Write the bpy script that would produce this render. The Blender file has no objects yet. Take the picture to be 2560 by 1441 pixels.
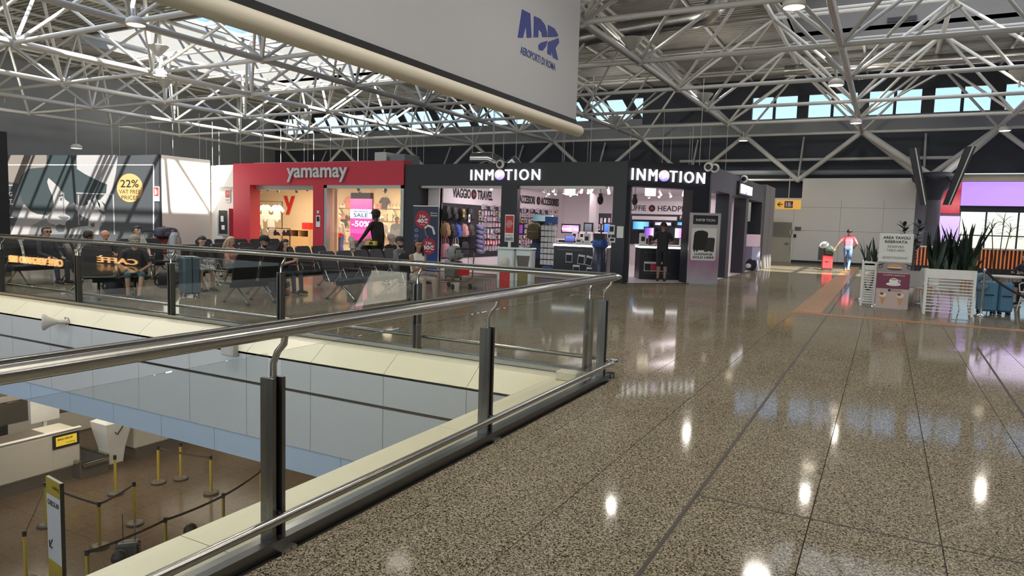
import bpy, bmesh, math, random
import numpy as np
from mathutils import Vector, Matrix, noise

random.seed(7)
PI = math.pi
SC = bpy.context.scene
COL = SC.collection

# ------------------------------------------------------------------ camera
FPX, CX, CY, EYE = 1739.0, 1280.0, 720.5, 1.64
def _n(a): return a / np.linalg.norm(a)
def _ray(u, v): return np.array([(u - CX) / FPX, (CY - v) / FPX, -1.0])
_Y = _n(_ray(2215, 588)); _X = -_n(_ray(-1992, 459)); _X = _n(_X - _Y * (_X @ _Y)); _Z = np.cross(_X, _Y)
ROT = np.array([_X, _Y, _Z])
EYEP = np.array([0, 0, EYE])
cam_data = bpy.data.cameras.new('camera'); cam = bpy.data.objects.new('camera', cam_data); COL.objects.link(cam)
cam.matrix_world = Matrix.Translation((0, 0, EYE)) @ Matrix(ROT.tolist()).to_4x4()
cam_data.sensor_fit = 'HORIZONTAL'; cam_data.sensor_width = 36.0; cam_data.lens = FPX / 2560 * 36
cam_data.clip_start = 0.05; cam_data.clip_end = 500
SC.camera = cam
# photo survey helpers: where a sight line of the photograph meets a level or a wall of the hall
def G(u, v, z=0.0):
    r = ROT @ _ray(u, v); p = EYEP + (z - EYE) / r[2] * r; return Vector(p)
def onY(u, v, y):
    r = ROT @ _ray(u, v); return Vector(EYEP + y / r[1] * r)
def onX(u, v, x):
    r = ROT @ _ray(u, v); return Vector(EYEP + x / r[0] * r)

# ------------------------------------------------------------------ sky, sun, daylight, exposure
SC.view_settings.view_transform = 'Standard'; SC.view_settings.look = 'None'
SC.view_settings.gamma = 1.0; SC.view_settings.use_curve_mapping = False
SC.view_settings.exposure = 0.15
world = bpy.data.worlds.new('sky'); SC.world = world; world.use_nodes = True
wn = world.node_tree.nodes; wl = world.node_tree.links
sky = wn.new('ShaderNodeTexSky'); sky.sky_type = 'NISHITA'; sky.sun_disc = False
sky.sun_elevation = math.radians(42); sky.sun_rotation = math.radians(130); sky.air_density = 1.0; sky.dust_density = 0.5; sky.ozone_density = 4.0
wl.new(sky.outputs[0], wn['Background'].inputs[0]); wn['Background'].inputs[1].default_value = 0.25

def light(name, kind, loc, direction, energy, color=(1, 1, 1), size=1.0, size_y=None, **kw):
    d = bpy.data.lights.new(name, kind); d.energy = energy; d.color = color
    if kind == 'AREA':
        d.size = size
        if size_y: d.shape = 'RECTANGLE'; d.size_y = size_y
    elif kind == 'SUN': d.angle = size
    else: d.shadow_soft_size = size
    for k, v in kw.items(): setattr(d, k, v)
    o = bpy.data.objects.new(name, d); COL.objects.link(o); o.location = loc
    o.rotation_euler = Vector(direction).to_track_quat('-Z', 'Y').to_euler()
    return o
SUN_DIR = Vector((-0.52, 0.50, -0.66)).normalized()
light('sun', 'SUN', (0, 0, 40), SUN_DIR, 19.0, (1.0, 0.93, 0.80), 0.009)
# daylight falling through the three roof lights
light('roof_light_daylight', 'AREA', (-28, 27.5, 12.7), (0, 0, -1), 230, (0.86, 0.93, 1.0), 16, 12)
light('roof_light_daylight.001', 'AREA', (2.5, 27.5, 12.7), (0, 0, -1), 700, (0.90, 0.93, 1.0), 12, 12)
light('roof_light_daylight.002', 'AREA', (-24, 9.5, 12.7), (0, 0, -1), 600, (0.88, 0.94, 1.0), 12, 10)
light('near_floor_fill', 'AREA', (1.5, 7, 12.7), (0, 0, -1), 500, (1.0, 0.95, 0.86), 10, 10)  # fill lamp for the near floor, in the added well above the camera
# window wall behind the camera
light('entrance_daylight', 'AREA', (-8, -11, 4.5), (-0.15, 1, -0.05), 1000, (0.9, 0.95, 1.0), 26, 5)
SC.cycles.use_denoising = True
SC.cycles.max_bounces = 7; SC.cycles.diffuse_bounces = 3; SC.cycles.glossy_bounces = 3
SC.cycles.transmission_bounces = 3; SC.cycles.transparent_max_bounces = 20
SC.cycles.use_adaptive_sampling = True; SC.cycles.adaptive_threshold = 0.025
SC.cycles.caustics_reflective = False; SC.cycles.caustics_refractive = False
SC.cycles.sample_clamp_indirect = 4.0

# ------------------------------------------------------------------ materials
MATS = {}
def mat(name, color=(0.5, 0.5, 0.5), rough=0.5, metal=0.0, emit=0.0, vary=0.06, scale=6.0, bump=0.0, spec=0.5, ecol=None):
    if name in MATS: return MATS[name]
    m = bpy.data.materials.new(name); m.use_nodes = True; nt = m.node_tree; N = nt.nodes; L = nt.links
    b = N['Principled BSDF']
    b.inputs['Roughness'].default_value = rough; b.inputs['Metallic'].default_value = metal
    b.inputs['Specular IOR Level'].default_value = spec
    tc = N.new('ShaderNodeTexCoord'); nz = N.new('ShaderNodeTexNoise'); nz.inputs['Scale'].default_value = scale; nz.inputs['Detail'].default_value = 3
    L.new(tc.outputs['Object'], nz.inputs['Vector'])
    mx = N.new('ShaderNodeMix'); mx.data_type = 'RGBA'
    c = Vector(color)
    mx.inputs[6].default_value = (*(c * (1 - vary)), 1); mx.inputs[7].default_value = (*[min(1, x) for x in c * (1 + vary)], 1)
    L.new(nz.outputs['Fac'], mx.inputs[0]); L.new(mx.outputs[2], b.inputs['Base Color'])
    if emit:
        b.inputs['Emission Strength'].default_value = emit; b.inputs['Emission Color'].default_value = (*(ecol or color), 1)
    if bump:
        bp = N.new('ShaderNodeBump'); bp.inputs['Strength'].default_value = bump; bp.inputs['Distance'].default_value = 0.01
        L.new(nz.outputs['Fac'], bp.inputs['Height']); L.new(bp.outputs[0], b.inputs['Normal'])
    MATS[name] = m
    return m

def glass_mat(name, tint=(0.93, 0.96, 0.95), f0=0.05, amp=0.75, power=4.0, rough=0.01):
    if name in MATS: return MATS[name]
    m = bpy.data.materials.new(name); m.use_nodes = True; N = m.node_tree.nodes; L = m.node_tree.links
    N.remove(N['Principled BSDF']); out = N['Material Output']
    tr = N.new('ShaderNodeBsdfTransparent'); tr.inputs[0].default_value = (*tint, 1)
    gl = N.new('ShaderNodeBsdfGlossy'); gl.inputs['Roughness'].default_value = rough
    lw = N.new('ShaderNodeLayerWeight'); lw.inputs[0].default_value = 0.5
    pw = N.new('ShaderNodeMath'); pw.operation = 'POWER'; pw.inputs[1].default_value = power
    ml = N.new('ShaderNodeMath'); ml.operation = 'MULTIPLY_ADD'; ml.inputs[1].default_value = amp; ml.inputs[2].default_value = f0
    L.new(lw.outputs['Facing'], pw.inputs[0]); L.new(pw.outputs[0], ml.inputs[0])
    mx = N.new('ShaderNodeMixShader'); L.new(ml.outputs[0], mx.inputs[0]); L.new(tr.outputs[0], mx.inputs[1]); L.new(gl.outputs[0], mx.inputs[2])
    L.new(mx.outputs[0], out.inputs[0]); MATS[name] = m
    return m

def granite(name, base, dark, pale, joints=True, rough=0.13, grain=165):
    m = bpy.data.materials.new(name); m.use_nodes = True; N = m.node_tree.nodes; L = m.node_tree.links
    b = N['Principled BSDF']; geo = N.new('ShaderNodeNewGeometry')
    def noise_node(scale, detail, rgh=0.6):
        n = N.new('ShaderNodeTexNoise'); n.inputs['Scale'].default_value = scale; n.inputs['Detail'].default_value = detail; n.inputs['Roughness'].default_value = rgh
        L.new(geo.outputs['Position'], n.inputs['Vector']); return n
    vo = N.new('ShaderNodeTexVoronoi'); vo.inputs['Scale'].default_value = grain; vo.inputs['Randomness'].default_value = 1.0; L.new(geo.outputs['Position'], vo.inputs['Vector'])
    sc_ = N.new('ShaderNodeSeparateColor'); L.new(vo.outputs['Color'], sc_.inputs[0])
    n1 = noise_node(grain * .35, 2, 0.6); av = N.new('ShaderNodeMath'); av.operation = 'MULTIPLY_ADD'; av.inputs[1].default_value = 0.9; L.new(n1.outputs['Fac'], av.inputs[0]); 
    hv = N.new('ShaderNodeMath'); hv.operation = 'MULTIPLY_ADD'; hv.inputs[1].default_value = 0.75; hv.inputs[2].default_value = -0.32; L.new(sc_.outputs[0], hv.inputs[0]); L.new(hv.outputs[0], av.inputs[2])
    r1 = N.new('ShaderNodeValToRGB'); e = r1.color_ramp.elements; e[0].position = 0.22; e[0].color = (*dark, 1); e[1].position = 0.85; e[1].color = (*pale, 1)
    k = e.new(0.38); k.color = (*(Vector(base) * 0.62), 1); k = e.new(0.55); k.color = (*base, 1)
    L.new(av.outputs[0], r1.inputs[0])
    n2 = noise_node(0.7, 2); mx = N.new('ShaderNodeMix'); mx.data_type = 'RGBA'; mx.blend_type = 'MULTIPLY'; mx.inputs[0].default_value = 1
    r2 = N.new('ShaderNodeValToRGB'); r2.color_ramp.elements[0].position = 0.3; r2.color_ramp.elements[0].color = (0.86, 0.84, 0.80, 1); r2.color_ramp.elements[1].position = 0.7
    L.new(n2.outputs['Fac'], r2.inputs[0]); L.new(r1.outputs[0], mx.inputs[6]); L.new(r2.outputs[0], mx.inputs[7])
    src = mx.outputs[2]
    if joints:
        sp = N.new('ShaderNodeSeparateXYZ'); L.new(geo.outputs['Position'], sp.inputs[0])
        def mth(op, a, b):
            n = N.new('ShaderNodeMath'); n.operation = op
            for k, v in enumerate((a, b)):
                if isinstance(v, (int, float)): n.inputs[k].default_value = v
                else: L.new(v, n.inputs[k])
            return n.outputs[0]
        fx = mth('LESS_THAN', mth('FRACT', mth('MULTIPLY_ADD', sp.outputs[0], 1 / 0.65), 0), 0.008)
        fx.node.inputs[0].links[0].from_node.inputs[0].links[0].from_node.inputs[2].default_value = 0.92 / 0.65 + 200
        fy = mth('LESS_THAN', mth('FRACT', mth('MULTIPLY_ADD', sp.outputs[1], 1 / 1.3), 0), 0.004)
        fy.node.inputs[0].links[0].from_node.inputs[0].links[0].from_node.inputs[2].default_value = -4.24 / 1.3 + 200
        jn = N.new('ShaderNodeMix'); jn.data_type = 'RGBA'; jn.inputs[6].default_value = (1, 1, 1, 1); jn.inputs[7].default_value = (0.25, 0.22, 0.18, 1); L.new(mth('MAXIMUM', fx, fy), jn.inputs[0])
        m2 = N.new('ShaderNodeMix'); m2.data_type = 'RGBA'; m2.blend_type = 'MULTIPLY'; m2.inputs[0].default_value = 1
        L.new(src, m2.inputs[6]); L.new(jn.outputs[2], m2.inputs[7]); src = m2.outputs[2]
    N.remove(b); df = N.new('ShaderNodeBsdfDiffuse'); gl = N.new('ShaderNodeBsdfGlossy'); L.new(src, df.inputs['Color'])
    lw = N.new('ShaderNodeLayerWeight'); lw.inputs[0].default_value = 0.5; pw = N.new('ShaderNodeMath'); pw.operation = 'POWER'; pw.inputs[1].default_value = 4.6
    fm = N.new('ShaderNodeMath'); fm.operation = 'MULTIPLY_ADD'; fm.inputs[1].default_value = 0.50; fm.inputs[2].default_value = 0.045
    L.new(lw.outputs['Facing'], pw.inputs[0]); L.new(pw.outputs[0], fm.inputs[0])
    ms = N.new('ShaderNodeMixShader'); L.new(fm.outputs[0], ms.inputs[0]); L.new(df.outputs[0], ms.inputs[1]); L.new(gl.outputs[0], ms.inputs[2]); L.new(ms.outputs[0], N['Material Output'].inputs[0])
    n3 = noise_node(2.2, 4); mr = N.new('ShaderNodeMapRange'); mr.inputs[3].default_value = rough - 0.02; mr.inputs[4].default_value = rough + 0.035
    L.new(n3.outputs['Fac'], mr.inputs[0]); L.new(mr.outputs[0], gl.inputs['Roughness'])
    MATS[name] = m
    return m

M_FLOOR = granite('speckled_granite', (0.250, 0.212, 0.148), (0.022, 0.018, 0.013), (0.48, 0.42, 0.31), rough=.062)
M_TILE = granite('speckled_granite_tile', (0.250, 0.212, 0.148), (0.022, 0.018, 0.013), (0.48, 0.42, 0.31), joints=False, rough=.062)
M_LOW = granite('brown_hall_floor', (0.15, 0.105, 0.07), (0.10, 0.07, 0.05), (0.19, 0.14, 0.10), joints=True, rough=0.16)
M_JOINT = mat('joint_dark', (0.06, 0.05, 0.04), 0.8)
M_STEEL = mat('brushed_steel', (0.47, 0.455, 0.42), 0.22, 1.0, vary=0.1, scale=30)
M_DSTEEL = mat('dark_steel', (0.17, 0.165, 0.155), 0.3, 0.9, vary=0.12, scale=12)
M_CHROME = mat('chrome', (0.8, 0.8, 0.8), 0.1, 1.0)
M_GLASS = glass_mat('railing_glass', (0.945, 0.965, 0.955), 0.055, 0.75, 3.2)
M_SHOPGLASS = glass_mat('shop_glass', (0.96, 0.97, 0.97), 0.03, 0.6, 4)
M_SKYGLASS = glass_mat('roof_glass', (0.97, 0.985, 0.99), 0.02, 0.5, 5)
M_TUBE = mat('white_tube_paint', (0.58, 0.58, 0.56), 0.34, 0.0, vary=0.08, scale=2)
M_DECK = mat('grey_deck', (0.36, 0.35, 0.32), 0.55, 0.1, vary=0.2, scale=1.5)
M_WHITE = mat('white_paint', (0.78, 0.77, 0.74), 0.5)
M_WALLW = mat('wall_white', (0.76, 0.75, 0.72), 0.45, vary=0.03, scale=1.0)
M_CREAM = mat('cream_panel', (0.88, 0.81, 0.58), 0.35, vary=0.03)
M_PANEL = mat('pale_panel', (0.70, 0.70, 0.67), 0.4, vary=0.03)
M_BLUEP = mat('pale_blue_panel', (0.58, 0.69, 0.80), 0.4, vary=0.03)
M_BLACK = mat('black_paint', (0.016, 0.017, 0.022), 0.45, vary=0.15)
M_NAVY = mat('dark_fascia', (0.022, 0.024, 0.034), 0.42, vary=0.1)
M_SLATE = mat('slate_fascia', (0.10, 0.10, 0.125), 0.5, vary=0.06)
M_RED = mat('red_facade', (0.58, 0.035, 0.065), 0.4, vary=0.05, scale=1)
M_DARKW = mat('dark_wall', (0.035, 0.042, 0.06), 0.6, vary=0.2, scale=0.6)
M_GREYW = mat('blue_grey_wall', (0.26, 0.28, 0.31), 0.6, vary=0.12, scale=0.5)
M_BEIGE = mat('beige_wall', (0.74, 0.60, 0.42), 0.6, vary=0.04)
M_WOOD = mat('pale_wood', (0.62, 0.42, 0.22), 0.45, vary=0.12, scale=14)
M_SEAT = mat('black_leather', (0.012, 0.012, 0.014), 0.42, vary=0.2, scale=20)
M_LAMP = mat('lamp_glow', (1, 0.9, 0.7), 0.4, emit=9, ecol=(1.0, 0.86, 0.62))
M_WLAMP = mat('white_glow', (1, 0.97, 0.95), 0.4, emit=5, ecol=(1.0, 0.95, 0.92))
M_SIGNW = mat('lit_white_letter', (1, 1, 1), 0.4, emit=1.7)
M_INK = mat('black_ink', (0.012, 0.012, 0.014), 0.5)
M_WINK = mat('white_print', (0.82, 0.82, 0.82), 0.5)
M_YELLOW = mat('yellow_paint', (0.58, 0.42, 0.05), 0.45)
M_RUBBER = mat('black_rubber', (0.02, 0.02, 0.02), 0.7)
M_FOIL = mat('duct_foil', (0.62, 0.62, 0.60), 0.28, 1.0, vary=0.2, scale=9, bump=0.5)

# ------------------------------------------------------------------ mesh building
class MB:
    def __init__(s): s.v = []; s.f = []; s.m = []; s.mats = []; s.sm = []
    def mi(s, m):
        if m is None: return 0
        if m not in s.mats: s.mats.append(m)
        return s.mats.index(m)
    def add(s, vs, fs, m=None, smooth=False):
        k = len(s.v); i = s.mi(m); s.v += [tuple(v) for v in vs]
        for f in fs: s.f.append([k + j for j in f]); s.m.append(i); s.sm.append(smooth)
        return s
    def box(s, x0, x1, y0, y1, z0, z1, m=None, M=None):
        vs = [Vector((x, y, z)) for z in (z0, z1) for y in (y0, y1) for x in (x0, x1)]
        if M is not None: vs = [M @ v for v in vs]
        return s.add(vs, [(0, 2, 3, 1), (4, 5, 7, 6), (0, 1, 5, 4), (2, 6, 7, 3), (0, 4, 6, 2), (1, 3, 7, 5)], m)
    def cbox(s, c, size, m=None, M=None):
        a, b, d = size[0] / 2, size[1] / 2, size[2] / 2
        return s.box(c[0] - a, c[0] + a, c[1] - b, c[1] + b, c[2] - d, c[2] + d, m, M)
    def rbox(s, x0, x1, y0, y1, z0, z1, r, m=None, M=None):          # box with chamfered edges
        vs = []; fs = []
        X = (x0, x1); Y = (y0, y1); Z = (z0, z1); idx = {}
        for i in (0, 1):
            for j in (0, 1):
                for k in (0, 1):
                    dx = r if i == 0 else -r; dy = r if j == 0 else -r; dz = r if k == 0 else -r
                    for a, p in enumerate(((X[i], Y[j] + dy, Z[k] + dz), (X[i] + dx, Y[j], Z[k] + dz), (X[i] + dx, Y[j] + dy, Z[k]))):
                        idx[i, j, k, a] = len(vs); vs.append(Vector(p))
        I = lambda i, j, k, a: idx[i, j, k, a]
        for i in (0, 1): fs.append([I(i, 0, 0, 0), I(i, 1, 0, 0), I(i, 1, 1, 0), I(i, 0, 1, 0)][::1 if i else -1])
        for j in (0, 1): fs.append([I(0, j, 0, 1), I(1, j, 0, 1), I(1, j, 1, 1), I(0, j, 1, 1)][::-1 if j else 1])
        for k in (0, 1): fs.append([I(0, 0, k, 2), I(1, 0, k, 2), I(1, 1, k, 2), I(0, 1, k, 2)][::1 if k else -1])
        for a in (0, 1):
            for b in (0, 1):
                fs.append([I(a, b, 0, 0), I(a, b, 1, 0), I(a, b, 1, 1), I(a, b, 0, 1)][::1 if a == b else -1])
                fs.append([I(a, 0, b, 0), I(a, 0, b, 2), I(a, 1, b, 2), I(a, 1, b, 0)][::1 if a == b else -1])
                fs.append([I(0, a, b, 1), I(1, a, b, 1), I(1, a, b, 2), I(0, a, b, 2)][::1 if a == b else -1])
        for i in (0, 1):
            for j in (0, 1):
                for k in (0, 1): fs.append([I(i, j, k, 0), I(i, j, k, 1), I(i, j, k, 2)][::1 if (i + j + k) % 2 else -1])
        if M is not None: vs = [M @ v for v in vs]
        return s.add(vs, fs, m)
    def cyl(s, p0, p1, r0, r1=None, n=10, m=None, caps=True, smooth=True):
        p0 = Vector(p0); p1 = Vector(p1); r1 = r0 if r1 is None else r1
        d = (p1 - p0).normalized(); a = d.orthogonal().normalized(); b = d.cross(a)
        vs = [p + (a * math.cos(2 * PI * i / n) + b * math.sin(2 * PI * i / n)) * r for p, r in ((p0, r0), (p1, r1)) for i in range(n)]
        s.add(vs, [(i, (i + 1) % n, n + (i + 1) % n, n + i) for i in range(n)], m, smooth)
        if caps: s.add(vs, [tuple(range(n))[::-1], tuple(range(n, 2 * n))], m)
        return s
    def tube(s, pts, r, n=8, m=None, smooth=True, caps=True):
        pts = [Vector(p) for p in pts]; rs = r if isinstance(r, (list, tuple)) else [r] * len(pts)
        d = (pts[1] - pts[0]).normalized(); a = d.orthogonal().normalized(); vs = []
        for i, p in enumerate(pts):
            t = (pts[min(i + 1, len(pts) - 1)] - pts[max(i - 1, 0)]).normalized()
            a = (a - t * a.dot(t)).normalized(); b = t.cross(a)
            vs += [p + (a * math.cos(2 * PI * k / n) + b * math.sin(2 * PI * k / n)) * rs[i] for k in range(n)]
        fs = [(i * n + k, i * n + (k + 1) % n, (i + 1) * n + (k + 1) % n, (i + 1) * n + k) for i in range(len(pts) - 1) for k in range(n)]
        s.add(vs, fs, m, smooth)
        if caps: s.add(vs, [tuple(range(n))[::-1], tuple(range(len(vs) - n, len(vs)))], m)
        return s
    def lathe(s, prof, c=(0, 0, 0), n=16, m=None, smooth=True, M=None):
        vs = [Vector((r * math.cos(2 * PI * k / n), r * math.sin(2 * PI * k / n), z)) for r, z in prof for k in range(n)]
        if M is not None: vs = [M @ v for v in vs]
        vs = [v + Vector(c) for v in vs]
        fs = [(i * n + k, i * n + (k + 1) % n, (i + 1) * n + (k + 1) % n, (i + 1) * n + k) for i in range(len(prof) - 1) for k in range(n)]
        return s.add(vs, fs, m, smooth)
    def ball(s, c, r, nu=12, nv=8, m=None, M=None):
        r = (r, r, r) if not isinstance(r, (tuple, list)) else r; vs = []; c = Vector(c)
        for j in range(nv + 1):
            t = PI * j / nv
            for i in range(nu):
                p = Vector((r[0] * math.sin(t) * math.cos(2 * PI * i / nu), r[1] * math.sin(t) * math.sin(2 * PI * i / nu), -r[2] * math.cos(t)))
                vs.append((M @ p if M is not None else p) + c)
        fs = [(j * nu + i, j * nu + (i + 1) % nu, (j + 1) * nu + (i + 1) % nu, (j + 1) * nu + i) for j in range(nv) for i in range(nu)]
        return s.add(vs, fs, m, True)
    def prism(s, pts, o, ex, ey, depth, m=None, smooth=False):         # polygon pts in the frame (o, ex, ey), extruded along the normal
        o = Vector(o); ex = Vector(ex); ey = Vector(ey); nz = ex.cross(ey).normalized() * depth; n = len(pts)
        A = [o + ex * p[0] + ey * p[1] for p in pts]; vs = A + [a + nz for a in A]
        area = sum(pts[i][0] * pts[(i + 1) % n][1] - pts[(i + 1) % n][0] * pts[i][1] for i in range(n))
        fl = 1 if area * depth > 0 else -1
        s.add(vs, [tuple(range(n))[::-fl], tuple(range(n, 2 * n))[::fl]], m)
        return s.add(vs, [(i, (i + 1) % n, n + (i + 1) % n, n + i)[::fl] for i in range(n)], m, smooth)
    def quad(s, a, b, c, d, m=None): return s.add([a, b, c, d], [(0, 1, 2, 3)], m)
    def loftx(s, prof, x0, x1, m=None, smooth=False):                   # closed (y, z) outline swept along x
        n = len(prof); vs = [(x, p[0], p[1]) for x in (x0, x1) for p in prof]
        return s.add(vs, [(i, (i + 1) % n, n + (i + 1) % n, n + i) for i in range(n)] + [tuple(range(n))[::-1], tuple(range(n, 2 * n))], m, smooth)
    def mesh(s, name):
        me = bpy.data.meshes.new(name); me.from_pydata(s.v, [], s.f)
        for m in s.mats: me.materials.append(m)
        me.polygons.foreach_set('material_index', s.m); me.polygons.foreach_set('use_smooth', s.sm); me.update()
        return me

OFF = {}
def link(o, parent=None, world=False):
    COL.objects.link(o)
    if parent is not None:
        o.parent = parent
        if world: o.location = -OFF.get(parent.name, Vector((0, 0, 0)))
    OFF[o.name] = OFF.get(parent.name, Vector((0, 0, 0))) + Vector(o.location) if parent is not None else Vector(o.location)
    return o
def tag(o, label=None, cat=None, group=None, kind=None):
    if label: o['label'] = label
    if cat: o['category'] = cat
    if group: o['group'] = group
    if kind: o['kind'] = kind
    return o
def thing(name, label, cat, loc=(0, 0, 0), rotz=0.0, group=None, kind=None):
    o = bpy.data.objects.new(name, None); o.empty_display_size = 0.1; o.location = loc; o.rotation_euler = (0, 0, rotz)
    link(o); return tag(o, label, cat, group, kind)
def part(name, mb, parent=None, m=None, world=False, label=None, loc=None, rot=None):
    if isinstance(mb, MB):
        if m is not None and not mb.mats: mb.mats.append(m)
        me = mb.mesh(name)
    else: me = mb
    o = bpy.data.objects.new(name, me)
    if loc is not None: o.location = loc
    if rot is not None: o.rotation_euler = rot
    link(o, parent, world)
    if label: o['label'] = label
    return o
def solo(name, mb, label, cat, m=None, loc=None, rot=None, group=None, kind=None):
    return tag(part(name, mb, None, m, loc=loc, rot=rot), label, cat, group, kind)
def struct(name, mb, m=None, parent=None):
    return tag(part(name, mb, parent, m), kind='structure')
def dup(root, loc=None, rotz=None, label=None, group=None):
    r = root.copy(); COL.objects.link(r)
    if loc is not None: r.location = loc
    if rotz is not None: r.rotation_euler = (0, 0, rotz)
    tag(r, label, None, group)
    OFF[r.name] = Vector(r.location)
    def rec(src, dst):
        for ch in src.children:
            c = ch.copy(); COL.objects.link(c); c.parent = dst; rec(ch, c)
    rec(root, r)
    return r

# lettering: outline text turned into a mesh that fills a w x h box
_TXT = {}
def text_geo(body, bold=0.0, spacing=1.0):
    key = (body, bold, spacing)
    if key in _TXT: return _TXT[key]
    cu = bpy.data.curves.new('lettering', 'FONT'); cu.body = body; cu.size = 1; cu.extrude = 0.0; cu.offset = bold; cu.space_character = spacing; cu.resolution_u = 3
    o = bpy.data.objects.new('lettering', cu); COL.objects.link(o)
    dg = bpy.context.evaluated_depsgraph_get(); me = o.evaluated_get(dg).to_mesh()
    vs = [v.co.copy() for v in me.vertices]; fs = [tuple(p.vertices) for p in me.polygons]
    o.evaluated_get(dg).to_mesh_clear(); bpy.data.objects.remove(o); bpy.data.curves.remove(cu)
    x0 = min(v.x for v in vs); x1 = max(v.x for v in vs); y0 = min(v.y for v in vs); y1 = max(v.y for v in vs)
    _TXT[key] = ([((v.x - x0) / (x1 - x0), (v.y - y0) / (y1 - y0)) for v in vs], fs, (x1 - x0) / (y1 - y0))
    return _TXT[key]
def lettering(mb, body, o, ex, ey, w=None, h=None, m=None, depth=0.0, bold=0.0, spacing=1.0):
    """writes body into mb: lower left corner o, unit axes ex (reading direction) and ey (up)"""
    vs, fs, asp = text_geo(body, bold, spacing)
    if w is None: w = h * asp
    if h is None: h = w / asp
    o = Vector(o); ex = Vector(ex); ey = Vector(ey); nz = ex.cross(ey)
    P = [o + ex * (x * w) + ey * (y * h) for x, y in vs]
    if depth <= 0: mb.add([p + nz * 0.002 for p in P], fs, m); return mb
    F = [p + nz * depth for p in P]; k = len(P)
    cnt = {}
    for f in fs:
        for a, b in zip(f, f[1:] + f[:1]): cnt[(a, b)] = 1
    rim = [(a, b) for a, b in cnt if (b, a) not in cnt]
    mb.add(P + F, [tuple(i + k for i in f) for f in fs] + [(a, b, b + k, a + k) for a, b in rim], m)
    return mb
XA, YA, ZA = Vector((1, 0, 0)), Vector((0, 1, 0)), Vector((0, 0, 1))
def disc(mb, c, ex, ey, r, m, n=24, depth=0.002):
    return mb.prism([(r * math.cos(2 * PI * i / n), r * math.sin(2 * PI * i / n)) for i in range(n)], c, ex, ey, depth, m)
ORD = 'first second third fourth fifth sixth seventh eighth ninth tenth eleventh twelfth'.split()
ORDL = ORD + [t + u for t, u in [('', 'thirteenth'), ('', 'fourteenth'), ('', 'fifteenth'), ('', 'sixteenth'), ('', 'seventeenth'), ('', 'eighteenth'), ('', 'nineteenth'), ('', 'twentieth')]] + ['twenty-' + u for u in ORD[:9]] + ['thirtieth'] + ['thirty-' + u for u in ORD[:9]]

# ================================================================== STRUCTURE
ZL = -5.1                                                   # level of the check-in hall below
# upper floor: slab, with the near slabs of granite laid one by one
TX0, TX1, TY0, TY1 = -2.48, 4.93, 1.64, 14.64
mb = MB()
mb.box(-2.6, 14, -11, TY0, -0.35, 0, M_FLOOR).box(TX1, 14, TY0, TY1, -0.35, 0, M_FLOOR).box(-2.6, 14, TY1, 46.5, -0.35, 0, M_FLOOR)
mb.box(-46, -2.6, 7.0, 46.5, -0.35, 0, M_FLOOR).box(-46, -17.5, -11, 7.0, -0.35, 0, M_FLOOR)
mb.box(-2.6, TX0, 7.0, TY1, -0.35, 0, M_FLOOR).box(-2.6, TX1, TY0, TY1, -0.352, -0.014, M_JOINT)
floor = struct('floor', mb)
tile_me = {}
def floor_tile(x0, x1, y0, y1):
    g = 0.0025; w, l = round(x1 - x0, 3), round(y1 - y0, 3)
    if (w, l) not in tile_me: tile_me[w, l] = MB().rbox(g, w - g, g, l - g, -0.0135, 0, 0.0012, M_TILE).mesh('floor_tile')
    part('floor_tile', tile_me[w, l], floor, loc=(x0, y0, 0))
xs = [TX0] + [-2.22 + 0.65 * k for k in range(12)]
for c in range(12):
    off = 0.55 if xs[c] < -1.0 else 0.0
    ys = [TY0] + ([TY0 + off] if off else []) + [TY0 + off + 1.3 * k for k in range(1, 11) if TY0 + off + 1.3 * k < TY1 - 0.05] + [TY1]
    for a, b in zip(ys, ys[1:]): floor_tile(xs[c], xs[c + 1], a, b)
mb = MB(); mb.box(-0.932, -0.908, TY0, 30, 0.0, 0.0012, M_JOINT); mb.box(-0.9225, -0.9175, TY0, 30, 0.0012, 0.002, M_DSTEEL)
part('expansion_joint', mb, floor)
mb = MB(); mb.prism([(1.16, 6.2 - 3), (1.185, 6.2 - 3), (1.34, 12.4), (1.315, 12.4)], (0, 0, 0), XA, YA, 0.0012, M_JOINT); part('expansion_joint', mb, floor)
mb = MB(); mb.box(-0.92, 4.9, 4.233, 4.247, 0, 0.0012, M_JOINT); part('expansion_joint', mb, floor)

# edge of the opening: far face with its panels, near cap
wallA = struct('wall_atrium_far', MB().box(-46, -2.6, 6.55, 7.05, -1.66, -0.36, M_BLACK).box(-46, -2.6, 6.80, 7.07, -0.36, -0.03, M_BLACK))
pj = [-6.33 + 1.1655 * k for k in range(-9, 4)]
def ex_panel(prof, x0, x1, m, name):
    part(name, MB().loftx(prof, x0 + 0.004, x1 - 0.004, m), wallA)
for k in range(len(pj)):
    a = pj[k]; b = min(pj[k] + 1.1655, -2.62)
    if b - a < 0.05: continue
    part('cap_panel', MB().loftx([(7.07, -0.03), (7.07, 0.0), (6.76, 0.0), (6.50, -0.195), (6.50, -0.225), (6.75, -0.03)], a + .004, b - .004, M_CREAM), wallA)
    ex_panel([(6.53, -0.203), (6.50, -0.20), (6.50, -0.585), (6.53, -0.585)], a, b, M_PANEL, 'face_panel')
    ex_panel([(6.53, -0.625), (6.50, -0.625), (6.50, -1.35), (6.53, -1.35)], a, b, M_PANEL, 'face_panel')
    c = a + 0.5; ex_panel([(6.55, -1.36), (6.512, -1.36), (6.512, -1.68), (6.55, -1.68)], c, min(c + 1.1655, -2.62), M_BLUEP, 'lower_panel')
part('channel', MB().box(-16.9, -2.62, 6.515, 6.56, -0.62, -0.59, M_DSTEEL), wallA)
wallN = struct('wall_atrium_near', MB().box(-3.0, -2.6, -11, 6.5, -1.66, -0.02, M_PANEL).box(-17.8, -17.5, -11, 6.5, -1.66, 0, M_PANEL))
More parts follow.
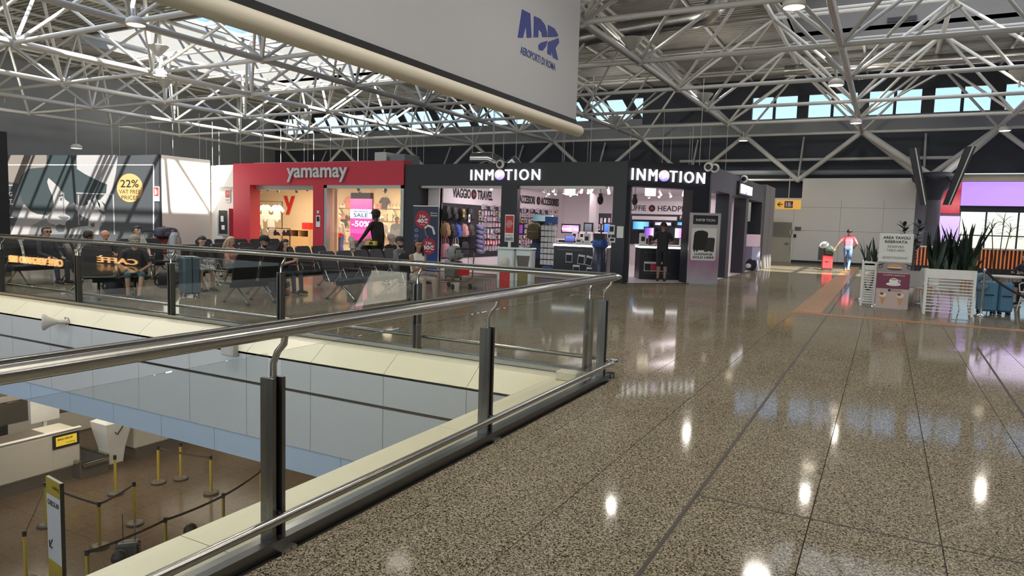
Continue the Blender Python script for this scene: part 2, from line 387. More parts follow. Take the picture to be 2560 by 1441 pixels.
for k in range(-5, 4):
    y0 = 2.24 + 2.32 * k
    if y0 > 6.7: continue
    y1 = min(y0 + 2.32, 6.75)
    prof = [(-2.6, -0.02), (-2.6, 0.0), (-3.07, 0.0), (-3.32, -0.2), (-3.32, -0.6), (-3.29, -0.6), (-3.29, -0.21), (-3.06, -0.02)]
    m_ = MB(); vs = [(p[0], y, p[1]) for y in (y0 + .003, y1 - .003) for p in prof]; n = len(prof)
    m_.add(vs, [(i, n + i, n + (i + 1) % n, (i + 1) % n) for i in range(n)] + [tuple(range(n)), tuple(range(n, 2 * n))[::-1]], M_CREAM)
    part('cap_panel', m_, wallN)

# check-in hall below
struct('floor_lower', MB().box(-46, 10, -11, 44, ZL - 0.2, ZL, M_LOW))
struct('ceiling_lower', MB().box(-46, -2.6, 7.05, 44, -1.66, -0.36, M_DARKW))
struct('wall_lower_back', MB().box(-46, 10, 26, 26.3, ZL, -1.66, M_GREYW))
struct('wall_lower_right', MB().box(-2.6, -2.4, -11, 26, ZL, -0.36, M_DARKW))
light('hall_fill', 'AREA', (-16, 9.5, -1.8), (0, 0, -1), 170, (1, 0.86, 0.68), 8, 2)  # unseen area lamps added to brighten the lower hall
light('hall_fill.001', 'AREA', (-16, 15.5, -1.8), (0, 0, -1), 200, (1, 0.86, 0.68), 10, 3)

# roof deck with three roof lights and an added well above the camera
RL = [(-37, -20, 21, 34.5), (-4.3, 11, 20.5, 34.8), (-30, -15.5, 4, 15.5), (-4, 8, 1, 13)]
DZ = 10.4
deck = MB()
xc = sorted({-46.0, 14.0, *[r[0] for r in RL], *[r[1] for r in RL]}); yc = sorted({-11.0, 43.0, *[r[2] for r in RL], *[r[3] for r in RL]})
for x0, x1 in zip(xc, xc[1:]):
    for y0, y1 in zip(yc, yc[1:]):
        mx_, my_ = (x0 + x1) / 2, (y0 + y1) / 2
        if any(r[0] < mx_ < r[1] and r[2] < my_ < r[3] for r in RL): continue
        n = max(1, round((y1 - y0) / 0.28)); st = (y1 - y0) / n; prof = []
        for k in range(n):
            a = y0 + k * st; prof += [(a, DZ), (a + st * .42, DZ), (a + st * .5, DZ + .07), (a + st * .92, DZ + .07)]
        prof.append((y1, DZ))
        vs = [(x, p[0], p[1]) for x in (x0, x1) for p in prof]; q = len(prof)
        deck.add(vs, [(i, q + i, q + i + 1, i + 1) for i in range(q - 1)], M_DECK)
        deck.box(x0, x1, y0, y1, DZ + 0.12, DZ + 0.3, M_DECK)
ceiling = struct('ceiling', deck)
M_KERB = mat('roof_light_kerb_paint', (.22, .22, .22), .6)
for r in RL:
    x0, x1, y0, y1 = r; m_ = MB(); t = 0.15; z1 = 13.0
    m_.box(x0 - t, x1 + t, y1, y1 + t, DZ - .25, z1, M_KERB).box(x0 - t, x1 + t, y0 - t, y0, DZ - .25, z1, M_KERB)
    m_.box(x0 - t, x0, y0, y1, DZ - .25, z1, M_KERB).box(x1, x1 + t, y0, y1, DZ - .25, z1, M_KERB)
    part('roof_light_kerb', m_, ceiling)
M_SUNBLOCK = mat('sun_block_white', (0.80, 0.82, 0.83), 0.5)
def glazing(x0, x1, y0, y1, nx, ny, z=13.0):
    part('roof_light_pane', MB().box(x0, x1, y0, y1, z, z + 0.02, M_SKYGLASS), ceiling)
    for i in range(nx + 1):
        x = x0 + (x1 - x0) * i / nx; part('roof_light_bar', MB().box(x - .05, x + .05, y0, y1, z - .12, z + .06, M_TUBE), ceiling)
    for j in range(ny + 1):
        y = y0 + (y1 - y0) * j / ny; part('roof_light_bar', MB().box(x0, x1, y - .05, y + .05, z - .1, z + .05, M_TUBE), ceiling)
glazing(*RL[0], 9, 5); glazing(*RL[2], 8, 5)
x0, x1, y0, y1 = RL[1]
part('sun_block_panel', MB().box(x0, 5.0, y0, y1, 13, 13.1, M_SUNBLOCK).box(5.0, x1, 26.0, y1, 13, 13.1, M_SUNBLOCK), ceiling)  # opaque panels added to cut the sun down to one patch
glazing(5.0, x1, y0, 26.0, 3, 7)
part('sun_block_panel', MB().box(*RL[3], 13, 13.1, M_SUNBLOCK), ceiling)  # closed top of the added well, keeps sun off the near floor
part('vent_slot', MB().box(-0.6, 0.5, 34.72, 34.79, 10.75, 10.95, M_BLACK), ceiling)

# outer walls
mb = MB()
mb.box(-46, 1.1, 43, 43.3, -0.1, 7.2, M_DARKW).box(1.1, 14, 43, 43.3, 4.95, 7.2, M_DARKW).box(-46, -14, 43, 43.3, 7.2, 8.45, M_GREYW).box(-14, 14, 43, 43.3, 7.2, 8.08, M_GREYW)
mb.box(-46, 14, 43, 43.3, 9.75, 10.6, M_DARKW).box(-14, -7.4, 43, 43.3, 8.08, 9.75, M_DARKW).box(-7.4, 14, 43, 43.3, 9.38, 9.75, M_DARKW)
mb.box(-46, -45, 43, 43.3, 8.45, 9.75, M_DARKW)
# restaurant recess in the far right corner is cut by the wall standing in front of it
wall_back = struct('wall_back', mb)
wall_back.data.name = 'wall_back'
struct('wall_left', MB().box(-46.3, -46, -11, 43.3, ZL, 10.6, M_GREYW))
struct('wall_right', MB().box(14, 14.3, -11, 46.5, -0.1, 10.6, M_GREYW))
M_BACKW = mat('entrance_wall', (0.30, 0.29, 0.27), 0.6)
mb = MB(); mb.box(-46.3, 14.3, -11.3, -11, ZL, 0.3, M_BACKW).box(-46.3, 14.3, -11.3, -11, 5.2, 10.6, M_BACKW)
for k in range(13): mb.box(-46 + 5 * k - .25, -46 + 5 * k + .25, -11.3, -11, 0.3, 5.2, M_BACKW)
struct('wall_entrance', mb)

# clerestory windows: two panes and a broad pier to a bay
nwin = 0
def bay(x0, w, z0, z1, lean):
    global nwin
    nwin += 1
    o = thing(f'window_{nwin}', None, None, (x0, 43.1, z0), kind='structure')
    pw = (w - 0.75) / 2
    for a in (0.0, pw + 0.15):
        part('pane', MB().prism([(a, 0), (a + pw, 0), (a + pw - lean, z1 - z0), (a - lean, z1 - z0)], (0, 0.04, 0), XA, ZA, 0.02, M_SKYGLASS), o)
    for a, b in ((pw, pw + 0.15), (2 * pw + 0.15, w)):
        part('mullion', MB().prism([(a, 0), (b, 0), (b - lean, z1 - z0), (a - lean, z1 - z0)], (0, 0.1, 0), XA, ZA, 0.2, M_NAVY), o)
    part('transom', MB().box(0, w, -0.06, 0.06, -0.06, 0.03, M_NAVY).box(-lean, w - lean, -.06, .06, z1 - z0 - .03, z1 - z0 + .06, M_NAVY), o)
for k in range(7): bay(-7.4 + 3.05 * k, 3.05, 8.08, 9.38, 0.0)
for k in range(10): bay(-44 + 3.0 * k, 3.0, 8.45, 9.75, 0.8)

# ------------------------------------------------------------------ space frame under the deck
ZB, ZT = 7.0, 9.95
NX = [-7.45 + 5.95 * i for i in range(-6, 4)]; NY = [22.3 + 4.78 * j for j in range(-4, 5)]
TXN = [x + 2.975 for x in NX[:-1]]; TYN = [y + 2.39 for y in NY[:-1]]
frame = thing('ceiling_truss', None, None, (0, 0, ZB), kind='structure')
UNIT = {}
def tube_mesh(name, n=10):
    if name not in UNIT:
        UNIT[name] = MB().cyl((0, 0, -0.5), (0, 0, 0.5), 1.0, n=n, m=M_TUBE, caps=False).mesh(name)
    return UNIT[name]
def bar(name, a, b, r, par=frame):
    a = Vector(a); b = Vector(b); o = bpy.data.objects.new(name, tube_mesh(name)); COL.objects.link(o); o.parent = par
    o.location = (a + b) / 2 - Vector(par.location); o.rotation_mode = 'QUATERNION'; o.rotation_quaternion = (b - a).to_track_quat('Z', 'Y'); o.scale = (r, r, (b - a).length)
    return o
for x in NX:
    for a, b in zip(NY, NY[1:]): bar('bottom_chord', (x, a, ZB), (x, b, ZB), 0.105)
for y in NY:
    for a, b in zip(NX, NX[1:]): bar('bottom_chord', (a, y, ZB), (b, y, ZB), 0.078)
for x in TXN:
    for a, b in zip(TYN, TYN[1:]): bar('top_chord', (x, a, ZT), (x, b, ZT), 0.09)
for y in TYN:
    for a, b in zip(TXN, TXN[1:]): bar('top_chord', (a, y, ZT), (b, y, ZT), 0.07)
for i, x in enumerate(TXN):
    for j, y in enumerate(TYN):
        for dx in (0, 1):
            for dy in (0, 1): bar('diagonal', (NX[i + dx], NY[j + dy], ZB), (x, y, ZT), 0.062)
ballm = MB().ball((0, 0, 0), 0.15, 10, 6, M_TUBE).mesh('node_joint')
for x in NX:
    for y in NY: part('node_joint', ballm, frame, loc=(x, y, 0))
for x in TXN:
    for y in TYN: part('node_joint', ballm, frame, loc=(x, y, ZT - ZB))
for x in [NX[0] + 2.975 * k for k in range(19)]:
    if any(r[0] - .5 < x < r[1] + .5 and r[2] > 20 for r in RL):
        bar('purlin', (x, 8, DZ - .1), (x, 20.2, DZ - .1), .07); bar('purlin', (x, 35.2, DZ - .1), (x, 42.8, DZ - .1), .07)
    else: bar('purlin', (x, 8, DZ - .1), (x, 42.8, DZ - .1), .07)
for y in TYN[3:]:
    bar('purlin', (-45.5, y, DZ - .3), (13.5, y, DZ - .3), .05)
# edge truss: legs of the last row running down to the wall heads and the column heads
YE = NY[-1]
for i, x in enumerate(TXN):
    for s in (-1, 1): bar('edge_strut', (x + 2.975 * s, YE, ZB), (x, YE, 4.5), 0.13 if x > -8 else 0.11)
    bar('edge_strut', (x, YE, 4.5), (x, YE + 1.5, ZB), 0.06)
    part('node_joint', ballm, frame, loc=(x, YE, 4.5 - ZB))
for a, b in zip(TXN[:-2], TXN[1:-1]): bar('edge_chord', (a, YE, 4.5), (b, YE, 4.5), 0.07)
for x in (TXN[0], TXN[2], TXN[4]): bar('edge_post', (x, YE, 0), (x, YE, 4.5), 0.28)
# second, lighter layer of wind bracing near the left
for i in range(0, 9):
    for j in (3, 5, 7): bar('bracing', (NX[i], NY[j], ZB), (TXN[i], TYN[j - 1] + 0.0, 8.4), 0.045)

q_ = onY(17, 330, 9.1); struct('column_left', MB().box(q_.x - .5, q_.x, 8.6, 9.1, 0, q_.z, M_BLACK))
struct('ground_entrance', MB().box(-80, 60, -70, -11.4, -.3, -.1, mat('forecourt', (.5, .5, .47), .8)))
# ------------------------------------------------------------------ railings round the opening
def railing(name, label, A, B, posts, inward, z_top=1.1):
    """A, B ends of the run on the floor; posts: distances from A; inward: unit vector from the glass to the walking side"""
    A = Vector(A); B = Vector(B); d = (B - A).normalized(); L = (B - A).length; q = Vector(inward)
    root = thing(name, label, 'railing', A)
    P = lambda s, off, z: d * s + q * off + ZA * z
    h = MB()
    # handrail: oval tube with a grooved strip on its back
    n = 14; sec = [(math.cos(2 * PI * k / n) * 0.042, math.sin(2 * PI * k / n) * 0.034) for k in range(n)]
    path = [0, L - 0.02, L, L + 0.025]; sc = [1, 1, 0.8, 0.25]
    vs = []
    for s, c in zip(path, sc): vs += [P(s, 0.07 + o * c, z_top + zz * c) for o, zz in sec]
    fs = [(i * n + k, i * n + (k + 1) % n, (i + 1) * n + (k + 1) % n, (i + 1) * n + k) for i in range(3) for k in range(n)]
    h.add(vs, fs, M_STEEL, True); h.add(vs, [tuple(range(n)), tuple(range(3 * n, 4 * n))], M_STEEL)
    hr = part('handrail', h, root)
    part('groove_strip', MB().tube([P(0, 0.035, z_top + 0.035), P(L - 0.03, 0.035, z_top + 0.035)], 0.012, 8, M_DSTEEL), hr)
    k = MB().tube([P(0, 0.09, 0.185), P(L - 0.1, 0.09, 0.185), P(L, 0.09, 0.185), P(L + .05, 0.07, 0.185), P(L + 0.055, 0.02, 0.185)], 0.024, 10, M_STEEL)
    part('kick_rail', k, root)
    c = MB(); M = Matrix((( *d, 0), (*q, 0), (0, 0, 1, 0), (0, 0, 0, 1))).transposed()
    c.box(0, L, -0.012, 0.012, 0.0, 0.05, M_DSTEEL, M).box(0, L, 0.012, 0.06, 0, 0.062, M_DSTEEL, M).box(0, L, -0.06, -0.012, 0, 0.05, M_STEEL, M)
    part('base_channel', c, root)
    for s in posts:
        p = MB()
        for t in (-0.030, 0.030): p.box(s + t - 0.011, s + t + 0.011, -0.055, 0.028, 0.0, 0.86, M_DSTEEL, M)
        p.box(s - 0.02, s + 0.02, -0.03, -0.01, 0.02, 0.84, M_BLACK, M)
        p.box(s - 0.05, s + 0.05, 0.01, 0.10, 0.0, 0.02, M_STEEL, M).cyl(P(s, 0.0, 0.185), P(s, 0.09, 0.185), 0.012, n=8, m=M_STEEL)
        po = part('post', p, root)
        b = MB().tube([P(s, -0.01, 0.80), P(s, -0.01, 0.93), P(s, 0.02, 0.99), P(s, 0.06, 1.03), P(s, 0.07, z_top - 0.02)], 0.017, 8, M_STEEL)
        part('bracket', b, po)
    ends = [0.0] + [s for s in posts if 0.3 < s < L - 0.1] + [L - 0.03]
    for a, b in zip(ends, ends[1:]):
        part('glass_panel', MB().box(a + 0.045, b - 0.045, -0.008, 0.004, 0.045, 0.985, M_GLASS, M), root)
    return root
railing('glass_railing', 'nearer glass railing running from the lower left corner with the thick steel handrail', (-2.57, -3.3, 0), (-2.57, 7.0, 0), [1.2, 3.45, 5.7, 7.78, 10.22], (1, 0, 0))
railing('glass_railing', 'farther glass railing in front of the waiting passengers, above the cream panels', (-17.4, 7.08, 0), (-2.5, 7.08, 0), [2.6, 5.1, 7.58, 9.95, 12.3, 14.6], (0, 1, 0))

# ================================================================== SHOPS
SY = 19.25
M_INWALL = mat('shop_white_wall', (0.80, 0.74, 0.76), 0.5, vary=0.02)
M_GREYTRIM = mat('grey_metal_trim', (0.50, 0.50, 0.49), 0.35, 0.6)
M_SHOPFLOOR = mat('shop_floor_pale', (0.62, 0.58, 0.56), 0.2)
def gradient(name, cols, axis=0, strength=1.0, lo=0.0, hi=1.0, emit=True, rot=0.0):
    if name in MATS: return MATS[name]
    m = bpy.data.materials.new(name); m.use_nodes = True; N = m.node_tree.nodes; L = m.node_tree.links; b = N['Principled BSDF']
    tc = N.new('ShaderNodeTexCoord'); sp = N.new('ShaderNodeSeparateXYZ'); L.new(tc.outputs['Generated'], sp.inputs[0])
    r = N.new('ShaderNodeValToRGB'); e = r.color_ramp.elements
    while len(e) < len(cols): e.new(0.5)
    for i, c in enumerate(cols): e[i].position = lo + (hi - lo) * i / (len(cols) - 1)
    for i, c in enumerate(cols): e[i].color = (*c, 1)
    nz = N.new('ShaderNodeTexNoise'); nz.inputs['Scale'].default_value = 2.2; L.new(tc.outputs['Generated'], nz.inputs['Vector'])
    ad = N.new('ShaderNodeMath'); ad.operation = 'MULTIPLY_ADD'; ad.inputs[1].default_value = 0.25; L.new(nz.outputs['Fac'], ad.inputs[0])
    sb = N.new('ShaderNodeMath'); sb.operation = 'ADD'; sb.inputs[1].default_value = -0.125; L.new(sp.outputs[axis], sb.inputs[0]); L.new(sb.outputs[0], ad.inputs[2])
    L.new(ad.outputs[0], r.inputs[0]); L.new(r.outputs[0], b.inputs['Base Color']); b.inputs['Roughness'].default_value = 0.3
    if emit: L.new(r.outputs[0], b.inputs['Emission Color']); b.inputs['Emission Strength'].default_value = strength
    MATS[name] = m; return m

# --- poster hoarding on the far left
PY = 17.2
hoard = thing('advertising_hoarding', 'huge grey fashion poster of a face under a dark hat with gold disc reading 22%', 'hoarding', (-29.6, PY, 0))
M_HOARD = mat('poster_grey', (0.050, 0.055, 0.065), 0.45); M_PLITE = mat('poster_light', (0.27, 0.265, 0.285), 0.45); M_PTEAL = mat('poster_teal', (0.030, 0.042, 0.048), 0.45)
M_PTAN = mat('poster_tan', (0.15, 0.135, 0.13), 0.45); M_GOLD = mat('poster_gold', (0.42, 0.26, 0.115), 0.45); M_PMID = mat('poster_mid', (0.14, 0.14, 0.15), 0.45)
xr = onY(400, 500, PY).x
part('panel', MB().box(-36, xr, PY, PY + .08, 0, 3.84, M_HOARD), hoard, world=True)
part('side_panel', MB().box(xr - .06, xr, PY + .08, 19.45, 0, 3.84, M_WALLW), hoard, world=True)
part('edge_strip', MB().box(xr - .03, xr + .012, PY - 0.01, PY + .03, 0, 3.84, M_BLACK), hoard, world=True)
pr = MB()
def trace(pts, m, lay, k=600 / 2543, ox=0, oy=360, Y=PY):
    P = [onY(ox + u * k, oy + v * k, Y) for u, v in pts]
    pr.prism([(p.x, p.z) for p in P], (0, Y - 0.001 * lay, 0), XA, ZA, 0.001, m)
trace([(75, 118), (495, 118), (495, 246), (300, 264), (225, 340), (200, 420), (75, 400)], M_PTAN, 1)
trace([(810, 118), (1250, 118), (1230, 300), (1190, 480), (1120, 640), (1060, 600), (1135, 430), (1020, 380), (900, 320), (815, 265)], M_PLITE, 1)
trace([(250, 640), (330, 720), (400, 745), (490, 755), (480, 800), (400, 860), (380, 960), (110, 960), (200, 760)], M_PLITE, 1)
trace([(300, 265), (495, 245), (495, 120), (805, 120), (815, 265), (900, 320), (1020, 380), (1135, 430), (1125, 520), (1060, 590), (1000, 560), (950, 530), (820, 530), (800, 600), (740, 640), (680, 560), (600, 450), (515, 360), (500, 400), (520, 470), (560, 560), (572, 650), (530, 720), (480, 752), (400, 745), (330, 715), (250, 640), (212, 530), (205, 440), (225, 340)], M_PTEAL, 2)
trace([(515, 360), (560, 400), (620, 455), (665, 520), (690, 590), (735, 620), (700, 680), (690, 740), (745, 772), (735, 800), (700, 830), (690, 870), (640, 880), (560, 862), (510, 830), (485, 775), (545, 715), (572, 650), (560, 560), (520, 470), (500, 400)], M_PLITE, 3)
trace([(260, 640), (330, 715), (400, 745), (485, 755), (470, 780), (380, 765), (300, 800), (225, 720)], M_PLITE, 3)
trace([(330, 870), (480, 790), (520, 840), (600, 870), (700, 862), (720, 960), (300, 960)], M_PMID, 3)
trace([(600, 862), (640, 850), (690, 880), (680, 930), (620, 935), (590, 905)], M_HOARD, 5)
trace([(612, 768), (660, 757), (733, 772), (722, 800), (690, 812), (650, 800)], M_PMID, 5); trace([(615, 775), (735, 782), (722, 793), (650, 790)], M_HOARD, 6)
trace([(620, 548), (668, 532), (672, 550), (640, 562)], M_HOARD, 5); trace([(640, 575), (660, 570), (655, 600), (638, 602)], M_HOARD, 5)
trace([(660, 515), (682, 520), (680, 752), (674, 752)], M_PMID, 5)
trace([(780, 625), (830, 655), (890, 655), (930, 640), (990, 660), (1040, 690), (1080, 740), (1118, 770), (1100, 830), (1060, 880), (1045, 960), (730, 960), (745, 900), (830, 880), (935, 870), (940, 800), (860, 760), (800, 690)], M_PLITE, 3)
for k_, (a_, b_) in enumerate(((925, 600), (985, 580), (1030, 600))): trace([(a_, b_), (a_ + 32, b_ - 8), (a_ + 75, b_ + 60), (a_ + 80, b_ + 120), (a_ + 45, b_ + 110), (a_ + 15, b_ + 50)], M_PLITE, 4)
for k_ in range(3): trace([(955 + 40 * k_, 640 + 14 * k_), (990 + 40 * k_, 690 + 22 * k_), (984 + 40 * k_, 696 + 22 * k_), (948 + 40 * k_, 646 + 14 * k_)], M_PMID, 5)
trace([(1090, 740), (1120, 765), (1075, 880), (1055, 880), (1095, 790)], M_PMID, 5); trace([(960, 845), (1000, 835), (1005, 875), (970, 885)], M_HOARD, 5)
for x_ in (828, 1003): trace([(x_, 540), (x_ + 10, 540), (x_ + 14, 860 if x_ < 900 else 720), (x_ + 4, 860 if x_ < 900 else 720)], M_PLITE, 6)
trace([(810, 515), (1200, 530), (1200, 540), (810, 527)], M_PLITE, 6); trace([(1195, 535), (1207, 535), (1222, 960), (1208, 960)], M_PLITE, 6)
for a, b in (((75, 218), (1632, 226)), ((1622, 222), (1634, 1000))): trace([a, (b[0], a[1]), b, (a[0], b[1])], M_WINK, 4)
for v in (436, 636): trace([(80, v), (138, v), (138, v + 5), (80, v + 5)], M_WINK, 4)
part('print', pr, hoard, world=True)
c = onY(1375 * 600 / 2543, 360 + 467 * 600 / 2543, PY); rx = 147 * .2359 * (onY(401, 470, PY).x - onY(400, 470, PY).x); rz = 0.56
pm = MB(); pm.prism([(rx * math.cos(2 * PI * i / 40), rz * math.sin(2 * PI * i / 40)) for i in range(40)], (c.x, PY - .004, c.z), XA, ZA, 0.003, M_GOLD)
part('gold_disc', pm, hoard, world=True)
tm = MB()
for s, dz, w, h in (('22%', 0.02, 1.15, 0.30), ('VAT FREE', -0.22, 1.35, 0.15), ('PRICES', -0.45, 1.05, 0.15)):
    part('lettering', lettering(MB(), s, (c.x - w / 2, PY - .0075, c.z + dz), XA, ZA, w, h, M_INK, bold=0.01 if dz > 0 else 0), hoard, world=True)
for s, z in (('G', 2.18), ('T', 1.85), ('...', 1.2)): part('lettering', lettering(MB(), s, (onY(22, 470, PY).x, PY - .004, z), XA, ZA, 0.28, 0.2 if s != '...' else 0.05, M_WINK, bold=0.02), hoard, world=True)
M_SIGNRED = mat('sign_red', (0.55, 0.03, 0.03), 0.4)
def wall_sign(name, label, x, y, z, w, h, pic='hose'):
    o = thing(name, label, 'sign', (x, y, z))
    part('board', MB().box(-w / 2, w / 2, -.02, 0, -h / 2, h / 2, M_WINK), o)
    m_ = MB().box(-w * .42, w * .42, -.024, -.02, -h * .15, h * .44, M_SIGNRED)
    ring = [(0.11 * w / .4 * math.cos(t * .5) * (1 - t / 26), 0.11 * w / .4 * math.sin(t * .5) * (1 - t / 26)) for t in range(22)]
    if pic == 'hose': m_.tube([(a, -.027, h * .14 + b) for a, b in ring], 0.008, 5, M_WINK)
    else: m_.box(-w * .25, -w * .05, -.027, -.024, -h * .08, h * .35, M_WINK).box(w * .08, w * .2, -.027, -.024, -h * .02, h * .25, M_WINK)
    part('pictogram', m_, o); lettering(mb2 := MB(), 'IDRANTE' if pic == 'hose' else 'ESTINTORE', (-w * .4, -.022, -h * .4), XA, ZA, w * .8, h * .14, M_INK); part('lettering', mb2, o)
    return o
wall_sign('fire_sign', 'small red and white extinguisher sign at the edge of the grey poster', onY(392, 485, PY).x, PY - .005, onY(392, 485, PY).z, .34, .56, 'ext')
# white walls between the poster and the red shop
xw = onY(490, 500, 21.3).x
struct('wall_white_left', MB().box(xr, -22.92, 19.5, 19.7, 0, 3.62, M_WALLW).box(xr + .5, -22.95, 19.36, 19.5, 2.75, 3.62, M_WALLW))
p_ = onY(570, 490, 19.48); wall_sign('fire_sign', 'little fire hose sign on the white wall left of the red shop', p_.x, 19.48, p_.z, .3, .5)
p_ = onY(567, 556, 19.4)
hc = thing('hose_cabinet', 'grey framed glass fire hose cabinet with red side on the white wall', 'cabinet', (p_.x, 19.5, p_.z))
part('case', MB().box(-.36, .30, -.22, 0, -.55, .55, M_RED), hc); part('frame', MB().box(-.36, .3, -.25, -.22, -.55, .55, M_GREYTRIM), hc); part('pane', MB().box(-.28, .22, -.256, -.25, -.47, .47, M_BLACK), hc)
part('notice', MB().box(-.16, 0, -.26, -.256, .02, .25, M_WINK).box(-.12, .06, -.26, -.256, -.3, -.12, M_WINK), hc)
p_ = onY(437, 575, 19.1)
fe = thing('fire_extinguisher', 'red fire extinguisher with black hose beside the white wall', 'extinguisher', (p_.x, 19.1, 0))
part('bottle', MB().lathe([(0, 0.75), (.09, .75), (.095, .8), (.095, 1.22), (.06, 1.32), (.03, 1.36), (0, 1.36)], n=14, m=M_RED), fe); part('valve', MB().box(-.03, .03, -.02, .02, 1.36, 1.44, M_BLACK).box(-.03, .1, -.015, .015, 1.44, 1.46, M_BLACK), fe)
part('hose', MB().tube([(0, 0, 1.4), (-.12, 0, 1.5), (-.1, 0, 1.62), (.05, 0, 1.64), (.13, 0, 1.5), (.12, 0, 1.0)], .014, 6, M_BLACK), fe); part('stand', MB().lathe([(.14, 0), (.14, .02), (.02, .03), (.02, .75), (.08, .75)], n=12, m=M_BLACK), fe)

# --- red lingerie shop
X0, X1 = -22.9, -14.55
shopA = thing('shop_front', 'bright red shop front with silver grey letters across the top', 'shop front', ((X0 + X1) / 2, SY, 0))
o1, o2, o3 = -21.96, -18.66, -18.15
part('fascia', MB().box(X0, X1, SY, SY + .5, 2.83, 3.66, M_RED), shopA, world=True)
for a, b in ((X0, o1), (o2, o3)): part('pillar', MB().box(a, b, SY, SY + .5, 0, 2.83, M_RED), shopA, world=True)
part('shutter_box', MB().box(o1, o2, SY + .3, SY + .5, 2.66, 2.83, M_GREYTRIM), shopA, world=True)
fr = MB().box(o3, o3 + .14, SY + .02, SY + .2, 0, 2.83, M_GREYTRIM).box(X1 - .13, X1, SY + .02, SY + .2, 0, 2.83, M_GREYTRIM).box(o3, X1, SY + .02, SY + .2, 2.72, 2.84, M_GREYTRIM)
part('window_frame', fr, shopA, world=True)
part('jamb', MB().box(o3 + .001, o3 + .02, SY + .2, SY + .55, 0, 2.83, M_BEIGE), shopA, world=True)
part('window_pane', MB().box(o3 + .14, X1 - .13, SY + .1, SY + .11, 0, 2.72, M_SHOPGLASS), shopA, world=True)
M_SILVER = mat('silver_letter', (0.66, 0.68, 0.70), 0.35, 0.3)
lt = MB(); lettering(lt, 'yamamay', (onY(720, 430, SY).x, SY - .02, 2.93), XA, ZA, 2.95, 0.53, M_SILVER, depth=0.06, bold=0.022)
part('lettering', lt, shopA, world=True)
part('white_edge', MB().box(X0 + .6, X1 - 1.5, SY + .5, SY + .6, 3.6, 3.72, M_WHITE), shopA, world=True)
part('notice', MB().box(-18.46, -18.36, SY - .012, SY, 1.8, 1.9, M_WINK), shopA, world=True); nt_ = MB().box(-18.5, -18.3, SY - .012, SY, 1.3, 1.72, M_WINK).box(-18.47, -18.33, SY - .016, SY - .012, 1.5, 1.68, M_INK)
part('notice', nt_, shopA, world=True)
YB = 24.6
struct('wall_shop_red_back', MB().box(-29.4, X1, YB, YB + .1, 0, 3.2, M_BEIGE))
struct('wall_shop_red_left', MB().box(-29.5, -29.4, 19.8, YB, 0, 3.2, M_BEIGE)); struct('wall_shop_red_right', MB().box(X1 - .1, X1 - .01, SY + .2, YB, 0, 3.5, M_BEIGE))
struct('ceiling_shop_red', MB().box(-29.4, X1, SY + .5, YB, 3.0, 3.1, M_BEIGE)); struct('floor_shop_red', MB().box(-29.4, X1 - .1, 19.75, YB, 0.002, 0.012, M_SHOPFLOOR))
struct('wall_shop_partition', MB().box(onY(806, 500, 20.3).x, onY(843, 500, 20.3).x, 20.3, 20.38, 0, 2.75, M_BEIGE))
light('red_shop_light', 'AREA', (-23.6, 22.3, 2.9), (0, 0.2, -1), 200, (1, 0.80, 0.55), 3.2, 2.4); light('red_shop_light.001', 'AREA', (-18.3, 22.0, 2.9), (0, 0.1, -1), 230, (1, 0.82, 0.60), 3.2, 2.4)
a = onY(709, 490, YB - .05); b = onY(736, 537, YB - .05); M_YRED = mat('emblem_red', (0.55, 0.02, 0.02), 0.4)
em = MB(); w = b.x - a.x; h = a.z - b.z; em.prism([(0, h), (w * .27, h), (w * .50, h * .5), (w * .74, h), (w, h), (w * .46, 0), (w * .22, 0), (w * .40, h * .33)], (a.x, YB - .02, b.z), XA, ZA, .05, M_YRED)
solo('wall_emblem', em, 'big red letter y on the beige back wall of the red shop', 'sign')
a = onY(712, 568, 23.2); b = onY(783, 568, 23.2)
cd = thing('cash_desk', 'pale wooden cash desk with open shelves under the red letter', 'desk', ((a.x + b.x) / 2, 23.2, 0)); w = (b.x - a.x) / 2
part('body', MB().box(-w, w, -.3, .3, 0, .78, M_WOOD), cd); part('worktop', MB().box(-w - .02, w + .02, -.33, .33, 1.05, 1.1, M_WOOD), cd)
for k in range(4): part('divider', MB().box(-w + k * (2 * w / 3) - .02, -w + k * (2 * w / 3) + .02, -.3, .3, .78, 1.05, M_WOOD), cd)
part('back_board', MB().box(-w, w, .2, .24, .78, 1.05, M_INK), cd)
M_REDBAG = mat('red_gift_box', (0.70, 0.03, 0.03), 0.4)
solo('gift_box', MB().rbox(-.22, .22, -.12, .12, 0, .3, .01, M_REDBAG).box(-.02, .02, -.125, .125, 0, .305, M_REDBAG), 'bright red box on top of the wooden cash desk', 'box', loc=(cd.location.x + w - .35, 23.2, 1.1))

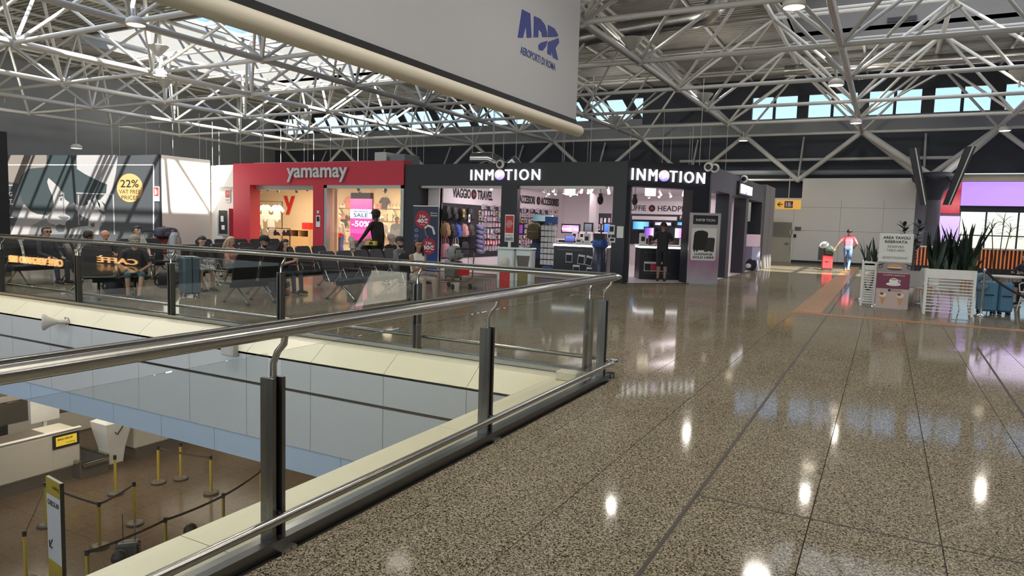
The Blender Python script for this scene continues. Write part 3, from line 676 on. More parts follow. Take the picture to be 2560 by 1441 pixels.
# garments: one outline per kind, hung on rails
def garment_mesh(kind, col, w=0.42, h=0.62):
    m = mat(f'cloth_{col[0]:.2f}_{col[1]:.2f}_{col[2]:.2f}', col, 0.8, vary=0.18, scale=11); mb = MB()
    if kind == 'shirt': pts = [(-.16, 0), (.16, 0), (.17, .42), (.30, .30), (.36, .38), (.2, .6), (.07, .64), (0, .58), (-.07, .64), (-.2, .6), (-.36, .38), (-.30, .30), (-.17, .42)]
    elif kind == 'dress': pts = [(-.28, 0), (0, -.03), (.28, 0), (.14, .6), (.17, .95), (.10, 1.0), (.05, .9), (-.05, .9), (-.10, 1.0), (-.17, .95), (-.14, .6)]
    elif kind == 'brief': pts = [(-.06, 0), (.06, 0), (.2, .2), (.21, .27), (-.21, .27), (-.2, .2)]
    else: pts = [(-.2, 0), (-.03, .02), (.03, .02), (.2, 0), (.22, .12), (.14, .26), (.12, .26), (.06, .15), (-.06, .15), (-.12, .26), (-.14, .26), (-.22, .12)]
    mb.prism(pts, (0, .03, 0), XA, ZA, .06, m)
    mb.tube([(0, 0, pts[len(pts) // 2][1] if kind != 'bra' else .2), (0, 0, pts[len(pts) // 2][1] + .12)], .006, 5, M_STEEL)
    return mb.mesh('garment')
GM = {}
def garment(kind, col, loc, rz, label, group=None, s=1.0):
    if (kind, col) not in GM: GM[kind, col] = garment_mesh(kind, col)
    o = bpy.data.objects.new('garment', GM[kind, col]); o.location = loc; o.rotation_euler = (0, 0, rz); o.scale = (s, s, s); link(o)
    return tag(o, label, 'garment', group)
def rack(name, label, p, rz, L, H, colour=M_BLACK):
    o = thing(name, label, 'rack', p, rz)
    for s in (-1, 1): part('upright', MB().box(s * L / 2 - .015, s * L / 2 + .015, -.015, .015, 0, H, colour).box(s * L / 2 - .02, s * L / 2 + .02, -.2, .2, 0, .03, colour), o)
    part('rail', MB().box(-L / 2, L / 2, -.012, .012, H - .03, H, colour), o)
    return o
rack('clothes_rack', 'tall black clothes rack at the left of the red shop', (onY(652, 560, 22.0).x, 22.0, 0), .35, 2.0, 2.3)
cs = [(0.80, 0.78, 0.74), (0.78, 0.76, 0.70), (0.82, 0.80, 0.78), (0.05, 0.12, 0.10), (0.70, 0.42, 0.40), (0.03, 0.03, 0.035)]
for k in range(7): garment('shirt', cs[k % 3], (onY(652, 560, 22.0).x - .8 + .26 * k, 21.68 + .09 * k, 1.5 - .42 * (k % 2)), .25, 'white top, ' + ORD[k] + ' from the left on the tall rack of the red shop', 'white tops on the left rack')
garment('dress', cs[3], (onY(640, 560, 21).x, 21.0, .85), .3, 'dark green dress on the left side of the red shop'); garment('dress', cs[4], (onY(642, 600, 20.6).x, 20.6, .1), .2, 'pink dress hanging low behind the left red pillar')
rack('clothes_rack', 'low dark clothes rack in front of the wooden cash desk', (onY(697, 600, 21.6).x, 21.6, 0), 0, 1.3, 1.15)
for k in range(5): garment('brief' if k % 2 else 'bra', cs[5] if k in (2, 4) else cs[1], (onY(697, 600, 21.6).x - .52 + .26 * k, 21.55, .82), .1, ['cream bra at the left end of the low rack', 'cream briefs second from the left on the low rack', 'black bra in the middle of the low rack', 'ivory briefs second from the right on the low rack', 'black bra at the right end of the low rack'][k])
# goods pegged on the back wall behind the right hand window
pal = [(0.80, 0.30, 0.28), (0.60, 0.45, 0.33), (0.82, 0.78, 0.70), (0.12, 0.10, 0.12), (0.75, 0.60, 0.45)]
for r_ in range(4):
    for k in range(12): garment('bra' if (k + r_) % 3 else 'shirt', pal[(k * 3 + r_ * 2) % 5], (-22.6 + .34 * k, YB - .1, .55 + .52 * r_), random.uniform(-.15, .15), ('coral', 'brown', 'cream', 'black', 'tan')[(k * 3 + r_ * 2) % 5] + (' bra' if (k + r_) % 3 else ' top') + ' on the back wall of the red shop, ' + ORD[k] + ' in the ' + ('lowest', 'third', 'second', 'top')[r_] + ' row', 'garments on the back wall', .8)
def spot(p, d, name='track_spotlight', label='spot', group='g', body=M_BLACK):
    o = thing(name, label, 'lamp', p, group=group); d = Vector(d).normalized(); q = Vector((0, 0, -.16))
    part('stem', MB().tube([(0, 0, 0), q], .012, 6, body), o); part('head', MB().cyl(q - d * .07, q + d * .1, .042, .055, 10, body), o)
    part('lens', MB().cyl(q + d * .1, q + d * .104, .048, n=10, m=M_WLAMP), o); return o
for k in range(4):
    solo('lighting_track', MB().box(-26.5 if k < 2 else -20.8, -21.2 if k < 2 else -15, -.02, .02, -.04, 0, M_BLACK if k < 2 else M_WHITE), ('black' if k < 2 else 'white') + f' lighting track under the red shop ceiling, ' + ('front' if k % 2 == 0 else 'rear') + ' one', 'track', loc=(0, 20.6 + 1.6 * (k % 2), 2.98))
    for j in range(4): spot(((-25.8 + 1.1 * j) if k < 2 else (-20.3 + 1.3 * j), 20.6 + 1.6 * (k % 2), 2.94), (.2 * (j % 3 - 1), .6, -.8), label='small black spotlight, ' + ORD[j] + ' on the ' + ('front', 'rear')[k % 2] + ' ceiling track of the red shop ' + ('left', 'right')[k // 2] + ' opening', group='red shop spotlights')
solo('ceiling_lamp', MB().box(-.4, .4, -.12, .12, -.06, 0, M_WLAMP), 'bright white rectangular lamp at the ceiling above the cash desk', 'lamp', loc=(onY(731, 475, 22.9).x, 22.9, 2.95))
# sale screen
a = onY(876, 497, 19.95); b = onY(929, 603, 19.95)
sc = thing('sale_screen', 'glowing pink sale screen with minus 50 percent in the shop window', 'screen', ((a.x + b.x) / 2, 19.95, 0)); w = (b.x - a.x) / 2
M_PINK = gradient('pink_glow', [(1.0, 0.03, 0.28), (1.0, 0.06, 0.33), (1.0, 0.2, 0.42)], 2, 1.2)
part('housing', MB().box(-w, w, .02, .08, 0.4, a.z + .22, mat('warm_grey', (0.30, 0.22, 0.2), .5)), sc); part('display', MB().box(-w, w, .0, .02, b.z, a.z, M_PINK), sc)
M_SCRW = mat('screen_white', (0.75, 0.80, 1.0), 0.4, emit=1.0)
h = a.z - b.z; part('white_band', MB().box(-w, w, -.006, 0, b.z + h * .53, b.z + h * .75, M_SCRW), sc)
part('lettering', lettering(MB(), 'SALE', (-w * .66, -.007, b.z + h * .56), XA, ZA, w * 1.3, h * .095, M_INK), sc); part('lettering', lettering(MB(), 'MID SEASON', (-w * .66, -.007, b.z + h * .68), XA, ZA, w * 1.3, h * .035, M_INK), sc); part('lettering', lettering(MB(), '-50%', (-w * .85, -.002, b.z + h * .33), XA, ZA, w * 1.7, h * .14, M_SIGNW, bold=.02), sc)

# --- black electronics shop
EY0, EX0, EX1, EXR, EYC = 19.3, -14.55, -6.65, -4.75, 21.45
shopB = thing('shop_front', 'black shop front with glowing white letters and a corner cut at an angle', 'shop front', (-9.6, EY0, 0))
CHX = Vector((EXR - EX1, EYC - EY0, 0)); CHL = CHX.length; CHX.normalize(); CHN = CHX.cross(ZA)
def frameM(o, ex, n): return Matrix(((*ex, 0), (*(-n), 0), (0, 0, 1, 0), (*o, 1))).transposed()
MC = frameM((EX1, EY0, 0), CHX, CHN); MS = frameM((EXR, EYC, 0), YA, XA)
part('fascia', MB().box(EX0, EX1, EY0, EY0 + .5, 2.82, 3.52, M_NAVY), shopB, world=True)
part('fascia', MB().box(0, CHL, 0, .5, 2.82, 3.54, M_NAVY, MC), shopB, world=True)
part('side_fascia', MB().box(0, 10.4, 0, .5, 2.86, 3.56, M_SLATE, MS), shopB, world=True)
pm1, pm2 = onY(1250, 600, EY0).x, onY(1290, 600, EY0).x
for a, b in ((EX0, EX0 + .6), (pm1, pm2), (onY(1528, 600, EY0).x, EX1)): part('pillar', MB().box(a, b, EY0, EY0 + (.2 if a == pm1 else .5), 0, 2.82, M_NAVY), shopB, world=True)
part('pillar', MB().box(0, .17, 0.05, .5, 0, 2.82, M_NAVY, MC), shopB, world=True); part('pillar', MB().box(CHL - .62, CHL, 0, .5, 0, 2.82, M_NAVY, MC), shopB, world=True)
for y in (24.35, 27.6, 31.4): part('side_pillar', MB().box(EXR - .45, EXR - .012, y, y + .5, 0, 2.86, M_NAVY).box(EXR - .012, EXR, y, y + .5, 0, 2.86, M_SLATE), shopB, world=True)
part('corner_trim', MB().box(-.03, .03, -.02, .02, 0, 3.56, M_SLATE, MS), shopB, world=True)
struct('wall_shop_side', MB().box(EXR - .3, EXR + .05, 31.9, 34.7, 0, 3.66, mat('side_grey', (0.20, 0.195, 0.20), .5)))
for y in (33.3,): part('panel_joint', MB().box(EXR + .05, EXR + .053, y, y + .012, 0, 3.66, M_BLACK), bpy.data.objects['wall_shop_side'])
part('panel_joint', MB().box(EXR + .05, EXR + .053, 31.9, 34.7, 2.2, 2.21, M_BLACK), bpy.data.objects['wall_shop_side'])
M_ORB = gradient('orb_glow', [(0.28, 0.22, 1.0), (0.75, 0.6, 1.0), (1.0, 0.85, 0.9), (1.0, 0.55, 0.5)], 2, 0.75)
def shop_sign(o, ex, w, h, name='lettering'):
    o = Vector(o); n = ex.cross(ZA); t = MB()
    lettering(t, 'INM', o, ex, ZA, w * .336, h, M_SIGNW, depth=.05, bold=0.0, spacing=1.3); lettering(t, 'TION', o + ex * (w * .51), ex, ZA, w * .49, h, M_SIGNW, depth=.05, bold=0.0, spacing=1.3)
    q = part(name, t, shopB, world=True, label='glowing white letters')
    d = MB(); disc(d, o + ex * (w * .431) + ZA * (h * .5), ex, ZA, h * .5, M_ORB, 28, .05)
    r = part('orb', d, shopB, world=True, label='pink and violet glowing disc'); d = MB()
    d.prism([(-h * .2, -h * .28), (h * .3, 0), (-h * .2, h * .28)], o + ex * (w * .431) + ZA * (h * .5) + n * .05, ex, ZA, .01, M_SIGNW); part('play_mark', d, r, world=True)
shop_sign((onY(1178, 450, EY0).x, EY0 - .01, 2.99), XA, 2.47, .33)
shop_sign(Vector((EX1, EY0, 3.0)) + CHX * .13 + CHN * .012, CHX, 2.48, .33)
shop_sign((EXR + .1, 25.75, 2.97), YA, 2.1, .32)
part('sign_box', MB().box(EXR, EXR + .1, 25.5, 28.1, 2.9, 3.38, M_BLACK), shopB, world=True)
for x, z, m_ in ((-7.05, 1.55, .14), (-7.02, 1.25, .07)): k = part('notice', MB().box(x - .09, x + .09, EY0 - .01, EY0, z - m_, z + m_, M_WINK), shopB, world=True); part('print', MB().box(x - .06, x + .06, EY0 - .014, EY0 - .01, z - m_ * .4, z + m_ * .7, M_INK), k, world=True)
part('notice', MB().box(-.0, .2, -.004, 0.0, 1.32, 1.66, M_WINK, frameM((EX1 - .24, EY0 - .005, 0), XA, -YA)), shopB, world=True)
part('roller_shutter', MB().box(EX0 + .6, EX1 - .7, EY0 + .1, EY0 + .3, 2.74, 2.82, M_GREYTRIM), shopB, world=True)
# room of the electronics shop
BX, BY = -13.45, 30.2
struct('wall_shop_black_left', MB().box(BX - .1, BX, EY0 + .5, BY, 0, 3.3, M_INWALL)); struct('wall_shop_black_back', MB().box(BX, EXR - .5, BY, BY + .1, 0, 3.3, M_INWALL))
struct('ceiling_shop_black', MB().add([(BX - 1.2, EY0 + .3, 3.1), (EX1, EY0 + .3, 3.1), (EXR - .4, EYC, 3.1), (EXR - .4, BY + .1, 3.1), (BX - 1.2, BY + .1, 3.1), (BX - 1.2, EY0 + .3, 3.2), (EX1, EY0 + .3, 3.2), (EXR - .4, EYC, 3.2), (EXR - .4, BY + .1, 3.2), (BX - 1.2, BY + .1, 3.2)], [(0, 1, 2, 3, 4), (9, 8, 7, 6, 5), (0, 5, 6, 1), (1, 6, 7, 2), (2, 7, 8, 3), (3, 8, 9, 4), (4, 9, 5, 0)], M_INWALL))
struct('floor_shop_black', MB().add([(BX - .6, EY0 + .02, .012), (EX1, EY0 + .02, .012), (EXR - .02, EYC, .012), (EXR - .02, BY, .012), (BX - .6, BY, .012)], [(0, 1, 2, 3, 4)], M_SHOPFLOOR))
struct('wall_shop_black_end', MB().box(EX0 + .6, BX, EY0 + .55, EY0 + .65, 0, 3.2, M_INWALL))
struct('shop_sun_cover', MB().box(X0, EX1 - .4, EY0 + .5, 30.3, 3.3, 3.4, M_BLACK).box(EX1 - .4, EXR - .5, 21.9, 30.3, 3.3, 3.4, M_BLACK))  # unseen cover added to keep the sun out of the shops
cW = (1.0, 0.86, 0.90)
for x, y in ((-12, 21.5), (-9, 22.5), (-6.4, 24), (-11, 26.5), (-7.5, 28)): light('black_shop_light', 'AREA', (x, y, 3.05), (-.15, .05, -1), 75, cW, 2.2, 1.6)
# lettered bands
sg_ = thing('wall_band', 'white band lettered VIAGGIO TRAVEL and ACCESSORI along the left wall of the black shop', 'sign', (BX, 24, 2.6))
part('board', MB().box(BX, BX + .05, EY0 + .66, 28.6, 2.28, 3.05, mat('band_white', (.82, .77, .79), .5)), sg_, world=True)
tm = MB(); za = 2.49; hh = .34
def band(s, u0, u1, z=za, bold=.03, h=hh):
    y0, y1 = onX(u0, 500, BX + .05).y, onX(u1, 500, BX + .05).y; lettering(tm, s, (BX + .052, y0, z), YA, ZA, y1 - y0, h, M_INK, depth=.01, bold=bold)
for w_ in (('VIAGGIO', 1131, 1176), ('TRAVEL', 1193, 1231), ('ACCESSORI', 1298, 1337), ('ACCESSORIES', 1352, 1397)): tm = MB(); band(*w_); part('lettering', tm, sg_, world=True)
tm = MB()
for u in (1184, 1346): disc(tm, (BX + .053, onX(u, 500, BX + .05).y, za + .17), YA, ZA, .18, M_INK, 20, .01); tm.prism([(-.06, -.09), (.1, 0), (-.06, .09)], (BX + .063, onX(u, 500, BX + .05).y, za + .17), YA, ZA, .006, M_SIGNRED)
part('play_disc', tm, sg_, world=True)
sg_ = thing('wall_band', 'white band lettered CUFFIE HEADPHONES on the back wall behind the counter', 'sign', (-7.6, BY - .1, 2.3))
za_, zb_ = onY(1640, 536, BY - .12).z, onY(1640, 508, BY - .12).z
part('board', MB().box(-10.2, EXR - .6, BY - .12, BY - .05, za_, zb_ + .1, MATS['band_white']), sg_, world=True); tm = MB()
for s, u0, u1 in (('CUFFIE', 1566, 1615), ('HEADPHONES', 1645, 1768)):
    x0, x1 = onY(u0, 520, BY - .12).x, onY(u1, 520, BY - .12).x; lettering(tm, s, (x0, BY - .125, za_ + .14), XA, ZA, x1 - x0, .235, M_INK, depth=.01, bold=.01)
x0 = onY(1630, 520, BY - .12).x; disc(tm, (x0, BY - .125, za_ + .255), XA, ZA, .15, M_INK, 20, .01); tm.prism([(-.05, -.08), (.09, 0), (-.05, .08)], (x0, BY - .137, za_ + .255), XA, ZA, .006, M_SIGNRED)
part('lettering', tm, sg_, world=True)
# pegged accessory packs on the left wall, each its own
struct('wall_peg_panel', MB().box(BX, BX + .02, EY0 + .7, 28.5, .35, 2.28, M_BLACK))
packs = []
for i, col in enumerate([(0.78, 0.76, 0.78), (0.72, 0.68, 0.70), (0.70, 0.30, 0.38), (0.80, 0.72, 0.74), (0.85, 0.60, 0.30), (0.35, 0.33, 0.38), (0.85, 0.82, 0.84), (0.75, 0.08, 0.10)]):
    m_ = mat(f'pack_card_{i}', col, .4, vary=.25, scale=18); b_ = MB().box(.0, .03, -.045, .045, -.2, 0, m_).box(.03, .05, -.03, .03, -.17, -.06, M_WINK if i in (2, 5, 7) else mat(f'pack_item_{i}', [(.10, .10, .12), (.25, .22, .24), 0, (.55, .30, .36), (.06, .05, .05), 0, (.45, .42, .46), 0][i], .4)).box(.03, .034, -.04, .04, -.045, -.02, mat('pack_header', (.30, .08, .30), .4) if i % 3 == 0 else M_WINK).cyl((0, 0, -.015), (.14, 0, -.015), .004, n=5, m=M_STEEL); packs.append(b_.mesh('accessory_pack'))
yA, yB = onX(1193, 560, BX).y, onX(1392, 560, BX).y
ncol = 33
for r_ in range(8):
    for k in range(ncol):
        if r_ == 7 and k % 3 == 0: continue
        t = (k + .5) / ncol; y = yA + (yB - yA) * t; i = 7 if r_ == 1 and k < 16 else random.choice((0, 0, 1, 2, 3, 3, 4, 5, 6, 6, 6))
        o = bpy.data.objects.new('accessory_pack', packs[i]); o.location = (BX + .02, y + random.uniform(-.015, .015), .75 + .225 * r_ + random.uniform(-.012, .012)); o.scale = (1, random.uniform(1.2, 1.6), random.uniform(.8, 1.05)); link(o)
        tag(o, ('silver white', 'grey', 'rose', 'pale pink', 'orange', 'charcoal', 'white', 'red')[i] + ' carded pack, ' + ORDL[k] + ' along the ' + ORD[7 - r_] + ' row of the peg wall from the top', 'pack', 'accessory packs on the peg wall')
# bags on the near part of the peg wall
def bag(name, label, p, rz, size, col, kind='backpack', tilt=0.0):
    w, d, h = size; m_ = mat(f'bag_{col[0]:.2f}_{col[1]:.2f}_{col[2]:.2f}', col, .6, vary=.25, scale=7); o = thing(name, label, 'bag', p, rz)
    b = MB(); n = 16; prof = [(.0, 0), (.8, 0), (.96, .06), (1.0, .25), (.98, .6), (.86, .85), (.55, .98), (0, 1.0)]
    vs = [];
    for r, z in prof:
        for k in range(n):
            c, s_ = math.cos(2 * PI * k / n), math.sin(2 * PI * k / n); q = 3.2
            rr = (abs(c) ** q + abs(s_) ** q) ** (-1 / q); vs.append((c * rr * r * d / 2, s_ * rr * r * w / 2, z * h))
    b.add(vs, [(i * n + k, i * n + (k + 1) % n, (i + 1) * n + (k + 1) % n, (i + 1) * n + k) for i in range(len(prof) - 1) for k in range(n)], m_, True)
    part('body', b, o)
    if kind == 'backpack':
        part('pocket', MB().rbox(d * .42, d * .64, -w * .36, w * .36, h * .08, h * .48, .03, m_), o)
        part('zip', MB().tube([(d * .5, -w * .4, h * .55), (d * .46, -w * .3, h * .8), (d * .4, 0, h * .93), (d * .46, w * .3, h * .8), (d * .5, w * .4, h * .55)], .008, 5, M_DSTEEL), o)
        part('top_handle', MB().tube([(-d * .2, -.06, h * .95), (-d * .2, -.05, h * 1.07), (-d * .2, .05, h * 1.07), (-d * .2, .06, h * .95)], .012, 6, m_), o)
        for s_ in (-1, 1): part('strap', MB().tube([(-d * .3, s_ * w * .2, h * .92), (-d * .62, s_ * w * .28, h * .6), (-d * .6, s_ * w * .34, h * .25), (-d * .4, s_ * w * .36, h * .06)], .018, 6, m_), o)
    else:
        for s_ in (-1, 1): part('strap', MB().tube([(s_ * d * .3, -w * .22, h * .8), (s_ * d * .25, -w * .16, h * 1.35), (s_ * d * .25, 0, h * 1.5), (s_ * d * .25, w * .16, h * 1.35), (s_ * d * .3, w * .22, h * .8)], .014, 6, m_), o)
    return o
BLK = (0.022, 0.022, 0.026)
u_ = lambda u: onX(u, 560, BX + .15).y
for i, (u, z, col, lab) in enumerate([(1113, 1.72, BLK, 'black backpack at the top left of the peg wall'), (1131, 1.70, (.03, .03, .035), 'black backpack with white tag, second in the top row'), (1152, 1.68, (.05, .045, .05), 'charcoal backpack with yellow tag in the top row'), (1172, 1.70, BLK, 'plain black backpack, last in the top row of the peg wall'),
        (1112, 1.14, (.42, .24, .12), 'brown backpack at the left of the middle peg row'), (1126, 1.12, BLK, 'black backpack in the middle peg row'), (1141, 1.10, (.05, .10, .42), 'bright blue backpack in the middle peg row'), (1158, 1.12, (.60, .32, .30), 'pink patterned backpack in the middle peg row'), (1174, 1.12, (.06, .05, .05), 'dark brown backpack at the end of the middle peg row')]):
    bag('backpack', lab, (BX + .2, u_(u), z), 0, (.36, .22, .46), col)
for i, (u, z, col, lab) in enumerate([(1112, .42, (.62, .26, .34), 'pink tote bag hanging lowest at the left of the peg wall'), (1137, .40, (.72, .68, .60), 'cream tote bag with long handles below the backpacks'), (1160, .48, BLK, 'black tote bag hanging beside the cream one')]):
    bag('tote_bag', lab, (BX + .2, u_(u), z), 0, (.5, .16, .48), col, 'tote')
for u, z, c_ in ((1146, 1.95, M_YELLOW), (1160, 1.78, M_WINK)): solo('price_tag', MB().box(0, .01, -.06, .06, -.14, .14, c_).box(.01, .013, -.03, .03, -.05, .06, M_INK), ('yellow' if c_ is M_YELLOW else 'white') + ' swing tag on a black backpack in the top row', 'tag', loc=(BX + .36, u_(u), z))
M_PIL = mat('pillow_blue', (0.22, 0.22, 0.36), .8)
pil = MB()
for k in range(14):
    pass
pil.tube([(.12 * math.cos(t), .12 * math.sin(t), 0) for t in [0.5 + 5.3 * i / 16 for i in range(17)]], .075, 10, M_PIL)
pil = pil.mesh('neck_pillow')
for k in range(6):
    o = bpy.data.objects.new('neck_pillow', pil); o.location = (BX + .35, u_(1190) , .62 + .17 * k); o.rotation_euler = (0, .4, 0); link(o); tag(o, 'blue grey neck pillow, ' + ORD[5 - k] + ' from the top of the column between bags and packs', 'pillow', 'column of neck pillows')
# free standing display of backpacks, spinner of small packs
p = onY(1340, 690, 20.6)
gd = thing('display_stand', 'dark gondola stand loaded with backpacks beside the second opening', 'display', (p.x - .1, 21.3, 0))
part('base', MB().box(-.4, .36, -.35, .35, 0, .15, M_BLACK), gd); part('panel', MB().box(-.4, .36, -.06, .06, .15, 1.75, M_BLACK), gd); part('header', MB().box(-.4, .3, -.09, .09, 1.75, 1.95, gradient('header_teal', [(.1, .3, .35), (.6, .8, .85)], 0, .4)), gd)
bag('backpack', 'olive backpack on the gondola stand', (p.x - .3, 20.95, 1.15), -PI / 2, (.5, .3, .55), (.13, .10, .045)); bag('backpack', 'navy backpack hanging low on the gondola stand', (p.x - .2, 20.95, .5), -PI / 2, (.48, .3, .55), (.03, .06, .14)); bag('backpack', 'black backpack at the right of the gondola stand', (p.x + .08, 20.95, 1.1), -PI / 2, (.24, .25, .55), BLK)
p = onY(1374, 690, 20.5)
sp = thing('spinner_rack', 'narrow spinner rack full of silver carded packs with blue header', 'display', (p.x, 20.5, 0))
part('base', MB().box(-.2, .2, -.2, .2, 0, .3, mat('spinner_blue', (.05, .12, .4), .4)), sp); part('column', MB().box(-.07, .07, -.07, .07, .3, 1.7, M_DSTEEL), sp); part('header', MB().box(-.22, .22, -.03, .03, 1.65, 1.9, MATS['spinner_blue']), sp)
for r_ in range(7):
    for k in range(4): part('card', MB().box(-.26 + .13 * k, -.15 + .13 * k, -.22, -.1, .35 + .185 * r_, .5 + .185 * r_, MATS[f'pack_card_{(r_ + k) % 2 * 6}']), sp)
part('side_card', MB().box(.2, .3, -.2, -.1, .3, 1.0, M_YELLOW), sp)
# interior column, monitors, counters
struct('column_shop', MB().box(onY(1472, 560, 26).x, onY(1489, 560, 26).x, 26, 26.3, 0, 3.1, M_INWALL))
M_CNT = mat('counter_black', (0.02, 0.021, 0.028), .3); M_EDGE = mat('counter_edge_glow', (1, .98, 1), .4, emit=4)
def counter(label, c, rz, L, D, H):
    o = thing('sales_counter', label, 'counter', c, rz)
    part('body', MB().box(-L / 2, L / 2, 0, D, 0, H - .1, M_CNT), o); part('worktop', MB().box(-L / 2 - .04, L / 2 + .04, -.04, D + .04, H - .04, H, M_WHITE), o); part('light_strip', MB().box(-L / 2 - .01, L / 2 + .01, -.012, D, H - .1, H - .04, M_EDGE), o)
    return o
M_RPH = mat('red_case', (.5, .04, .05), .4)
c1 = counter('black counter with glowing white edge seen behind the middle opening', (-8.45, 20.35, 0), .1, 1.75, .7, 1.08)
c2 = counter('black counter with glowing white edge behind the angled corner opening', (-6.05, 21.75, 0), .5, 1.75, .8, 1.1)
for o_, spec in ((c1, ((-.35, .62, 0), (.05, .58, .1), (.3, .55, .25), (-.1, .25, 0), (.35, .2, 0))), (c2, ((-.62, .42, 0), (-.42, .42, 1), (-.12, .42, 0)))):
    for x, z, t in spec:
        M_ = Matrix.Translation((x, -.02, z)) @ Matrix.Rotation(0 if t == 1 else t, 4, 'Y')
        q = part('phone_case_pack', MB().box(-.11, .11, -.012, .012, -.15, .15, M_WINK, M_), o_)
        part('case', MB().box(-.095, .095, -.02, -.012, -.13, .09, M_RPH if t == 1 else M_INK, M_), q)
    part('peg_bar', MB().box(-.75, .1, -.03, -.01, .86, .875, M_DSTEEL).box(-.75, .1, -.03, -.01, .2, .215, M_DSTEEL), o_)
def on_counter(o, x, y): 
    c_, s_ = math.cos(o.rotation_euler.z), math.sin(o.rotation_euler.z); return (o.location.x + c_ * x - s_ * y, o.location.y + s_ * x + c_ * y)
def laptop(label, x, y, z, rz, s=1.0, col=None):
    o = thing('laptop', label, 'laptop', (x, y, z), rz); part('keyboard', MB().box(-.17 * s, .17 * s, -.12, .12, 0, .018, M_DSTEEL), o)
    M_ = Matrix.Translation((0, .12, .018)) @ Matrix.Rotation(-.3, 4, 'X'); part('lid', MB().box(-.17 * s, .17 * s, 0, .012, 0, .23 * s, M_BLACK, M_), o); part('display', MB().box(-.155 * s, .155 * s, -.004, 0, .015, .215 * s, col or gradient('laptop_blue', [(.05, .06, .3), (.25, .3, .8)], 2, .8), M_), o)
laptop('open laptop with blue screen on the middle counter', *on_counter(c1, -.5, .3), 1.08, .1)
def product_box(label, x, y, z, rz, s, m_, group=None):
    solo('product_box', MB().rbox(-s[0] / 2, s[0] / 2, -s[1] / 2, s[1] / 2, 0, s[2], .006, m_).box(-s[0] * .3, s[0] * .3, -s[1] / 2 - .003, -s[1] / 2, s[2] * .3, s[2] * .7, M_INK), label, 'box', loc=(x, y, z), rot=(0, 0, rz), group=group)
product_box('tall white box standing on the middle counter', *on_counter(c1, .1, .4), 1.08, .1, (.2, .15, .32), M_WHITE); product_box('low white box on the middle counter beside the tall one', *on_counter(c1, -.15, .35), 1.08, .1, (.2, .15, .15), M_WHITE); product_box('white box at the right end of the middle counter', *on_counter(c1, .75, .3), 1.08, .1, (.3, .2, .2), M_WHITE)
product_box('white phone box at the left of the corner counter', *on_counter(c2, -.75, .3), 1.1, .5, (.2, .12, .36), M_WHITE); product_box('black boxed phone at the left of the corner counter', *on_counter(c2, -.5, .32), 1.1, .5, (.13, .1, .3), M_DSTEEL); product_box('peach coloured box on the corner counter', *on_counter(c2, -.15, .3), 1.1, .5, (.42, .2, .18), mat('peach', (.75, .52, .45), .5)); product_box('white headset box at the right of the corner counter', *on_counter(c2, .6, .3), 1.1, .5, (.3, .2, .22), M_WHITE)
for k in range(5): product_box(['first', 'second', 'third', 'fourth', 'last'][k] + ' of the small boxed speakers from the left on the shelf under the pink screen', -10.35 + .3 * k, 24.35, 1.12, 0, (.2, .12, .3), MATS['pack_card_3'])
solo('shelf_unit', MB().box(-10.9, -8.8, 24.1, 24.7, 0, 1.08, M_CNT).box(-10.95, -8.75, 24.05, 24.75, 1.08, 1.12, M_WHITE), 'low black shelf unit with white top under the pink screen', 'shelf')
def monitor(label, a, b, y, m_, frame_=M_BLACK):
    A, B = onY(*a, y), onY(*b, y); w, h = (B.x - A.x) / 2, (A.z - B.z) / 2; o = thing('monitor', label, 'screen', ((A.x + B.x) / 2, y, (A.z + B.z) / 2))
    part('case', MB().box(-w - .05, w + .05, .01, .07, -h - .05, h + .05, frame_), o); part('display', MB().box(-w, w, 0, .012, -h, h, m_), o); return o
mo = monitor('pink and violet screen over the shelf in the black shop', (1406, 563), (1446, 581), 24.9, gradient('scr_pink', [(.75, .25, .5), (.9, .5, .7), (.6, .35, .7)], 0, .8))
lettering(tm := MB(), 'bea ts', (-.35, -.004, -.06), XA, ZA, .7, .12, M_SIGNW); part('lettering', tm, mo)
cy = gradient('scr_cyan', [(.03, .25, .6), (.2, .6, .9), (.1, .35, .8)], 0, .9); li = gradient('scr_lilac', [(.5, .4, .8), (.75, .7, .95), (.6, .6, .9)], 0, .8); pu = gradient('scr_purple', [(.10, .05, .35), (.35, .12, .8), (.9, .7, 1.0)], 0, .8); mg = gradient('scr_magenta', [(.85, .8, .95), (.75, .2, .9), (.2, .1, .7)], 0, .8)
monitor('large cyan screen at the back behind the corner counter', (1583, 554), (1621, 574), 29.6, cy); monitor('lilac screen in the middle of the back wall above the man', (1638, 556), (1677, 564), 29.6, li); monitor('cyan screen at the back wall beside the luggage sign', (1694, 556), (1728, 564), 29.6, cy)
monitor('violet lit poster left of the man at the counter', (1612, 570), (1633, 597), 29.2, pu); monitor('magenta and white lit poster right of the man', (1688, 571), (1717, 596), 29.2, mg); monitor('dark screen with grey picture right of the interior column', (1462, 560), (1478, 588), 25.5, gradient('scr_grey', [(.1, .12, .2), (.3, .33, .4)], 2, .3)); monitor('blue screen at the right edge of the middle opening', (1511, 560), (1524, 585), 25.8, gradient('scr_blue', [(.05, .1, .4), (.1, .3, .8)], 2, .8))
monitor('violet header screen on the left gondola of the second opening', (1289, 562), (1306, 584), 21.2, gradient('scr_violet', [(.12, .02, .2), (.3, .06, .4)], 0, .6))
struct('wall_shop_dark_band', MB().box(-10.2, EXR - .6, BY - .11, BY - .06, .9, za_, M_CNT)); solo('shelf_strip', MB().box(onY(1580, 545, 29.9).x, onY(1692, 545, 29.9).x, 29.9, 30.0, onY(1630, 550, 29.9).z, onY(1630, 541, 29.9).z, M_INWALL), 'long white product strip above the screens on the back wall', 'sign')
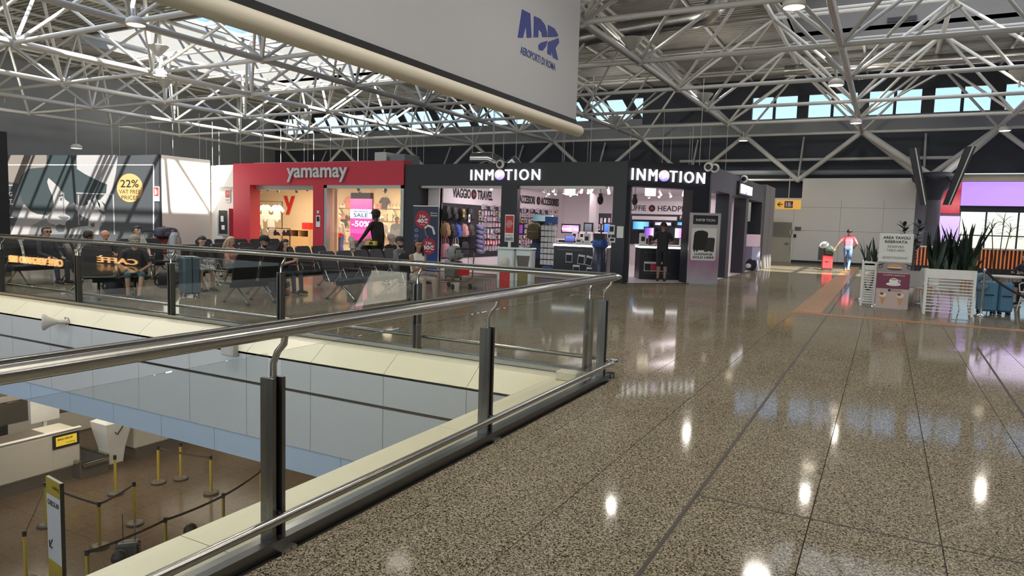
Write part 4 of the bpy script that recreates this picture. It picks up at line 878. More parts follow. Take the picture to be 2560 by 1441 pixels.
lettering(tm := MB(), 'For The Music', (onY(1699, 550, 29.9).x, 29.95, onY(1700, 549, 29.9).z), XA, ZA, 1.1, .16, M_WINK, depth=.01, bold=.02); solo('wall_slogan', tm, 'white slogan lettering on the dark band at the back of the black shop', 'sign')
xq_ = onY(1478, 540, 28.3).x; xr_ = onY(1526, 540, 28.3).x
for k in range(10):
    o = bpy.data.objects.new('accessory_pack', packs[(0, 3, 6, 5)[k % 4]]); o.location = (xq_ + (xr_ - xq_) * (k + .5) / 10, 28.3, 2.0 if k % 2 else 1.72); o.rotation_euler = (0, 0, -PI / 2); o.scale = (1, 1.1, 1.2); link(o); tag(o, ('silver', 'pale', 'white', 'charcoal')[k % 4] + ' pack, ' + ORD[k] + ' from the left beside the interior column of the black shop', 'pack', 'packs beside the interior column')
solo('display_stand', MB().box(0, xr_ - xq_, .0, .08, .9, 2.2, M_CNT).box(0, xr_ - xq_, -.1, .08, 0, .9, M_CNT), 'black back panel for packs beside the interior column', 'display', loc=(xq_, 28.35, 0))
# round display pillar with product bands, spotlights, lanterns, speakers
p = onY(1497, 690, 20.1); rd = thing('display_pillar', 'round clear display pillar with dark packs beside the middle counter', 'display', (p.x, 20.1, 0))
part('core', MB().lathe([(0, 0), (.2, 0), (.22, .05), (.21, 1.1), (0, 1.12)], n=16, m=mat('pillar_packs', (.05, .06, .10), .3, vary=.7, scale=22)), rd); part('collar', MB().lathe([(.22, 1.0), (.25, 1.03), (.25, 1.2), (.2, 1.24), (0, 1.24)], n=16, m=MATS['spinner_blue']), rd); part('top_box', MB().box(-.18, .18, -.12, .12, 1.24, 1.42, M_BLACK), rd)
SPOTS = [(1361, 492, 22), (1372, 478, 24), (1384, 497, 22), (1390, 490, 24), (1409, 506, 23), (1425, 492, 25), (1444, 503, 24), (1453, 500, 22.5), (1470, 493, 23), (1479, 505, 22), (1520, 510, 23), (1650, 470, 24), (1675, 475, 25), (1710, 472, 24), (1716, 505, 26), (1650, 503, 25.5), (1620, 490, 26), (1365, 505, 25)]
SPU = sorted(u * 1000 + v for u, v, y in SPOTS)
for k, (u, v, y) in enumerate(SPOTS):
    q = onY(u, v, y); spot((q.x, y, 3.02), (random.uniform(-.5, .5), random.uniform(-.6, .1), -.7), label='white spotlight, ' + ORDL[SPU.index(u * 1000 + v)] + ' from the left under the black shop ceiling', group='black shop spotlights', body=M_WHITE)
q = onY(1228, 490, 21); spot((q.x, 21, 3.02), (.3, -.6, -.7), label='white spotlight glaring at the end of the travel band', body=M_WHITE, group=None)
M_LANT = mat('lantern_glow', (1, .93, .75), .5, emit=1.6, ecol=(1, .9, .68))
for u, lab in ((1425, 'cream lit square lantern under the ceiling of the middle opening'), (1626, 'cream lit square lantern under the ceiling of the corner opening')):
    q = onY(u, 482, 22.5); solo('ceiling_lantern', MB().box(-.14, .14, -.14, .14, -.36, 0, M_LANT).box(-.15, .15, -.15, .15, 0, .03, M_WHITE), lab, 'lamp', loc=(q.x, 22.5, 3.05))
for u, v, y, lab in ((1501, 500, 21, 'black oval speaker hanging at the right of the middle opening'), (1587, 502, 22, 'black oval speaker hanging at the left of the corner opening')):
    q = onY(u, v, y); o = thing('hanging_speaker', lab, 'speaker', (q.x, y, q.z)); part('body', MB().ball((0, 0, 0), (.1, .1, .16), 12, 8, M_BLACK), o); part('bracket', MB().box(-.06, .06, -.02, .02, .14, .2, M_BLACK).cyl((0, 0, .2), (0, 0, 3.1 - q.z), .01, n=6, m=M_BLACK), o)
# white panels and stand seen through the side openings
for y, lab in ((26.4, 'white panel behind the first side opening'), (29.8, 'white panel behind the second side opening'), (30.15, 'white panel behind the last side opening')):
    solo('partition_screen', MB().box(-6.6 if y < 27 else -5.9, -5.2, 0, .06, 0.02, 2.75, M_INWALL), lab, 'panel', loc=(0, y - .35, 0))
p = G(1882, 676); ps = thing('poster_stand', 'pink and lilac cardboard display by the last side pillar', 'display', (p.x - .1, p.y - .3, 0))
part('box', MB().box(-.35, .3, -.2, .2, .02, 1.0, mat('card_lilac', (.30, .26, .42), .5)), ps); part('header', MB().box(-.15, .4, -.21, -.19, 1.0, 1.5, mat('card_pink', (.80, .60, .68), .5, emit=.15)), ps); part('side_card', MB().box(.1, .42, -.23, -.2, .45, .98, mat('card_white', (.6, .6, .8), .5)), ps)
part('picture', MB().ball((.1, -.22, .25), (.22, .02, .25), 12, 8, M_INK).ball((0, -.235, .2), (.12, .02, .1), 10, 6, M_WINK), ps)

# --- things standing in front of the black shop
a, b = Vector((-5.17, 20.84, 0)), Vector((-4.38, 21.26, 0)); ex = (b - a).normalized(); rz = math.atan2(ex.y, ex.x); w = (b - a).length
lg = thing('luggage_sign', 'tall sign reading LUGGAGE SOLD HERE with two black suitcases printed on it', 'sign', (a + b) / 2, rz)
M_LG = gradient('sign_fade', [(.42, .40, .43), (.34, .17, .28), (.50, .47, .50), (.46, .45, .48)], 2, emit=False)
part('board', MB().box(-w / 2, w / 2, -.02, .02, .04, 2.1, M_LG), lg); part('foot', MB().box(-w / 2 + .03, w / 2 - .03, -.14, .14, 0, .04, M_GREYTRIM), lg); part('edge', MB().box(-w / 2 - .012, -w / 2, -.03, .03, 0, 2.13, M_GREYTRIM).box(w / 2, w / 2 + .012, -.03, .03, 0, 2.13, M_GREYTRIM).box(-w / 2, w / 2, -.03, .03, 2.1, 2.13, M_GREYTRIM), lg)
pl = MB(); rp = lambda x0, x1, z0, z1, r: [(x0 + r, z0), (x1 - r, z0), (x1, z0 + r), (x1, z1 - r), (x1 - r, z1), (x0 + r, z1), (x0, z1 - r), (x0, z0 + r)]
pl.prism(rp(-.38, .36, .72, 1.68, .03), (0, -.021, 0), XA, ZA, .003, M_PANEL).prism(rp(-.36, .38, 1.79, 2.06, .01), (0, -.021, 0), XA, ZA, .003, M_BLACK)
part('print', pl, lg); pl = MB()
pl.prism([(-.33, 1.06), (-.30, 1.02), (.03, 1.02), (.06, 1.06), (.11, 1.5), (.08, 1.57), (-.05, 1.61), (-.2, 1.6), (-.29, 1.55), (-.31, 1.45)], (0, -.025, 0), XA, ZA, .002, M_INK).prism([(.03, 1.0), (.3, 1.0), (.32, 1.36), (.28, 1.4), (.1, 1.4)], (0, -.026, 0), XA, ZA, .002, mat('print_black', (.03, .03, .033), .5))
for x in (-.28, -.2, .04, .1, .22, .28): disc(pl, (x, -.025, 1.0), XA, ZA, .028, M_INK, 10)
part('suitcase_picture', pl, lg); pl = MB()
for s, z, ww in (('LUGGAGE', .87, .54), ('SOLD HERE', .77, .64)): lettering(pl, s, (-ww / 2, -.025, z), XA, ZA, ww, .072, M_INK, bold=.03)
lettering(pl, 'INM', (-.27, -.025, 1.88), XA, ZA, .18, .075, M_WINK); lettering(pl, 'TION', (.02, -.025, 1.88), XA, ZA, .27, .075, M_WINK); pl.prism([(-.06, 1.87), (.0, 1.92), (-.06, 1.97)], (0, -.025, 0), XA, ZA, .002, mat('mark_pink', (.8, .5, .7), .5))
part('lettering', pl, lg)
a, b = onY(1034, 516, 18.7), onY(1096, 516, 18.7); w = (b.x - a.x) / 2
ru = thing('rollup_banner', 'dark blue roll-up banner with two red price discs, 40 and 30 euros', 'banner', ((a.x + b.x) / 2, 18.7, 0))
part('sheet', MB().box(-w, w, -.005, .005, .08, a.z, gradient('banner_blue', [(.03, .10, .42), (.02, .04, .14), (.02, .03, .07), (.02, .03, .07)], 2, emit=False)), ru); part('top_bar', MB().box(-w, w, -.012, .012, a.z, a.z + .03, M_WINK), ru); part('foot', MB().box(-w, w, -.12, .12, 0, .08, M_GREYTRIM), ru)
M_DISC = mat('disc_red', (.35, .02, .04), .4); H_ = a.z
for px, pz, s, r in ((-.12, H_ - .42, '40€', .30), (.14, H_ - 1.28, '30€', .28)):
    q = MB(); disc(q, (px, -.006, pz), XA, ZA, r, M_DISC, 28); k = part('red_disc', q, ru); q = MB(); lettering(q, '2 for', (px - .12, -.0085, pz + .05), XA, ZA, .25, .1, M_WINK, bold=.02); lettering(q, s, (px - .22, -.0085, pz - .12), XA, ZA, .44, .15, M_WINK, bold=.04); lettering(q, 'off each', (px - .1, -.0085, pz - .19), XA, ZA, .2, .04, M_WINK); part('lettering', q, k)
q = MB(); lettering(q, 'Memory', (.2, -.008, H_ - .24), XA, ZA, .26, .055, M_WINK, bold=.01); lettering(q, 'Dreamer', (.2, -.008, H_ - .31), XA, ZA, .28, .055, M_WINK, bold=.01)
for k in range(3): q.tube([(-.35 + .06 * math.cos(t), -.008, H_ - .78 - .18 * k + .04 * math.sin(t)) for t in [i * PI / 5 for i in range(11)]], .006, 5, M_WINK)
q.tube([(.0, -.01, H_ - .7), (.12, -.01, H_ - .62), (.3, -.01, H_ - .68), (.38, -.01, H_ - .9)], .045, 8, M_PANEL).tube([(.0, -.01, H_ - .7), (.04, -.01, H_ - .9), (.15, -.01, H_ - 1.02)], .04, 8, M_PMID)
part('print', q, ru)

# ================================================================== RIGHT SIDE
WY = 40.8
wr = struct('wall_back_right', MB().box(-4.15, 1.2, WY, WY + .3, 0, 4.55, M_WALLW).box(-4.53, -4.15, WY, WY + .3, 0, 3.49, M_WALLW).box(-8, -4.53, WY, WY + .3, 2.17, 3.49, M_WALLW).box(1.2, 14, WY + 2.6, WY + 2.9, 4.58, 4.92, M_CREAM).box(1.0, 1.2, WY + .3, 46.5, 0, 4.55, M_WALLW))
for a in (((-4.15, 1.2), 1.75), ((-4.53, 1.2), 3.0)): part('panel_joint', MB().box(*a[0], WY - .003, WY, a[1], a[1] + .012, M_PMID), wr)
for x in (-4.5, -2.2, -.2): part('panel_joint', MB().box(x, x + .012, WY - .003, WY, 0, 3.4, M_PMID), wr)
struct('baseboard_back', MB().box(-4.5, 1.2, WY - .03, WY, 0, .13, M_BLACK))
dr = struct('door_1', MB().box(-5.62, -4.53, WY + .02, WY + .08, 0, 2.17, mat('door_cream', (.50, .47, .38), .5)))
part('upper_panel', MB().box(-5.6, -4.55, WY - .0, WY + .02, 1.38, 2.15, mat('door_grey', (.26, .26, .23), .5)), dr); part('handle', MB().box(-4.85, -4.65, WY - .06, WY + .02, 1.0, 1.05, M_CHROME), dr); part('frame', MB().box(-4.55, -4.47, WY - .03, WY, 0, 2.2, M_WALLW), dr)
q = onY(2003, 500, 39.2); q2 = onY(1938, 523, 39.2)
ts = thing('toilet_sign', 'orange hanging sign with arrow and toilet pictograms beside the grey shop wall', 'sign', ((q.x + q2.x) / 2, 39.2, (q.z + q2.z) / 2)); w, h = (q.x - q2.x) / 2, (q.z - q2.z) / 2
M_ORANGE = mat('sign_orange', (.95, .50, .10), .4, emit=.35); M_MAROON = mat('sign_maroon', (.16, .02, .02), .4)
part('box', MB().box(-w, w, 0, .12, -h, h, M_ORANGE), ts); part('hanger', MB().box(-.02, .02, .04, .08, h, 4.5 - ts.location.z, M_GREYTRIM), ts)
t_ = MB().prism([(-w * .88, 0), (-w * .66, h * .5), (-w * .58, h * .42), (-w * .74, h * .1), (-w * .42, h * .1), (-w * .42, -h * .1), (-w * .74, -h * .1), (-w * .58, -h * .42), (-w * .66, -h * .5)], (0, -.001, 0), XA, ZA, .003, M_INK)
t_.box(-w * .28, w * .38, -.003, 0, -h * .7, h * .7, M_MAROON)
for x in (-.19, -.02, .1): t_.box(w * x, w * (x + .09), -.006, -.003, -h * .5, h * .3, M_WINK); disc(t_, (w * (x + .045), -.003, h * .42), XA, ZA, h * .1, M_WINK, 8)
t_.tube([(w * .3 + h * .2 * math.cos(a), -.005, -h * .25 + h * .2 * math.sin(a)) for a in [i * .6 for i in range(10)]], .012, 5, M_WINK); part('pictogram', t_, ts)
q = onY(2055, 634, WY); gr = thing('vent_grille', 'dark vent grille low on the big white wall', 'vent', (q.x, WY - .02, q.z)); part('frame', MB().box(-.19, .19, 0, .02, -.36, .36, M_DSTEEL), gr)
for k in range(9): part('slat', MB().box(-.16, .16, -.015, 0, -.31 + .07 * k, -.28 + .07 * k, M_INK), gr)
for (u, v, s, m_, lab) in ((1995, 572, (.16, .1), M_PMID, 'small grey plate beside the cream door'), (1978, 580, (.07, .12), M_GREYTRIM, 'steel door phone beside the cream door'), (1987, 590, (.07, .09), M_BLACK, 'small black card reader beside the cream door')):
    q = onY(u, v, WY); solo('wall_plate', MB().rbox(-s[0], s[0], -.03, 0, -s[1], s[1], .008, m_), lab, 'plate', loc=(q.x, WY, q.z))

# restaurant behind
M_LILAC = gradient('lilac_screen', [(.52, .30, .95), (.62, .40, 1.0)], 0, .85); M_REDPIC = gradient('red_picture', [(.75, .05, .10), (.95, .20, .22), (.60, .03, .08), (.9, .15, .2)], 2, .5)
rs = thing('led_screen', 'long glowing lilac screen above the restaurant windows', 'screen', (6, 44, 3.9)); part('display', MB().box(3.36, 11, 43.95, 44, 3.32, 4.57, M_LILAC), rs, world=True); part('case', MB().box(3.34, 11, 44, 44.1, 3.28, 4.58, M_NAVY), rs, world=True)
solo('picture_panel', MB().box(2.26, 3.34, 43.95, 44.05, 2.9, 4.57, M_REDPIC), 'bright red lit picture panel beside the lilac screen', 'panel'); solo('light_panel', MB().box(2.3, 3.4, 43.95, 44.05, 1.3, 2.75, gradient('lilac_panel', [(.60, .40, .85), (.75, .58, .9)], 2, .8)), 'pale lilac lit panel under the red picture', 'panel')
rw = thing('window_30', None, None, (6, 44.4, 1), kind='structure')
part('pane', MB().box(3.4, 13.9, 44.4, 44.42, .95, 3.0, M_SKYGLASS), rw, world=True)
for x in (3.42, 4.6, 6.0, 7.4, 8.8, 10.2): part('mullion', MB().box(x - .035, x + .035, 44.35, 44.5, .95, 3.0, M_NAVY), rw, world=True)
part('transom', MB().box(3.4, 13.9, 44.36, 44.48, 1.74, 1.8, M_NAVY), rw, world=True); part('head_beam', MB().box(3.4, 13.9, 44.1, 44.5, 3.0, 3.3, M_NAVY), rw, world=True)
struct('wall_restaurant', MB().box(1.2, 3.4, 44.12, 44.5, 0, 4.6, M_GREYW).box(3.4, 14, 44.3, 44.5, 0, .95, M_WALLW).box(1.2, 14, 44.3, 44.5, 3.3, 4.95, M_NAVY))
struct('ground_outside', MB().box(-80, 120, 47, 220, -5.3, -5.2, mat('apron_concrete', (.72, .72, .70), .8)))
br = thing('bar_front', 'long bar counter with glowing copper bars beneath the far restaurant window', 'bar', (4.5, 38.5, 0)); M_COPPER = mat('copper_bar', (.75, .26, .10), .35, .8, emit=.12, ecol=(1, .3, .1))
part('base', MB().box(1.3, 11, 38.5, 39.2, 0, .25, M_BLACK), br, world=True); part('worktop', MB().box(1.25, 11, 38.4, 39.3, 1.12, 1.18, M_WHITE), br, world=True); part('back_board', MB().box(1.3, 11, 38.8, 38.85, .25, 1.12, M_MAROON), br, world=True)
sl = MB().box(-.03, .03, 0, .06, .25, 1.12, M_COPPER).mesh('bar_slat')
for k in range(64): part('slat', sl, br, loc=(1.4 + .15 * k - 4.5, .05, 0))
light('restaurant_glow', 'AREA', (7, 40, 4.4), (0, -.3, -1), 160, (.85, .72, 1.0), 7, 3)
# tree-like column with two hanging dark screens
cl = thing('column_head', 'grey round column with dark head carrying two slanting roof struts', 'column', (1.95, 40.0, 0))
part('shaft', MB().cyl((0, 0, 0), (0, 0, 3.6), .34, .30, 20, M_SLATE), cl); part('capital', MB().lathe([(.3, 3.4), (.42, 3.8), (1.0, 4.35), (1.05, 4.6), (.6, 4.75), (0, 4.75)], n=20, m=M_DARKW), cl)
for s in (-1, 1): part('strut', MB().cyl((.25 * s, 0, 4.6), (2.9 * s - .4, 1.3, 6.95), .17, n=12, m=M_TUBE), cl)
for (u0, v0, u1, v1, lab) in ((2284, 370, 2310, 512, 'dark slanting screen hung left of the column head'), (2428, 366, 2368, 512, 'dark slanting screen hung right of the column head')):
    a, b = onY(u0, v0, 38.2), onY(u1, v1, 38.2); o = thing('slanted_screen', lab, 'screen', (a + b) / 2); d = (b - a) / 2; t = Vector((.2, 0, 0))
    part('case', MB().prism([(-d.x - .2, -d.z), (-d.x + .2, -d.z), (d.x + .16, d.z), (d.x - .16, d.z)], (0, .6, 0), XA, ZA, .6, M_BLACK), o)
    part('edge_strip', MB().prism([(-d.x + .05, -d.z), (-d.x + .1, -d.z), (d.x + .09, d.z), (d.x + .04, d.z)], (0, -.002, 0), XA, ZA, .01, M_GREYTRIM), o)
    part('bracket', MB().tube([(d.x * .6, .6, d.z * .2), ((1.95 - o.location.x) * .6, 1.0, .15), (1.95 - o.location.x, 1.5, .1)], .04, 6, M_BLACK), o)

# plants: blades cut once, then set one by one
def blade_mesh(L, w, bend, col, n=6):
    m_ = mat(f'leaf_{col[0]:.3f}_{col[1]:.3f}', col, .45, vary=.35, scale=9); b = MB(); vs = []
    for i in range(n + 1):
        t = i / n; ww = w * (math.sin(PI * min(1, .25 + t * .75)) ** .7) * (1 if t < .95 else .15); x = bend * t * t * L; z = L * t
        vs += [(x, -ww / 2, z), (x + .01 - .02 * abs(t - .5), 0, z), (x, ww / 2, z)]
    b.add(vs, [f for i in range(n) for f in ((3 * i, 3 * i + 3, 3 * i + 4, 3 * i + 1), (3 * i + 1, 3 * i + 4, 3 * i + 5, 3 * i + 2))], m_, True); return b.mesh('leaf')
SNAKE = [blade_mesh(L, w, bd, c) for L, w, bd, c in ((.9, .075, .12, (.016, .030, .022)), (.7, .07, .25, (.022, .042, .028)), (1.0, .06, .06, (.014, .026, .022)), (.55, .075, .35, (.03, .055, .03)))]
def snake_plant(name, label, p, rz, L, D, n, s=1.0, seed=1):
    R_ = random.Random(seed); o = thing(name, label, 'plant', p, rz)
    part('soil', MB().box(-L / 2, L / 2, -D / 2, D / 2, -.06, -.02, M_INK), o)
    for k in range(n):
        x = -L / 2 + L * (k + .5) / n + R_.uniform(-.03, .03); y = R_.uniform(-D / 2, D / 2); c = part('leaf', SNAKE[R_.randrange(4)], o, loc=(x, y, -.05))
        c.rotation_euler = (R_.uniform(-.22, .22), x / L * .55 + R_.uniform(-.2, .2), R_.uniform(0, 6.3)); q = s * R_.uniform(.55, 1.1); c.scale = (q, q * 1.25, q)
    return o
def planter(label, p, rz, L, D, H, nsl):
    o = thing('slatted_planter', label, 'planter', p, rz)
    for x in (-1, 1):
        for y in (-1, 1): part('post', MB().box(x * L / 2 - .025, x * L / 2 + .025, y * D / 2 - .025, y * D / 2 + .025, 0, H, M_WHITE), o)
    part('trough', MB().box(-L / 2, L / 2, -D / 2 - .012, D / 2 + .012, H - .19, H, M_WHITE), o)
    sm_ = MB().box(-L / 2 + .02, L / 2 - .02, -.011, .011, -.010, .010, M_WHITE).mesh('planter_slat'); se = MB().box(-.011, .011, -D / 2 + .02, D / 2 - .02, -.013, .013, M_WHITE).mesh('planter_slat')
    for k in range(nsl):
        z = .07 + (H - .3) * k / (nsl - 1)
        part('slat', sm_, o, loc=(0, -D / 2, z))
        for x in (-1, 1): part('slat', se, o, loc=(x * (L / 2), 0, z))
    return o
planter('white slatted planter box full of snake plants in front of the column', (1.25, 17.25, 0), .0, .86, .34, .96, 11); snake_plant('snake_plant', 'big dense clump of snake plants in the right hand white planter', (1.27, 17.25, .96), 0, .82, .3, 95, 1.12, 3)
planter('white slatted planter seen end on beside the reserved table sign', (-.28, 18.5, 0), PI / 2, 1.15, .26, 1.02, 14); snake_plant('snake_plant', 'smaller clump of snake plants left of the reserved table sign', (-.28, 18.4, 1.0), PI / 2, .95, .24, 24, .72, 5)
BROAD = [blade_mesh(.24, .10, .3, (.025, .05, .035)), blade_mesh(.2, .085, .5, (.035, .065, .045))]; THIN = [blade_mesh(.5, .022, .5, (.12, .18, .05)), blade_mesh(.42, .02, .8, (.10, .14, .06))]
def tree(name, label, p, stems, meshes, n, sp, s=1.0, seed=2):
    R_ = random.Random(seed); o = thing(name, label, 'plant', p); part('pot', MB().lathe([(0, 0), (.14, 0), (.19, .38), (.16, .38), (.15, .34), (0, .34)], n=16, m=M_WHITE), o)
    for (x, y, h0, h1) in stems:
        part('stem', MB().tube([(x * .2, y * .2, .3), (x * .7, y * .7, h1 * .7), (x, y, h1)], .012, 6, mat('bark', (.10, .08, .05), .8)), o)
        for k in range(n):
            t = k / n; c = part('leaf', meshes[k % 2], o, loc=(x, y, h0 + (h1 - h0) * t)); c.rotation_euler = (0, sp * (1 - .55 * t), k * 2.4 + R_.uniform(-.2, .2)); c.scale = (s, s, s)
    return o
q = onY(2262, 560, 19.6); q2 = onY(2302, 555, 19.6); bx = (q.x + q2.x) / 2
tree('rubber_plant', 'dark broad leaved plant rising behind the reserved table sign', (bx, 19.9, 0), [(q.x - bx, 0, 1.45, 1.92), (q2.x - bx, .1, 1.4, 1.98), (.12, .2, 1.0, 1.5)], BROAD, 16, 1.25, 1.0)
q = onY(2275, 590, 18.9); tree('spider_plant', 'pale green thin leaved plant just above the reserved table sign', (q.x, 19.2, 0), [(0, 0, 1.25, 1.45)], THIN, 18, .9, .6)
q = onY(2500, 590, 24); tree('yucca', 'thin leaved yucca standing against the bright restaurant window', (q.x, 24, 0), [(-.22, 0, 1.75, 2.05), (.25, .1, 1.6, 1.95), (.05, -.1, 1.9, 2.2)], THIN, 16, 1.1, .95)

# reserved table sign with the menu poster under it
sg = thing('table_sign', 'white and maroon sign board reading AREA TAVOLI RISERVATA with menu pictures', 'sign', (.22, 17.5, 0))
part('upper_board', MB().rbox(-.34, .32, 0, .03, 1.05, 1.68, .006, M_PANEL), sg); M_PK = mat('menu_pink', (.55, .42, .38), .5)
part('lower_board', MB().box(-.33, .31, 0, .03, .02, 1.045, M_PK), sg); t_ = MB().box(-.33, .31, -.003, 0, .46, .80, mat('menu_maroon', (.17, .02, .06), .45)).box(-.33, .31, -.003, 0, .82, 1.04, mat('menu_grey', (.30, .25, .25), .5))
M_BUN = mat('bun_print', (.55, .28, .12), .5); M_CRM = mat('cream_print', (.75, .66, .56), .5)
t_.ball((0, -.004, .955), (.15, .006, .045), 16, 6, M_BUN).ball((0, -.005, .925), (.16, .006, .022), 16, 6, M_CRM).ball((0, -.005, .90), (.15, .006, .028), 16, 6, mat('meat_print', (.12, .05, .03), .6))
t_.ball((0, -.004, .56), (.15, .006, .04), 16, 6, M_WINK).ball((0, -.006, .63), (.09, .006, .07), 16, 6, M_WINK).tube([(.08, -.008, .66), (.13, -.008, .65), (.12, -.008, .61), (.07, -.008, .59)], .012, 6, M_WINK).ball((0, -.009, .665), (.065, .004, .02), 14, 6, M_BUN)
for x in (-.19, .15): t_.prism([(x - .055, .27), (x - .008, .10), (x + .008, .10), (x + .055, .27)], (0, -.001, 0), XA, ZA, .004, M_BUN).ball((x, -.004, .31), (.075, .006, .06), 14, 6, M_CRM).ball((x - .02, -.008, .34), (.04, .004, .03), 10, 6, mat('choc_print', (.18, .07, .04), .5))
for s in (-1, 1): t_.tube([(s * .32, -.004, .98), (s * .26, -.004, 1.0), (s * .24, -.004, .94), (s * .30, -.004, .90), (s * .31, -.004, .96), (s * .21, -.004, 1.02)], .009, 5, M_NAVY)
disc(t_, (-.07, -.003, .425), XA, ZA, .03, M_INK, 14); part('print', t_, sg); t_ = MB()
for s, z, w, h, b in (('AREA TAVOLI', 1.555, .52, .062, .03), ('RISERVATA', 1.465, .44, .062, .03), ('RESERVED', 1.365, .31, .05, 0), ('TABLE AREA', 1.285, .35, .05, 0), ('BISTROT FIUMICINO', 1.12, .48, .036, .0)): part('lettering', lettering(MB(), s, (-w / 2 - .01, -.001, z), XA, ZA, w, h, M_INK, bold=b), sg)
lettering(t_, 'CAFFE NAPOLI', (-.21, -.004, .745), XA, ZA, .42, .03, M_WINK); lettering(t_, 'Amorino', (-.03, -.002, .405), XA, ZA, .2, .045, M_INK); t_.box(-.25, .24, -.003, -.001, 1.165, 1.169, M_INK); part('lettering', t_, sg); part('foot', MB().box(-.3, .28, .0, .3, 0, .02, M_DSTEEL), sg)

# chrome rope posts
def rope_post(label, p, H=1.0):
    o = thing('rope_post', label, 'barrier post', p); part('base', MB().lathe([(0, 0), (.17, 0), (.17, .015), (.05, .04), (.025, .06)], n=20, m=M_CHROME), o); part('pole', MB().lathe([(.022, .05), (.022, H - .06), (.036, H - .05), (.036, H - .01), (.02, H), (0, H + .01)], n=12, m=M_CHROME), o); return o
pp = [(1.87, 17.45, 0), (-.13, 17.95, 0), (-.46, 19.5, 0), (4.2, 16.9, 0)]
for p, lab in zip(pp, ('chrome rope post beside the big planter and the blue suitcases', 'chrome rope post just left of the reserved table sign', 'chrome rope post behind the small planter', 'chrome rope post at the far right holding the end of the rope')): rope_post(lab, p)
def rope(label, a, b, sag): a = Vector(a); b = Vector(b); solo('barrier_rope', MB().tube([a + (b - a) * t - ZA * sag * 4 * t * (1 - t) for t in [i / 14 for i in range(15)]], .024, 8, M_RUBBER), label, 'rope')
rope('black rope sagging to the right from the chrome post', (1.9, 17.45, .93), (4.17, 16.9, .93), .55); rope('black rope hanging deep between the posts by the small planter', (-.15, 17.98, .93), (-.45, 19.47, .93), .62)

# white tables and chairs
def table(label, p, r=.38, H=.74):
    o = thing('round_table', label, 'table', p); part('top', MB().lathe([(0, H - .03), (r, H - .03), (r, H), (0, H)], n=28, m=M_WHITE, smooth=False), o); part('column', MB().cyl((0, 0, .02), (0, 0, H - .03), .03, n=10, m=M_GREYTRIM), o); part('base', MB().lathe([(0, 0), (.22, 0), (.22, .015), (.04, .04), (0, .04)], n=20, m=M_GREYTRIM), o); return o
def chair(label, p, rz, arms=False):
    o = thing('cafe_chair', label, 'chair', p, rz)
    part('seat', MB().rbox(-.21, .21, -.22, .22, .43, .46, .012, M_WHITE), o); b = MB(); vs = []
    for j, (z, lean, w) in enumerate(((.46, 0, .20), (.6, .03, .225), (.75, .07, .225), (.84, .1, .19))):
        for k in range(7): a = (k - 3) / 3; vs.append((-.2 - lean + .06 * a * a, a * w, z))
    b.add(vs, [(7 * j + k, 7 * j + k + 1, 7 * j + k + 8, 7 * j + k + 7) for j in range(3) for k in range(6)], M_WHITE, True); b.add([(v[0] - .018, v[1], v[2]) for v in vs], [(7 * j + k, 7 * j + k + 7, 7 * j + k + 8, 7 * j + k + 1) for j in range(3) for k in range(6)], M_WHITE, True); part('backrest', b, o)
    for x in (-1, 1):
        for y in (-1, 1): part('leg', MB().cyl((x * .16, y * .17, .43), (x * .22, y * .22, 0), .018, .012, 8, M_WHITE), o)
    if arms:
        for y in (-1, 1): part('armrest', MB().tube([(-.22, y * .22, .66), (.1, y * .26, .66), (.18, y * .25, .62), (.18, y * .22, .45)], .014, 7, M_WHITE), o)
    return o
table('round white table behind the menu sign and big planter', (.95, 19.4, 0), .36); chair('white chair with its back to us between sign and planter', (.62, 18.7, 0), PI / 2); chair('white chair seen through the slats of the big planter', (1.3, 18.75, 0), PI / 2 + .3); chair('white chair on the far side of the table behind the planter', (1.05, 20.2, 0), -PI / 2)
table('round white table near the right edge behind the rope', (2.75, 20.6, 0), .42); chair('white chair left of the table near the right edge', (2.15, 20.35, 0), .1); chair('white armchair at the right edge close to the rope', (3.05, 19.3, 0), 2.2, True); chair('white chair under the seated guest in dark clothes', (3.3, 21.6, 0), -2.4); chair('white chair deeper in the restaurant under the far guest', (4.1, 23.6, 0), -2.6); table('round white table deeper in the restaurant', (3.5, 23.0, 0), .4)

def suitcase(name, label, p, rz, size, col, handle=True, shiny=.35):
    w, d, h = size; m_ = mat(f'case_{col[0]:.2f}_{col[1]:.2f}_{col[2]:.2f}', col, shiny, vary=.12); o = thing(name, label, 'suitcase', p, rz); z0 = .06
    part('shell', MB().rbox(-w / 2, w / 2, -d / 2, d / 2, z0, z0 + h, min(.04, d * .2), m_), o)
    rb = MB().box(-.012, .012, -d / 2 - .006, d / 2 + .006, z0 + .06, z0 + h - .06, m_).mesh('rib')
    for k in range(5): part('rib', rb, o, loc=(-w * .36 + w * .18 * k, 0, 0))
    part('zip', MB().box(-w / 2 - .003, w / 2 + .003, -.008, .008, z0 - .001, z0 + h + .003, M_INK), o)
    wm = MB().ball((0, 0, .03), (.03, .018, .03), 10, 6, M_RUBBER).box(-.015, .015, -.012, .012, .04, z0 + .01, M_INK).mesh('wheel')
    for x in (-1, 1):
        for y in (-1, 1): part('wheel', wm, o, loc=(x * (w / 2 - .05), y * (d / 2 - .04), 0))
    part('side_handle', MB().tube([(-.08, -d / 2 - .0, z0 + h * .55), (-.07, -d / 2 - .03, z0 + h * .55), (.07, -d / 2 - .03, z0 + h * .55), (.08, -d / 2, z0 + h * .55)], .012, 6, M_INK), o)
    if handle: part('pull_handle', MB().tube([(-w * .25, d * .3, z0 + h), (-w * .25, d * .3, z0 + h + handle), (w * .25, d * .3, z0 + h + handle), (w * .25, d * .3, z0 + h)], .010, 6, M_DSTEEL), o)
    return o
